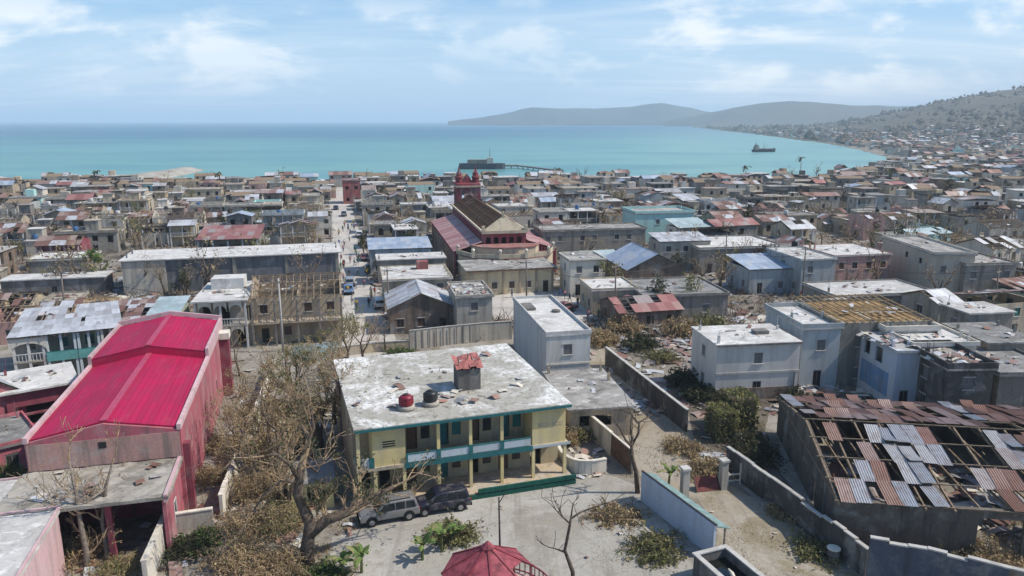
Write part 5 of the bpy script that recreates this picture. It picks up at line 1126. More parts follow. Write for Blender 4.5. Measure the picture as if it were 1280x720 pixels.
# red gazebo with ring rail
M['gaz'] = plain('red_roofing', (0.27, 0.06, 0.075), .7, .25, 0, .32, 1.6); gc = P(604, 672, 4.0) + Vector((.35, -1.7, 0)); gc.z = 0
t = thing('gazebo', 'faded red eight sided gazebo roof at the bottom edge of the courtyard', 'gazebo', gc, R(8)); gr = 2.9
for i in range(8):
    a0, a1 = i * math.pi / 4, (i + 1) * math.pi / 4
    A, B = Vector((gr * math.cos(a0), gr * math.sin(a0), 2.75)), Vector((gr * math.cos(a1), gr * math.sin(a1), 2.75)); T0, T1 = Vector((.35 * math.cos(a0), .35 * math.sin(a0), 4.25)), Vector((.35 * math.cos(a1), .35 * math.sin(a1), 4.25))
    dz = Vector((0, 0, .06)); a = MB()
    if i == 7:      # the torn panel
        mA, mB = A.lerp(T0, .45), B.lerp(T1, .3); a.hexa([mA, mB, T1, T0, mA + dz, mB + dz, T1 + dz, T0 + dz])
    else: a.hexa([A, B, T1, T0, A + dz, B + dz, T1 + dz, T0 + dz])
    a.build('roof_panel', M['gaz'], t); a = MB(); a.bar(A + dz, T0 + dz, .12, .10); a.build('hip_rib', plain('rib_red%d' % i, (.22, .04, .05), .6), t)
    part('post', M['wall red'], t, (A.x * .93 - .08, A.x * .93 + .08, A.y * .93 - .08, A.y * .93 + .08, 0, 2.76))
a = MB(); a.lathe([(.4, 4.25), (.42, 4.4), (.05, 4.8)], n=8); a.build('cap', M['gaz'], t)
t = thing('ring_rail', 'curved red railing arcing right of the gazebo', 'railing', gc + Vector((.3, .2, 0)))
ar = [(3.9 * math.cos(R(an)), 3.9 * math.sin(R(an))) for an in range(-20, 85, 6)]
for z in (.35, 1.05): a = MB(); a.tube([(x, y, z) for x, y in ar], [.06] * len(ar), 6); a.build('rail', M['churchred'], t)
bal = MB(); bal.box(-.035, .035, -.035, .035, 0, 1.0); bme = bal.mesh('baluster', [M['churchred']])
for x, y in ar:
    link('baluster', bme, t, (x, y, .05))
a = MB(); n_ = len(ar); a.add([(x * .95, y * .95, .3) for x, y in ar] + [(x * .84, y * .84, .3) for x, y in ar] + [(x * .95, y * .95, 0) for x, y in ar] + [(x * .84, y * .84, 0) for x, y in ar],
    [(i, i + 1, n_ + i + 1, n_ + i) for i in range(n_ - 1)] + [(i, 2 * n_ + i, 2 * n_ + i + 1, i + 1) for i in range(n_ - 1)] + [(n_ + i, n_ + i + 1, 3 * n_ + i + 1, 3 * n_ + i) for i in range(n_ - 1)]); a.build('bench', M['wall pink'], t)
# utility poles
def pole(p, h, label, mat='pole', arms=1):
    t = thing('utility_pole', label, 'pole', p, R(random.uniform(0, 40)), 'utility poles'); a = MB(); a.tube([(0, 0, 0), (.03, 0, h * .5), (random.uniform(-.2, .2), .1, h)], [.16, .13, .10], 8); a.build('shaft', M[mat], t, True)
    for k in range(arms): part('crossarm', M['wood grey'], t, (-.9, .9, -.06, .06, h - .5 - .6 * k, h - .38 - .6 * k)); part('insulator', M['wall white'], t, (-.8, -.72, -.04, .04, h - .377 - .6 * k, h - .2 - .6 * k), )
for (px, py, h, lb, m_) in ((354, 440, 10, 'tall pale pole before the galleried house of bare timbers', 'pole pale'), (768, 402, 9, 'thin pole at the corner of the plaza', 'pole'), (1002, 372, 9, 'wooden pole above the lane near the blue tin roof', 'pole'), (486, 398, 8, 'wooden pole at the near end of the street', 'pole'), (415, 330, 8, 'wooden pole on the left kerb of the street', 'pole'),
        (658, 385, 8, 'slim pole behind the tall block house', 'pole'), (83, 400, 8, 'wooden pole leaning over the teal row', 'pole'), (205, 335, 8, 'thin pole before the slate grey hall', 'pole'), (1240, 400, 8, 'wooden pole near the small cube house', 'pole'), (905, 350, 9, 'wooden pole behind the mossy flat roof', 'pole'), (1130, 300, 9, 'pole beyond the pink house', 'pole'), (330, 300, 9, 'pole beside the coral red roof', 'pole'), (560, 300, 9, 'pole left of the church aisle', 'pole'), (740, 275, 9, 'pole above the long grey block', 'pole')):
    pole(g(px, py), h, lb, m_)

M['shade_soil'] = ground_mat('shaded_soil', (0.12, 0.10, 0.075), (0.17, 0.15, 0.12), (0.07, 0.068, 0.04), (0.055, 0.048, 0.038), 0.7, 0.6)  # bare ground with shade worked into its colour
sheet_px('dirt_shade', [(866, 545), (858, 500), (840, 470), (880, 452), (905, 480), (1000, 486), (1140, 500), (965, 498), (952, 560), (1030, 660), (1080, 700), (1070, 712), (1000, 652), (915, 588), (900, 570)], M['shade_soil'], 0.006)  # sheet paints the shade between white house and warehouse onto the ground
for a_, b_, r_, n_ in ((25, 402, 7, 170), (90, 388, 6, 110), (60, 375, 7, 120), (160, 380, 4, 60), (120, 452, 3, 50), (820, 425, 6, 120), (1000, 480, 4, 80), (1260, 500, 5, 80), (1190, 400, 5, 80), (600, 420, 3, 30)): q = g(a_, b_); RUB.append((q.x, q.y, .02, r_, n_))
t = thing('mast', 'thin dark mast rising past the gazebo roof', 'pole', P(625, 738, 0)); a = MB(); a.tube([(0, 0, 0), (0, .05, 3.4), (-.05, .1, 6.6)], [.08, .07, .05], 8); a.build('shaft', M['iron'], t, True); a = MB(); a.bar((-.05, .1, 6.2), (.35, .1, 6.9), .05, .05); a.build('spike', M['iron'], t)
# sagging cables from pole to pole
PO = [o for o in bpy.data.objects if o.name.startswith('utility_pole')]
for i, (a_, b_) in enumerate(((0, 6), (0, 3), (3, 4), (3, 5), (5, 1), (1, 9), (9, 2), (2, 8), (2, 10), (7, 4), (7, 6), (4, 11))):
    A, B = PO[a_].location + Vector((0, 0, 7.6)), PO[b_].location + Vector((0, 0, 7.6)); q = link('power_cable', None, None, A); a = MB()
    for k in range(2): a.tube([A.lerp(B, f / 10) - A + Vector((.5 * k, .2 * k, .3 * k - 4 * (1.4 + .5 * k) * (f / 10) * (1 - f / 10))) for f in range(11)], [.022] * 11, 3)
    a.build('cable', M['iron'], q); tag(q, ('sagging cable from the ' + PO[a_]['label'])[:200], 'cable', 'power cables'); q['label'] = 'cable from ' + ' '.join(PO[a_]['label'].split()[:6]) + ' to ' + ' '.join(PO[b_]['label'].split()[-6:])
# ------------------------------------------------------------------ vehicles
def extrude(mb, prof, wf, m=0):
    n = len(prof); mb.add([(x, -wf(z), z) for x, z in prof] + [(x, wf(z), z) for x, z in prof], [tuple(range(n)), tuple(range(2 * n - 1, n - 1, -1))] + [(i, n + i, n + (i + 1) % n, (i + 1) % n) for i in range(n)], m)
TY = plain('tyre_rubber', (.018, .018, .018), .9, .2); RIM = plain('rim_metal', (.35, .35, .36), .4, .5, .6); LAMP = plain('lamp_glass', (.6, .6, .57), .2, .5); TAIL = plain('tail_glass', (.25, .015, .012), .3, .5); CG = plain('car_glass', (.015, .02, .025), .08, .6)
wh = MB(); wh.lathe([(.20, -.11), (.34, -.11), (.37, -.07), (.37, .07), (.34, .11), (.20, .11)], n=20); tyre_me = wh.mesh('tyre', [TY], False)
wh = MB(); wh.lathe([(.05, -.10), (.21, -.09), (.21, .09), (.05, .10)], n=14); rim_me = wh.mesh('rim', [RIM])
PAINT = {}
def paint(nm, c):
    if nm not in PAINT:
        n = NT('car_paint_' + nm, .35, .5); f = n.noise(n.vec(), 1.4, 6, .7); n.color(n.mix(n.ramp(f, .45, .75, 0, .5), c, (.30, .27, .23))); n.b.inputs['Coat Weight'].default_value = .3; PAINT[nm] = n.m
    return PAINT[nm]
def car(p, rz, label, pnt, kind='suv', group=None, detail=True):
    t = thing('parked_car' if kind != 'pickup' else 'pickup_truck', label, 'car' if kind != 'pickup' else 'truck', p, rz, group)
    if kind == 'suv':
        body = [(-2.25, .42), (2.22, .42), (2.3, .62), (2.22, .90), (1.15, 1.05), (-2.2, 1.08), (-2.3, .75)]; top = [(1.12, 1.04), (.5, 1.66), (.2, 1.74), (-1.75, 1.76), (-2.0, 1.7), (-2.2, 1.07)]; wn = [((.85, 1.12), (.42, 1.58), (-.35, 1.62), (-.35, 1.12)), ((-.45, 1.12), (-.45, 1.62), (-1.15, 1.62), (-1.15, 1.12)), ((-1.25, 1.12), (-1.25, 1.62), (-1.85, 1.60), (-2.0, 1.12))]
    elif kind == 'pickup':
        body = [(-2.5, .48), (2.35, .48), (2.4, .7), (2.3, .95), (1.3, 1.06), (-2.5, 1.05)]; top = [(1.25, 1.05), (.7, 1.62), (.4, 1.68), (-.6, 1.68), (-.8, 1.05)]; wn = [((.95, 1.12), (.6, 1.55), (-.5, 1.58), (-.6, 1.12))]
    else:
        body = [(-2.1, .36), (2.1, .36), (2.15, .55), (2.05, .78), (1.0, .90), (-1.6, .95), (-2.1, .90), (-2.15, .55)]; top = [(.95, .90), (.3, 1.36), (0, 1.42), (-.9, 1.42), (-1.6, .95)]; wn = [((.65, .98), (.2, 1.32), (-.35, 1.35), (-.35, .98)), ((-.45, .98), (-.45, 1.35), (-.9, 1.34), (-1.35, .98))]
    wf = lambda z: .90 - .02 * abs(z - .8) - max(0, z - 1.0) * .22
    a = MB(); extrude(a, body, wf); extrude(a, top, lambda z: wf(z) - .015); me = a.mesh('body', [paint(*pnt)])
    bm = bmesh.new(); bm.from_mesh(me); bmesh.ops.bevel(bm, geom=[e for e in bm.edges if e.calc_length() > .3], offset=.085, segments=3, profile=.5, affect='EDGES'); bm.to_mesh(me); bm.free(); me.polygons.foreach_set('use_smooth', [True] * len(me.polygons)); me.update(); link('body', me, t); me.set_sharp_from_angle(angle=R(38))
    for s in (-1, 1):
        for w4 in wn:
            a = MB(); a.add([(x, s * (wf(z) + .006), z) for x, z in w4], [(0, 1, 2, 3) if s > 0 else (3, 2, 1, 0)]); a.build('window', CG, t)
    zt = top[1][1]; x0, z0 = top[0]; x1, z1 = top[1]; xr, zr = top[-1]; x2, z2 = top[-2]
    a = MB(); f = lambda k: (x0 + (x1 - x0) * k + .02, z0 + (z1 - z0) * k + .02); (xa, za), (xb, zb) = f(.12), f(.92); a.quad((xa, -.68, za), (xa, .68, za), (xb, .62, zb), (xb, -.62, zb)); a.build('windscreen', CG, t)
    a = MB(); f = lambda k: (xr + (x2 - xr) * k - .02, zr + (z2 - zr) * k + .02); (xa, za), (xb, zb) = f(.15), f(.85); a.quad((xa, .66, za), (xa, -.66, za), (xb, -.6, zb), (xb, .6, zb)); a.build('rear_window', CG, t)
    fx, bx = max(x for x, z in body), min(x for x, z in body)
    for s in (-1, 1):
        for x in (1.42, -1.42):
            w_ = link('wheel', tyre_me, t, (x, s * .80, .37)); w_.rotation_euler = (math.pi / 2, 0, 0); link('rim', rim_me, w_, (0, 0, -s * .03))
            if detail: c_ = MB(); c_.lathe([(.44, -.02), (.44, .02)], n=18); k_ = c_.build('wheel_arch', TY, t); k_.location = (x, s * .885, .44); k_.rotation_euler = (math.pi / 2, 0, 0)
        part('headlight', LAMP, t, (fx - .12, fx - .01, s * .68 - .16, s * .68 + .16, .66, .82)); part('tail_light', TAIL, t, (bx - .01, bx + .08, s * .74 - .1, s * .74 + .1, .72, .98))
    part('bumper', TY, t, (fx - .1, fx + .06, -.84, .84, .40, .60)); part('bumper', TY, t, (bx - .06, bx + .1, -.84, .84, .40, .60))
    if kind == 'suv' and detail:
        for s in (-1, 1): part('roof_rail', M['iron'], t, (-1.6, .2, s * .60 - .03, s * .60 + .03, 1.765, 1.82)); part('mirror', TY, t, (.72, .9, s * 1.0 - .1, s * 1.0 + .1, 1.08, 1.24))
    if kind == 'pickup': part('cargo_bed', TY, t, (-2.42, -.9, -.75, .75, 1.052, 1.07))
    return t
car(g(486, 648), R(20) + math.pi, 'silver grey off-road car parked before the yellow house', ('silver', (.15, .15, .15)), 'suv')
car(g(551, 636), R(17) + math.pi, 'dark navy van-like car parked beside the silver one', ('navy', (.012, .014, .03)), 'suv')
sr = -STREET_AZ + math.pi / 2
for (px, py, kind, pn, lb) in ((474, 384, 'suv', ('white', (.62, .62, .60)), 'white car in the shade at the near end of the street'), (436, 366, 'sedan', ('blue', (.10, .17, .30)), 'blue car parked on the left side of the street'), (437, 357, 'suv', ('grey', (.25, .26, .28)), 'grey car parked beyond the blue one in the street'),
        (462, 340, 'suv', ('black', (.02, .02, .022)), 'black car parked along the right kerb of the street'), (456, 325, 'sedan', ('darkred', (.14, .03, .03)), 'dark red car further up the right kerb'), (449, 296, 'suv', ('white', (.62, .62, .60)), 'white car halfway up the street'), (430, 270, 'pickup', ('grey', (.25, .26, .28)), 'grey pickup far up the street'),
        (420, 262, 'sedan', ('black', (.02, .02, .022)), 'small black car far up the left kerb')):
    car(g(px, py), sr + (math.pi if kind == 'sedan' else 0), lb, pn, kind, 'vehicles along the street', False)
for (px, py, kind, pn, lb, an) in ((1094, 348, 'suv', ('white', (.62, .62, .60)), 'white van parked before the pink house', 15), (1077, 350, 'suv', ('white', (.62, .62, .60)), 'white car parked left of the van before the pink house', 10), (705, 390, 'pickup', ('darkred', (.14, .03, .03)), 'dark red pickup on the plaza', 40)):
    car(g(px, py), R(an), lb, pn, kind, None, False)
# ------------------------------------------------------------------ harbour
t = thing('cargo_ship', 'small dark coaster at anchor in the bay', 'ship', Vector((258, 775, -1.1)), R(12)); L_ = 24
a = MB()
hull = [(-12, 2.6), (-11, 3.4), (8, 3.4), (11, 2.2), (13, 0.05)]
a.add([(x, -b * .7, -.6) for x, b in hull] + [(x, b * .7, -.6) for x, b in hull] + [(x * 1.03, -b, 2.4 + (1.2 if x > 8 else 0)) for x, b in hull] + [(x * 1.03, b, 2.4 + (1.2 if x > 8 else 0)) for x, b in hull],
      [(i, i + 1, 10 + i + 1, 10 + i) for i in range(4)] + [(5 + i + 1, 5 + i, 15 + i, 15 + i + 1) for i in range(4)] + [(10 + i, 10 + i + 1, 15 + i + 1, 15 + i) for i in range(4)] + [(0, 10, 15, 5)]); a.build('hull', plain('ship_hull', (.035, .04, .055), .7), t)
part('wheelhouse', M['wall grey'], t, (-10.5, -6.5, -2.4, 2.4, 2.4, 5.6)); part('bridge', M['wall dark grey'], t, (-9.8, -7.2, -1.8, 1.8, 5.603, 7.2)); part('hold', M['wall brown'], t, (-5, 7, -2.4, 2.4, 2.4, 3.4))
a = MB(); a.tube([(0, 0, 3.4), (0, 0, 9)], [.18, .10], 6); a.tube([(0, 0, 4), (4.5, 0, 7.5)], [.10, .07], 5); a.build('mast', M['iron'], t); a = MB(); a.tube([(-9, 0, 7.2), (-9, 0, 9.2)], [.5, .4], 8); a.build('funnel', M['wall dark grey'], t)
pa, pb, pc = Vector((-32, 505, 0)), Vector((4, 507, 0)), Vector((30, 452, 0))
t = thing('harbour_pier', 'long dark pier running out from the shore past the church tower', 'pier', pb)
a = MB(); a.bar(pa - pb + Z_ * .6, Z_ * .6, 7, .9); a.build('pier_head', M['wall dark grey'], t); a = MB(); a.bar(Z_ * .55, pc - pb + Z_ * .55, 3.2, .7); a.build('causeway', M['wall dark grey'], t)
pm = MB(); pm.tube([(0, 0, -3), (0, 0, .2)], [.3, .3], 6); pme = pm.mesh('pile', [M['wall dark grey']])
for i in range(9): link('pile', pme, t, (pa - pb) * i / 8 + Vector((0, -2.6, 0))); link('pile', pme, t, (pc - pb) * i / 8)
t = thing('ferry', 'grey boat with a white cabin moored at the pier head', 'boat', Vector((-20, 497, -1.1)), R(3)); t.scale = (1.35, 1.35, 1.35)
a = MB(); hull = [(-11, 2.2), (-10, 2.8), (7, 2.8), (10, 1.6), (11.5, 0.05)]
a.add([(x, -b * .7, -.6) for x, b in hull] + [(x, b * .7, -.6) for x, b in hull] + [(x, -b, 2.8) for x, b in hull] + [(x, b, 2.8) for x, b in hull], [(i, i + 1, 11 + i, 10 + i) for i in range(4)] + [(6 + i, 5 + i, 15 + i, 16 + i) for i in range(4)] + [(10 + i, 11 + i, 16 + i, 15 + i) for i in range(4)] + [(0, 10, 15, 5)]); a.build('hull', plain('boat_hull', (.06, .07, .09), .7), t)
part('cabin', M['wall white'], t, (2.5, 5.5, -2, 2, 2.8, 5.6)); part('deck_house', M['wall grey'], t, (-7, 2.497, -2, 2, 2.8, 4.6)); a = MB(); a.tube([(4, 0, 5.6), (4, 0, 10)], [.12, .06], 6); a.build('mast', M['iron'], t)
# rubble jetty at the left
t = thing('jetty', 'tan rubble jetty reaching into the sea at the left', 'jetty', Vector((-210, 440, 0))); a = MB(); nu, nv = 30, 8; line = [(-206, 360), (-205, 395), (-203, 440), (-206, 492)]
for i in range(nu + 1):
    u = i / nu * (len(line) - 1); k = min(int(u), len(line) - 2); f = u - k; cx, cy = line[k][0] + (line[k + 1][0] - line[k][0]) * f, line[k][1] + (line[k + 1][1] - line[k][1]) * f; wd = 6 + 7 * math.sin(min(1, i / nu * 1.15) * 2.6)
    for j in range(nv + 1):
        v = j / nv * 2 - 1; z = -1.8 + 3.4 * (1 - abs(v) ** 2.5) * (1 if i < nu - 2 else .3) + .5 * mnoise.noise(Vector((cx / 4 + v * 3, cy / 4, 2)))
        a.v.append((cx + v * wd + 210, cy - v * wd * .25 - 440, z))
a.f = [(i * (nv + 1) + j, i * (nv + 1) + j + 1, (i + 1) * (nv + 1) + j + 1, (i + 1) * (nv + 1) + j) for i in range(nu) for j in range(nv)]; a.m = [0] * len(a.f); o = a.build('rubble_bank', M['court'], t)
# ------------------------------------------------------------------ trees and shrubs
def Pd(px, py, d):
    """the point seen at a pixel, d metres ahead of the camera"""
    u = (px - 640) / FOCAL; v = (360 - py) / FOCAL; c, s = math.cos(PITCH), math.sin(PITCH); t = d / (c + v * s); return Vector((u * t, d, CAM_H + (-s + v * c) * t))
def rdir(rr): 
    z = rr.uniform(-1, 1); a = rr.uniform(0, 6.283); k = math.sqrt(1 - z * z); return Vector((k * math.cos(a), k * math.sin(a), z))
def grow(T, C, tips, p, d, ln, r, lev, rr, bend=.35, up=.15, kids=(2, 4), taper=.55, minr=.012, maxlev=5):
    n = 4; pts, rad = [p.copy()], [r]
    for i in range(n):
        d = (d + rdir(rr) * bend * .5 + Vector((0, 0, up * .5))).normalized(); p = p + d * ln / n; pts.append(p.copy()); rad.append(max(.02, r * (1 - (1 - taper) * (i + 1) / n)))
    (T if lev < 2 else C).tube(pts, rad, 7 if lev == 0 else (5 if lev < 3 else 3), 0, lev < 2)
    if lev >= maxlev or r * taper < minr: tips.append((pts[-1], d)); tips.append((pts[-2], d)); return
    for k in range(rr.randint(*kids)):
        i = n if k == 0 else rr.randint(1, n); nd = (d + rdir(rr) * rr.uniform(.55, 1.0)).normalized()
        grow(T, C, tips, pts[i], nd, ln * rr.uniform(.55, .85), rad[i] * rr.uniform(.55, .8), lev + 1, rr, bend, up, kids, taper, minr, maxlev)
def leaves(C, tips, n, size, rr, m=1, droop=0.0, rad=.5):
    for p, d in tips:
        for _ in range(n):
            c = p + rdir(rr) * rr.random() * rad + Vector((0, 0, -droop * rr.random())); a = rdir(rr); b = a.cross(rdir(rr))
            if b.length < .1: continue
            b.normalize(); s = size * rr.uniform(.5, 1.3); a *= s; b *= s * .45
            C.add([c - a, c + b * .9, c + a, c - b * .9], [(0, 1, 2, 3)], m)
TREES = []
def make_tree(name, label, cat, p, rr, h=6.0, r=.2, lean=(0, 0, 1), nl=0, ls=.2, leaf='leaf dry', bark='bark', maxlev=5, kids=(2, 4), bend=.35, up=.15, first=.4, group=None, limbs=None, droop=0, lrad=.5, minr=.012, twig=None):
    t = thing(name, label, cat, p, 0, group); T, C, tips = MB(), MB(), []
    if limbs:
        for pts, rad, sub in limbs:
            pts = [Vector(q) - Vector(p) for q in pts]; T.tube(pts, rad, 8)
            for i in range(1, len(pts)):
                d = (pts[i] - pts[i - 1]).normalized()
                for _ in range(sub): f = rr.random(); grow(T, C, tips, pts[i - 1].lerp(pts[i], f), (d * .6 + rdir(rr) * .9 + Vector((0, 0, .25))).normalized(), h * rr.uniform(.12, .26), max(.03, rad[i] * rr.uniform(.35, .6)), 2, rr, bend, up, kids, .5, .01, maxlev)
            grow(T, C, tips, pts[-1], (pts[-1] - pts[-2]).normalized(), h * .22, rad[-1], 2, rr, bend, up, kids, .5, .01, maxlev)
    else: grow(T, C, tips, Vector((0, 0, -.1)), Vector(lean).normalized(), h * first, r, 0, rr, bend, up, kids, .6, minr, maxlev)
    if nl: leaves(C, tips, nl, ls, rr, 1, droop, lrad)
    T.build('trunk', M[bark], t, True); C.build('crown', [M[twig] if twig else (M['twig'] if nl or bark == 'bark grey' else M[bark]), M[leaf]], t); return t
def copy_tree(src, p, rz, sc, label, group=None):
    o = src.copy(); col.objects.link(o); o.location = p; o.rotation_euler = (0, 0, rz); o.scale = (sc, sc, sc); o['label'] = label
    if group: o['group'] = group
    for ch in [c for c in src.children]: c2 = ch.copy(); col.objects.link(c2); c2.parent = o
    return o
rr = random.Random(4)
# big stripped tree in the foreground, forked, one limb thrown towards the cars
b = Pd(386, 735, 46.2); b.z = 0
make_tree('stripped_tree', 'big forked tree stripped by the storm before the silver car', 'tree', b, rr, 9, limbs=[
    ([Vector((b.x, b.y, -.2)), Pd(383, 690, 46.3), Pd(388, 655, 46.4), Pd(372, 618, 46.8), Pd(376, 585, 47)], [.55, .48, .42, .36, .28], 0),
    ([Pd(376, 590, 47), Pd(382, 560, 47.3), Pd(392, 535, 47.8), Pd(388, 505, 48)], [.2, .16, .12, .07], 2),
    ([Pd(374, 600, 46.9), Pd(362, 580, 46.4), Pd(345, 568, 45.9), Pd(330, 570, 45.5)], [.18, .14, .10, .05], 2),
    ([Pd(374, 604, 46.9), Pd(352, 600, 46), Pd(330, 618, 45.5), Pd(316, 640, 45)], [.13, .10, .07, .04], 1),
    ([Pd(387, 668, 46.3), Pd(408, 650, 46.8), Pd(435, 640, 47.6), Pd(470, 620, 48.6), Pd(492, 608, 49.2)], [.42, .38, .32, .24, .12], 3),
    ([Pd(378, 575, 47.1), Pd(396, 590, 47.8), Pd(404, 575, 48.5)], [.12, .08, .04], 2)], nl=3, ls=.13, leaf='leaf dark', bark='bark', maxlev=5, lrad=.35)
# leafless dark tree before the rusty gate leaf
b = g(797, 616); D_ = b.y
make_tree('bare_tree', 'leafless dark tree standing by the rusty gate leaf', 'tree', b, rr, 6, limbs=[([b, Pd(795, 590, D_), Pd(789, 568, D_), Pd(790, 552, D_)], [.22, .19, .16, .12], 0), ([Pd(790, 556, D_), Pd(798, 542, D_ + .3), Pd(799, 528, D_ + .6), Pd(812, 520, D_ + .8)], [.12, .10, .08, .05], 2),
    ([Pd(790, 558, D_), Pd(782, 550, D_ - .3), Pd(777, 540, D_ - .6)], [.11, .09, .06], 1), ([Pd(799, 530, D_ + .6), Pd(790, 520, D_ + 1), Pd(786, 512, D_ + 1.2)], [.08, .06, .03], 2)], maxlev=4, kids=(1, 3))
b = g(716, 745); D_ = b.y
make_tree('bare_tree', 'thin leafless tree rising from the bottom of the courtyard', 'tree', b, rr, 5, limbs=[([b, Pd(716, 715, D_), Pd(706, 688, D_), Pd(712, 658, D_ + .2), Pd(714, 645, D_ + .2)], [.16, .14, .11, .09, .06], 0), ([Pd(713, 655, D_ + .2), Pd(702, 645, D_), Pd(690, 632, D_ - .2)], [.06, .045, .025], 2),
    ([Pd(714, 648, D_ + .2), Pd(726, 640, D_ + .6), Pd(742, 634, D_ + 1), Pd(765, 627, D_ + 1.4)], [.07, .055, .045, .03], 2), ([Pd(706, 690, D_), Pd(697, 687, D_)], [.08, .05], 1)], maxlev=4, kids=(1, 3), bark='bark')
for (px, d_, pts, lb) in ((112, 45.5, [(112, 740), (108, 690), (100, 650), (94, 612), (86, 575)], 'bare grey tree before the dark porch of the rose hall'), (136, 46.5, [(138, 735), (134, 690), (128, 650), (132, 610), (140, 580)], 'bare brown tree beside the porch column of the rose hall')):
    q = [Pd(x, y, d_ + i * .2) for i, (x, y) in enumerate(pts)]; q[0].z = 0
    make_tree('bare_tree', lb, 'tree', q[0], rr, 6.5, limbs=[(q, [.24, .2, .16, .12, .07], 2), ([q[3], Pd(pts[3][0] - 26, pts[3][1] + 20, d_ - .5), Pd(pts[3][0] - 44, pts[3][1] + 6, d_ - 1)], [.09, .06, .03], 3)], nl=1, ls=.09, maxlev=5, bark='bark grey', lrad=.3)
# trees left of the yellow house
for (px, py, h, r, nl, lf, lb, kd, sd) in ((347, 590, 10.5, .26, 4, 'leaf dry', 'brown feathery tree left of the limewashed roof', (2, 4), 1), (325, 560, 9, .24, 4, 'leaf dry', 'lower brown tree beside the white wall', (2, 4), 2), (402, 560, 10.0, .26, 5, 'leaf olive', 'olive tinged tree close to the limewashed roof corner', (2, 4), 3),
        (432, 560, 12.0, .3, 3, 'leaf dry', 'tall dry tree leaning over the corner of the limewashed roof', (2, 4), 4), (441, 478, 10.5, .24, 6, 'leaf olive', 'narrow olive tree at the near end of the street', (2, 4), 5), (482, 440, 5.5, .16, 0, 'leaf dry', 'bare forked tree behind the limewashed roof', (2, 3), 6), (300, 470, 6.5, .18, 1, 'leaf dry', 'thin bare tree beside the dark red buttress', (2, 3), 7),
        (286, 640, 5.5, .13, 0, 'leaf dry', 'thin bare stem beside the rose hall flank', (2, 3), 8), (372, 520, 10.0, .25, 5, 'leaf olive', 'brown twiggy tree behind the olive thicket', (2, 4), 9), (418, 530, 11, .26, 4, 'leaf dry', 'dry tree reaching over the limewashed roof edge', (2, 4), 10), (312, 610, 9.0, .22, 4, 'leaf dry', 'dry tree rising from the thicket by the white wall', (2, 4), 11), (360, 480, 7.0, .18, 1, 'leaf dry', 'grey bare tree before the teal tin fence', (2, 4), 12), (336, 540, 10.5, .22, 2, 'leaf dry', 'tall tan twiggy tree behind the feathery one', (2, 4), 13), (388, 585, 10.0, .22, 2, 'leaf dry', 'twiggy tan tree close to the yellow house flank', (2, 4), 14), (300, 585, 8.5, .2, 2, 'leaf dry', 'twiggy tree between white wall and rose hall', (2, 4), 15), (358, 640, 8.0, .2, 2, 'leaf dry', 'twiggy tree just behind the forked trunk', (2, 4), 16), (455, 455, 8.0, .2, 1, 'leaf dry', 'bare tree beside the narrow olive tree', (2, 4), 17)):
    make_tree('storm_tree', lb, 'tree', g(px, py), random.Random(40 + sd), h, r, nl=int(nl * 3.4), ls=.085, leaf=lf, maxlev=5, kids=(3, 4) if nl > 1 else kd, first=.36, group='storm stripped trees left of the yellow house', bark='bark grey' if sd in (1, 2, 4, 9, 11, 13, 14, 15, 16) else 'bark', lrad=.4)
# thickets: arching dry stems
def thicket(p, rad, h, label, rr, n=150, leaf='leaf dry', nl=3, ls=.12, name='dried_thicket', stem='twig', cat='shrub', group=None):
    t = thing(name, label, cat, p, 0, group); S_, C = MB(), MB(); tips = []
    for _ in range(n):
        a = rr.uniform(0, 6.283); q = Vector((math.cos(a), math.sin(a), 0)) * rad * math.sqrt(rr.random()); o = Vector((q.x * .75, q.y * .75, 0)); hh = h * rr.uniform(.35, 1.0) * (1 - .45 * (q.length / rad) ** 2) * (.72 + .5 * mnoise.noise(Vector((q.x * .9, q.y * .9, rad * 7)))); b2 = q + Vector((rr.gauss(0, .5), rr.gauss(0, .5), hh)); c2 = b2 + Vector((rr.gauss(0, .55), rr.gauss(0, .55), -hh * rr.uniform(.05, .35)))
        S_.tube([o, o.lerp(b2, .5) + rdir(rr) * .15, b2, c2], [.035, .026, .018, .008], 3, 0, False); tips += [(b2, 0), (c2, 0), (o.lerp(b2, .75), 0), (b2.lerp(c2, .5), 0)]
    leaves(C, tips, nl, ls, rr, 0, .15, .32); leaves(C, tips[::3], 2, ls * 1.35, rr, 0, .1, .3); S_.build('stems', M[stem], t); C.build('foliage', M[leaf], t); return t
GR = 'dried shrubs in the left foreground'
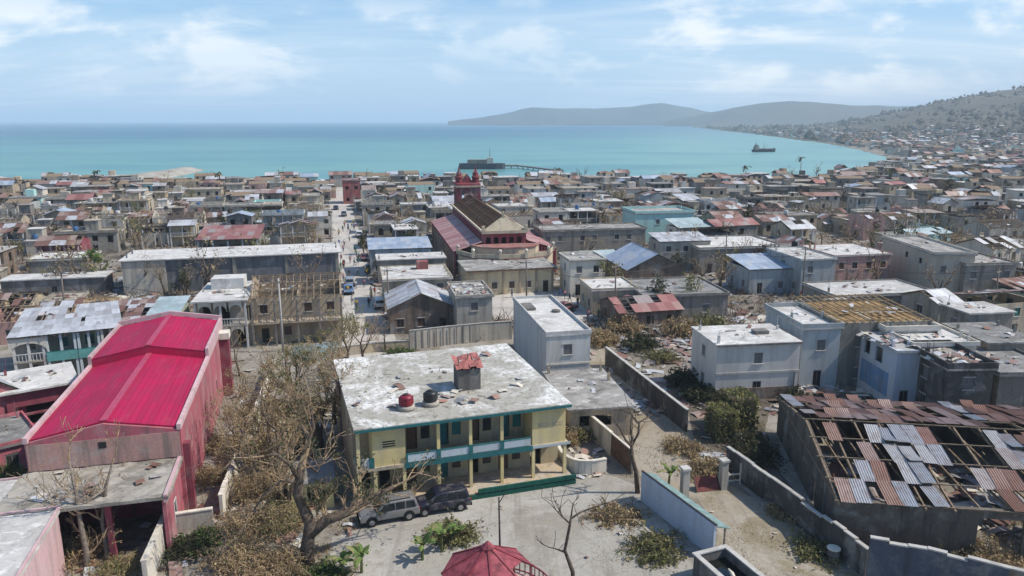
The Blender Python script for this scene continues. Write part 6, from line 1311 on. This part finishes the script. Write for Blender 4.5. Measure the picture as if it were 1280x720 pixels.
for i, (px, py, rd, h, lf, lb) in enumerate(((300, 712, 2.0, 3.0, 'leaf dry', 'straw brown thicket at the bottom left of the forked tree'), (345, 716, 2.0, 2.7, 'leaf dry', 'straw brown thicket at the foot of the forked tree'), (312, 668, 2.2, 3.4, 'leaf dry', 'tall brown thicket between the white wall and forked tree'), (350, 660, 2.0, 3.0, 'leaf olive', 'olive brown thicket behind the forked trunk'),
        (318, 618, 2.2, 3.2, 'leaf dry', 'brown thicket halfway along the white wall'), (355, 620, 2.2, 3.0, 'leaf dry', 'dense twiggy thicket beside the pale yellow wall'), (330, 575, 2.3, 3.0, 'leaf dry', 'grey brown thicket near the far part of the white wall'), (372, 560, 2.2, 3.0, 'leaf olive', 'olive thicket below the leaning dry tree'), (280, 560, 1.6, 2.2, 'leaf dry', 'pale dry bush against the rose hall flank'),
        (392, 515, 2.2, 2.8, 'leaf dark', 'dark green bush before the teal tin fence'), (350, 520, 2.0, 2.6, 'leaf dry', 'brown bush left of the teal tin fence'), (262, 600, 1.3, 1.6, 'leaf dry', 'small dry bush at the rose hall wall foot'), (90, 700, 1.6, 2.2, 'leaf dry', 'dead creeper heap in front of the dark porch'), (150, 716, 1.4, 1.5, 'leaf olive', 'low weeds before the white garden wall'))):
    thicket(g(px, py), rd, h, lb, random.Random(60 + i), 190 if lf == 'leaf dry' else 150, lf, 4, .085, group=GR)
for i, (px, py, rd, h, lf, lb) in enumerate(((10, 612, 1.7, 3.4, 'leaf green', 'bright green shrub at the left edge'), (28, 556, 1.0, 2.4, 'leaf green', 'small green shrub behind the magenta roofed hall'), (408, 722, 1.0, 1.1, 'leaf green', 'green bush beside the forked trunk'),
        (566, 672, 1.3, 1.3, 'leaf olive', 'dry yellow shrub behind the gazebo'), (770, 645, 1.7, .7, 'leaf dry', 'flat brown bush in the courtyard under bare branches'), (818, 690, 1.8, 1.2, 'leaf olive', 'low brown bush before the pale blue lean-to'), (884, 590, 1.6, 1.4, 'leaf dry', 'dry bush heap behind the gate'), (855, 562, 1.4, 1.2, 'leaf dry', 'brown bush at the near end of the lane wall'),
        (722, 545, 1.7, 2.4, 'leaf olive', 'straggly bush beside the right end of the yellow house'), (706, 552, 1.2, 2.0, 'leaf dry', 'dry bush between yellow house and curved wall'), (735, 515, 1.5, 1.8, 'leaf dark', 'dark bush before the stained shed'), (1178, 672, 1.5, 2.4, 'leaf olive', 'pale olive bush before the warehouse front'), (1235, 700, 1.4, 1.4, 'leaf dry', 'dry weeds behind the slate blue wall'), (985, 640, 1.3, .9, 'leaf dry', 'dead weeds along the dark block wall'), (1020, 690, 1.2, .8, 'leaf olive', 'weeds before the drum'),
        (500, 622, 1.4, 1.2, 'leaf dry', 'fallen dry branches between the cars and the yellow house'), (236, 690, 1.3, 1.2, 'leaf dark', 'dark shrub in the bottom left walled garden'), (255, 680, 1.0, 1.3, 'leaf green', 'green creeper on the low cross wall'), (500, 445, 1.6, 1.4, 'leaf green', 'green patch of bushes behind the limewashed roof'),
        (800, 436, 2.0, 3.0, 'leaf dark', 'dark tangled bush right of the lane wall'), (826, 450, 1.7, 2.2, 'leaf olive', 'bush with white debris right of the lane wall'), (850, 418, 2.2, 3.4, 'leaf dry', 'large olive bush behind the white house'), (885, 412, 2.2, 3.8, 'leaf olive', 'leafy olive bush behind the white house roof'), (780, 415, 2.4, 3.5, 'leaf dry', 'brown bush beside the collapsed red house'), (752, 430, 2.2, 3.0, 'leaf dry', 'brown scrub at the head of the lane wall'), (860, 480, 2.2, 2.6, 'leaf dark', 'dark bush behind the lane wall'), (880, 500, 2.0, 2.8, 'leaf dark', 'dark bush between lane wall and white house'), (950, 575, 1.8, 2.0, 'leaf dark', 'dark weeds against the warehouse flank'), (935, 560, 1.6, 2.4, 'leaf dark', 'dark bush beside the olive hedge'), (990, 500, 1.8, 1.8, 'leaf dark', 'dark weeds behind the warehouse roof'), (900, 480, 1.8, 2.4, 'leaf dark', 'dark creeper under the white house'), (700, 520, 1.4, 2.2, 'leaf dry', 'dry brush between the yellow house and the stained shed'))):
    thicket(g(px, py), rd, h, lb, random.Random(90 + i), 130, lf, 4, .13 if rd < 2 else .2, name='shrub', stem='bark', group='shrubs around the yards')
# banana plants
def banana(p, h, label, rr):
    t = thing('banana_plant', label, 'plant', p, 0, 'banana plants'); T, C = MB(), MB(); T.tube([(0, 0, 0), (.03, .02, h * .35), (.05, 0, h * .6)], [.11, .09, .06], 7)
    for i in range(10):
        a = i * 2.4 + rr.uniform(-.3, .3); d = Vector((math.cos(a), math.sin(a), rr.uniform(.7, 1.9))).normalized(); ll = h * rr.uniform(.45, .75); o = Vector((.05, 0, h * rr.uniform(.45, .6))); sd = Vector((-d.y, d.x, 0)).normalized() * ll * .15; dr = rr.uniform(.25, .7)
        pts = [o + d * ll * s - Vector((0, 0, dr * ll * s * s)) for s in (0, .2, .45, .7, .9, 1.0)]; wd = [.15, .8, 1.0, .85, .5, .05]
        for k in range(5):
            if rr.random() < .12: continue
            q0, q1 = pts[k], pts[k + 1]; z0, z1 = Vector((0, 0, .05 * ll)), Vector((0, 0, .05 * ll)); C.quad(q0, q1, q1 + sd * wd[k + 1] - z1, q0 + sd * wd[k] - z0); C.quad(q0, q0 - sd * wd[k] - z0, q1 - sd * wd[k + 1] - z1, q1)
    T.build('stem', M['leaf olive'], t); C.build('leaves', M['leaf banana'], t)
for i, (px, py, h, lb) in enumerate(((428, 722, 2.3, 'bright banana plant right of the forked trunk'), (452, 716, 2.6, 'yellowish banana plant in the courtyard corner'), (528, 700, 2.4, 'left banana plant beside the gazebo'), (552, 690, 2.8, 'taller banana plant beside the gazebo'), (572, 680, 2.0, 'small banana plant touching the gazebo roof'), (836, 606, 2.2, 'banana plant at the gate pillar'), (24, 566, 2.6, 'banana plant beside the low rose annex'))): banana(g(px, py), h, lb, random.Random(70 + i))
# hedge
t = thing('hedge', 'blocky olive hedge between the white house and the warehouse', 'hedge', g(915, 545), R(10)); C = MB(); rr = random.Random(8)
for (x0, x1, y0, y1, z1, n) in ((-2.2, -.2, -1.5, 1.5, 3.0, 1700), (.1, 2.8, .3, 3.6, 3.6, 2000)):
    for _ in range(n):
        f = rr.randrange(5); x, y, z = rr.uniform(x0, x1), rr.uniform(y0, y1), rr.uniform(0, z1)
        if f == 0: x = x0
        elif f == 1: x = x1
        elif f == 2: y = y0
        elif f == 3: y = y1
        else: z = z1
        leaves(C, [(Vector((x, y, z)), 0)], 1, .19, rr, 0, 0, .16)
C.build('foliage', M['leaf olive'], t); part('stems', M['bark'], t, (-2.0, -.4, -1.3, 1.3, 0, 2.8), (.3, 2.6, .5, 3.4, 0, 3.4))
# town trees: a few kinds, copied about
kinds = []
for i, (h, r, nl, lf, ls, ml, kd) in enumerate(((6.5, .26, 1, 'leaf dry', .16, 5, (2, 4)), (7, .28, 1, 'leaf dry', .26, 5, (3, 3)), (6.5, .2, 3, 'leaf olive', .26, 4, (3, 4)), (7, .22, 4, 'leaf dark', .28, 4, (3, 4)))):
    kinds.append((h, r, nl, lf, ls, ml, kd, i))
make_tree('leafy_tree', 'yellow green leafy tree at the end of the slate grey hall', 'tree', g(128, 358), random.Random(5), 7.5, .25, nl=9, ls=.24, leaf='leaf banana', maxlev=4, kids=(3, 4), lrad=.7)
KN = ['bare', 'brown', 'olive', 'dark green']; protos = {}
tt = random.Random(31); spots = [(822, 395, 3, 1.0), (868, 392, 2, 1.1), (1176, 390, 0, 1.3), (990, 290, 1, 1.3), (1015, 280, 1, 1.2), (965, 275, 1, 1.0), (770, 262, 2, 1.1), (745, 268, 1, 1.1), (230, 372, 3, .8), (60, 362, 2, .7), (690, 415, 0, .6), (650, 270, 1, 1.2), (628, 262, 0, 1.2), (510, 290, 0, 1.2), (540, 285, 0, 1.2), (480, 285, 1, 1.0), (455, 318, 3, .8), (470, 345, 3, .7)]
while len(spots) < 280:
    px, py = tt.uniform(0, 1280), 222 + 150 * tt.random() ** 1.6; q = g(px, py); dd = q - SO
    if abs(dd.dot(ST)) < 5 or sdf(q.x, q.y) < 8 or (520 < px < 700 and py > 240): continue
    spots.append((px, py, tt.choice((0, 0, 0, 1, 1, 1, 1, 2, 3)), tt.uniform(.7, 1.35)))
for px, py, k, sc in spots:
    q = g(px, py); rz = tt.uniform(0, 6.28)
    if k not in protos: h, r, nl, lf, ls, ml, kd, i = kinds[k]; o = make_tree('town_tree', '', 'tree', q, random.Random(300 + i), h, r, nl=nl, ls=ls, leaf=lf, maxlev=ml, kids=kd, group='trees scattered through the town', lrad=.7, minr=.02, twig='branch'); protos[k] = o; o.scale = (sc,) * 3
    else: o = copy_tree(protos[k], q, rz, sc, '')
    TREES.append((o, KN[k] + ' tree', q))
# palms along the shore, fronds blown about
def palm(p, h, label, rr):
    t = thing('palm_tree', label, 'palm', p, 0, 'wind torn palms near the shore'); T, C = MB(), MB(); top = Vector((rr.uniform(-.8, .8), rr.uniform(-.5, .5), h)); T.tube([(0, 0, -.2), (top.x * .3, top.y * .3, h * .5), top], [.22, .16, .12], 7)
    for i in range(9):
        a = rr.uniform(0, 6.283); d = Vector((math.cos(a), math.sin(a), rr.uniform(.3, 1.2))); ll = rr.uniform(1.6, 3.0); pts = [top + d * ll * s - Vector((0, 0, rr.uniform(1.5, 3.2) * s * s)) for s in (0, .33, .66, 1)]; sd = Vector((-d.y, d.x, 0)) * .38
        for q0, q1 in zip(pts, pts[1:]): C.quad(q0, q0 + sd - Z_ * .15, q1 + sd * .8 - Z_ * .15, q1); C.quad(q0, q1, q1 - sd * .8 - Z_ * .15, q0 - sd - Z_ * .15)
    T.build('trunk', M['bark grey'], t); C.build('crown', M['leaf dark'], t)
for i, (px, py, h, lb) in enumerate(((122, 238, 8, 'palm beside the root of the jetty'), (275, 242, 8, 'palm right of the jetty among the roofs'), (695, 230, 7, 'palm where the pier meets the shore'), (932, 230, 8, 'palm on the shore below the anchored coaster'), (1000, 224, 11, 'tallest palm on the bay shore'))): palm(g(px, py), h, lb, random.Random(i))
# ------------------------------------------------------------------ people
def person_mesh(pose):
    step = {'walk': .28, 'stand': .06, 'stride': .40}[pose]
    J = dict(pel=(0, 0, .95), wai=(0, .0, 1.10), che=(0, 0, 1.32), nec=(0, 0, 1.48), hed=(0, .02, 1.60), top=(0, .02, 1.74))
    V = [J[k] for k in ('pel', 'wai', 'che', 'nec', 'hed', 'top')]; Rd = [.14, .13, .15, .055, .095, .07]; E_ = [(0, 1), (1, 2), (2, 3), (3, 4), (4, 5)]
    def chain(root, pts, rad):
        prev = root
        for p, r in zip(pts, rad): V.append(p); Rd.append(r); E_.append((prev, len(V) - 1)); prev = len(V) - 1
    for s in (-1, 1):
        f = s * step; chain(0, [(s * .10, 0, .88), (s * .11, f * .55 + .04, .50), (s * .11, f - (.06 if f < 0 else 0), .08), (s * .11, f + .15, .03)], [.10, .065, .045, .04])
        chain(2, [(s * .19, 0, 1.40), (s * .25, -f * .5, 1.14), (s * .25, -f * .9 + .08, .92), (s * .245, -f * .95 + .12, .82)], [.065, .045, .035, .04])
    me = bpy.data.meshes.new('person'); me.from_pydata(V, E_, []); o = bpy.data.objects.new('tmp', me); col.objects.link(o); m = o.modifiers.new('s', 'SKIN')
    for i, v in enumerate(me.skin_vertices[0].data): v.radius = (Rd[i], Rd[i]); v.use_root = (i == 0)
    o.modifiers.new('d', 'SUBSURF').levels = 1; dg = bpy.context.evaluated_depsgraph_get(); out_ = bpy.data.meshes.new_from_object(o.evaluated_get(dg)); bpy.data.objects.remove(o); return out_
SK = plain('skin', (.07, .042, .03), .6); TR = {k: plain('trousers_' + k, c, .9) for k, c in (('dark', (.03, .032, .04)), ('blue', (.05, .07, .13)), ('khaki', (.18, .15, .10)))}
SH = {'white': (.60, .59, .56), 'red': (.35, .04, .04), 'blue': (.06, .14, .35), 'black': (.03, .03, .035), 'yellow': (.45, .33, .06), 'green': (.06, .20, .10), 'pink': (.45, .20, .24), 'grey': (.25, .25, .26)}
SHM = {k: plain('shirt_' + k, c, .9) for k, c in SH.items()}; pm_ = {k: person_mesh(k) for k in ('walk', 'stand', 'stride')}; PM = {}; PEOPLE = []
def person(p, rz, pose, sh, trs):
    k = (pose, sh, trs)
    if k not in PM:
        me = pm_[pose].copy(); me.materials.clear()
        for m in (SK, SHM[sh], TR[trs]): me.materials.append(m)
        for f in me.polygons:
            z = f.center.z; x = abs(f.center.x); f.material_index = 0 if z > 1.47 or (x > .215 and z < 1.15) or z < .07 else (1 if z > .97 or x > .2 else 2); f.use_smooth = True
        PM[k] = me
    o = link('person', PM[k], None, p, rz); PEOPLE.append((o, sh, pose, p)); return o
pr_ = random.Random(12)
for i in range(46):
    s = 2 + 110 * pr_.random() ** 1.4; person(town(s, pr_.uniform(-3.2, 3.2)) + Vector((0, 0, .02)), pr_.choice((0, math.pi)) - STREET_AZ + pr_.uniform(-.4, .4), pr_.choice(('walk', 'walk', 'stand', 'stride')), pr_.choice(list(SH)), pr_.choice(list(TR)))
for px, py in ((700, 372), (706, 374), (712, 378), (668, 388), (722, 384), (748, 398), (690, 380), (684, 385), (1030, 358), (1060, 356), (735, 400), (640, 372)): person(g(px, py) + Vector((0, 0, .02)), pr_.uniform(0, 6.28), pr_.choice(('walk', 'stand')), pr_.choice(list(SH)), pr_.choice(list(TR)))
# ------------------------------------------------------------------ water tanks on the roofs
tb = MB(); tb.lathe([(.55, 0), (.58, .06), (.58, .95), (.5, 1.1), (.2, 1.18)], n=12); tl = MB(); tl.lathe([(.21, 1.183), (.21, 1.26)], n=10); TANKS = []; tl_me = tl.mesh('lid', [M['iron']])
tme = {k: tb.mesh('tank_shell', [plain('roof_tank_' + k, c, .5)], True) for k, c in (('black', (.02, .02, .022)), ('blue', (.05, .12, .25)), ('white', (.5, .5, .48)))}
for h in HOUSES:
    if h['auto'] and h['word'].startswith('flat') and pr_.random() < .55 and len(TANKS) < 70:
        k = pr_.choice(('black', 'black', 'blue', 'white')); m4 = Matrix.Translation(h['o'].location) @ Matrix.Rotation(h['o'].rotation_euler.z, 4, 'Z'); q = m4 @ Vector((pr_.uniform(-.3, .3) * h['w'], pr_.uniform(-1.6, .5), h['c'].z + .205))
        o = thing('roof_tank', '', 'tank', q, 0, 'water tanks on town roofs'); link('tank_shell', tme[k], o); link('lid', tl_me, o); TANKS.append((o, k, q))
# ------------------------------------------------------------------ loose debris
rb = random.Random(99); D1 = MB()
def junk(mb, x, y, z, s):
    k = rb.random(); a = rb.uniform(0, 6.283); ca, sa = math.cos(a), math.sin(a)
    if k < .34:      # timber
        l = rb.uniform(.5, 2.2) * s; tz = rb.uniform(-.12, .25) * l; mb.bar((x - ca * l / 2, y - sa * l / 2, z + .06), (x + ca * l / 2, y + sa * l / 2, z + .06 + max(0, tz)), .09 * s, .06 * s, rb.choice((0, 0, 1)))
    elif k < .66:    # tin sheet, bent
        w_, l = rb.uniform(.4, .9) * s, rb.uniform(.5, 1.6) * s; U, V = Vector((ca, sa, rb.uniform(-.1, .3))) * l, Vector((-sa, ca, rb.uniform(-.15, .25))) * w_; o = Vector((x, y, z + .08)); m = rb.choice((2, 2, 2, 3, 3, 4)); mid = Vector((0, 0, rb.uniform(-.05, .25)))
        mb.add([o - U - V, o - V * .9 + mid, o + U - V, o + U + V, o + V * .9 + mid, o - U + V], [(0, 1, 4, 5), (1, 2, 3, 4)], m)
    else:            # rubble
        r = rb.uniform(.08, .35) * s; c = Vector((x, y, z + r * .4)); p = [c + Vector((q[0] * r * rb.uniform(.6, 1.2), q[1] * r * rb.uniform(.6, 1.2), q[2] * r * rb.uniform(.4, .8))) for q in ((-1, -1, -1), (1, -1, -1), (1, 1, -1), (-1, 1, -1), (-1, -1, 1), (1, -1, 1), (1, 1, 1), (-1, 1, 1))]; mb.hexa(p, rb.choice((5, 5, 6, 7)))
for x, y, z, rad, n in RUB:
    for _ in range(n):
        a = rb.uniform(0, 6.283); r = rad * math.sqrt(rb.random()); s = 1.0 if z < 1 else .45; junk(D1, x + r * math.cos(a), y + r * math.sin(a), z, s)
for _ in range(9000):       # alleys and gaps of the town
    px, py = rb.uniform(-20, 1300), 222 + 190 * rb.random(); q = g(px, py); dd = q - SO; tt_ = dd.dot(ST)
    if sdf(q.x, q.y) < 3 or (abs(tt_) < 3.4) or (600 < px < 745 and 352 < py < 400): continue
    junk(D1, q.x, q.y, 0, rb.uniform(.7, 1.5))
FB = MB()       # heaps of broken branches
for _ in range(5200):
    px, py = rb.uniform(-20, 1300), 222 + 200 * rb.random(); q = g(px, py)
    if sdf(q.x, q.y) < 3 or abs((q - SO).dot(ST)) < 3.8 or (600 < px < 745 and 352 < py < 400): continue
    s = rb.uniform(.8, 2.2)
    for k in range(9):
        a = rb.uniform(0, 6.283); d = Vector((math.cos(a), math.sin(a), rb.uniform(.1, 1.1))) * s * rb.uniform(.5, 1.2); o = q + Vector((rb.gauss(0, .4), rb.gauss(0, .4), .05)) * s; w_ = Vector((-d.y, d.x, rb.uniform(-.5, .5))).normalized() * .05 * s; FB.add([o - w_, o + w_, o + d], [(0, 1, 2)]); m = o + d * .6; e = rdir(rb) * s * .5; FB.add([m - w_ * .7, m + w_ * .7, m + e], [(0, 1, 2)])
stuff(FB.build('fallen_branches', M['branch']), 'heaps of broken dry branches in the gaps between houses', 'branches')
for (x0, x1, y0, y1, n, s) in ((250, 440, 440, 690, 350, .5), (640, 780, 440, 560, 160, .6), (760, 960, 400, 520, 700, .75), (870, 960, 540, 600, 120, .4), (960, 1290, 440, 520, 600, .7), (1060, 1290, 640, 720, 300, .5), (0, 300, 440, 720, 400, .5), (400, 900, 590, 720, 40, .14), (880, 1080, 620, 720, 40, .14), (680, 760, 560, 600, 90, .4)):
    for _ in range(n):
        q = g(rb.uniform(x0, x1), rb.uniform(y0, y1)); o_ = (q.x, q.y, 0, .2, .2)
        if any(overlap(o_, k_) for k_ in OCC if abs(k_[0] - q.x) < 25 and abs(k_[1] - q.y) < 25): continue
        junk(D1, q.x, q.y, 0.01, s * rb.uniform(.6, 1.4))
stuff(D1.build('storm_debris', [M['wood'], M['wood grey'], M['tin rusty'], M['tin silver'], M['wall white'], M['wall grey'], M['wall pale grey'], M['wall brown']]), 'splintered boards, bent tin and rubble strewn across the town', 'debris')
# ------------------------------------------------------------------ dry grass in the yards
gm = MB()
def grass(x0, x1, y0, y1, n, hh):
    for _ in range(n):
        q = g(rb.uniform(x0, x1), rb.uniform(y0, y1))
        if mnoise.noise(Vector((q.x * .35, q.y * .35, 4))) < .02: continue
        a = rb.uniform(0, 6.283); w_ = .03; h = hh * rb.uniform(.4, 1.2); d = Vector((math.cos(a), math.sin(a), 0)); e = Vector((rb.gauss(0, .08), rb.gauss(0, .08), h)); gm.add([q - d * w_, q + d * w_, q + e], [(0, 1, 2)])
grass(880, 1080, 600, 720, 5000, .12); grass(740, 860, 630, 720, 900, .10); grass(250, 450, 560, 720, 9000, .35); grass(760, 900, 460, 600, 3500, .25); grass(1080, 1290, 650, 720, 3500, .35); grass(860, 960, 500, 600, 4000, .3); grass(0, 300, 560, 720, 3000, .3)
stuff(gm.build('dry_grass', M['leaf dry']), 'thin dry grass in patches over the yards', 'grass')
# ------------------------------------------------------------------ labels for the things made in numbers
MARKS = [('the church', (600, 290)), ('the turquoise house', (826, 275)), ('the slate grey hall', (285, 330)), ('the street', (440, 300)), ('the pier', (640, 215)), ('the pink house', (1075, 330)), ('the teal row', (90, 400)), ('the coral red roof', (285, 290)), ('the jetty', (185, 215)),
         ('the blue gable', (820, 330)), ('the tall blank block', (1140, 330)), ('the plaza', (690, 380)), ('the anchored ship', (956, 187)), ('the right edge', (1275, 300)), ('the left edge', (5, 300)), ('the yellowish bare timbers', (1080, 390)), ('the pink pillars', (72, 310))]
def where(p):
    u, v = proj(p); nm, (mx, my) = min(MARKS, key=lambda m: math.hypot(u - m[1][0], (v - m[1][1]) * 2.2)); dx, dy = u - mx, (v - my) * 2.2
    rel = ('behind' if dy < 0 else 'before') if abs(dy) > abs(dx) else ('right of' if dx > 0 else 'left of')
    if nm in ('the right edge', 'the left edge'): rel = 'near'
    return rel + ' ' + nm, u, v
ORD = ['first', 'second', 'third', 'fourth', 'fifth', 'sixth', 'seventh', 'eighth', 'ninth', 'tenth', 'eleventh', 'twelfth', 'thirteenth', 'fourteenth', 'fifteenth', 'sixteenth', 'seventeenth', 'eighteenth', 'nineteenth', 'twentieth', 'twenty-first', 'twenty-second', 'twenty-third', 'twenty-fourth']
def number(items):
    """items: (object, head, point, category) - equal labels get their rank from the left"""
    by = {}
    for o, head, p, cat in items: w_, u, v = where(p); by.setdefault(head + ' ' + w_, []).append((u, o))
    for lb, lst in by.items():
        lst.sort(key=lambda q: q[0])
        for i, (u, o) in enumerate(lst): 
            f = lb if len(lst) == 1 else '%s, %s from left' % (lb, ORD[min(i, 23)])
            o['label'] = f if len(f.split()) <= 16 else f.replace(' and gallery', '').replace(' house with stripped', ' house, stripped').replace('torn ', '', 1).replace('flat ', '')
it = []
for h in HOUSES:
    if h['auto']:
        sz = ('low' if h['st'] == 1 else 'tall') if h['w'] < 8.5 else ('wide' if h['st'] == 1 else 'big')
        wd_ = h['word'].replace('bare timbers where its ', 'stripped ').replace('flat grey concrete', 'flat grey')
        it.append((h['o'], '%s %s house with %s%s' % (sz, h['wall'], wd_, '' if not h['gal'] or len(wd_.split()) > 3 else ' and gallery'), (h['c'].x, h['c'].y, h['c'].z), 'house'))
number(it)
number([(o, k, (p.x, p.y, 3)) + ('tree',) for o, k, p in TREES])
for o, k, p in TREES: o['category'] = 'tree'; o['group'] = 'trees scattered through the town'; o['label'] = o['label'] if len(o['label'].split()) >= 4 else o['label'] + ' in town'
for o, sh, pose, p in PEOPLE: tag(o, '', 'person', 'people out in the streets')
number([(o, 'person in a %s shirt %s' % (sh, {'walk': 'walking', 'stand': 'standing', 'stride': 'striding'}[pose]), (p.x, p.y, 1), 'person') for o, sh, pose, p in PEOPLE])
number([(o, '%s water tank on a flat roof' % k, tuple(p), 'tank') for o, k, p in TANKS])
# ------------------------------------------------------------------ the air
mb = MB(); mb.box(-48000, 48000, -4500, 31000, -14, 192)
n = bpy.data.materials.new('haze_air'); n.use_nodes = True; t = n.node_tree; t.nodes.remove(t.nodes['Principled BSDF'])
pv = t.nodes.new('ShaderNodeVolumePrincipled'); pv.inputs['Color'].default_value = (0.72, 0.88, 1.0, 1); pv.inputs['Density'].default_value = 0.00016
pv.inputs['Anisotropy'].default_value = 0.0
t.links.new(pv.outputs[0], t.nodes['Material Output'].inputs['Volume'])
o = mb.build('haze', n); stuff(o, 'pale blue haze hanging over the bay and hills', 'haze')
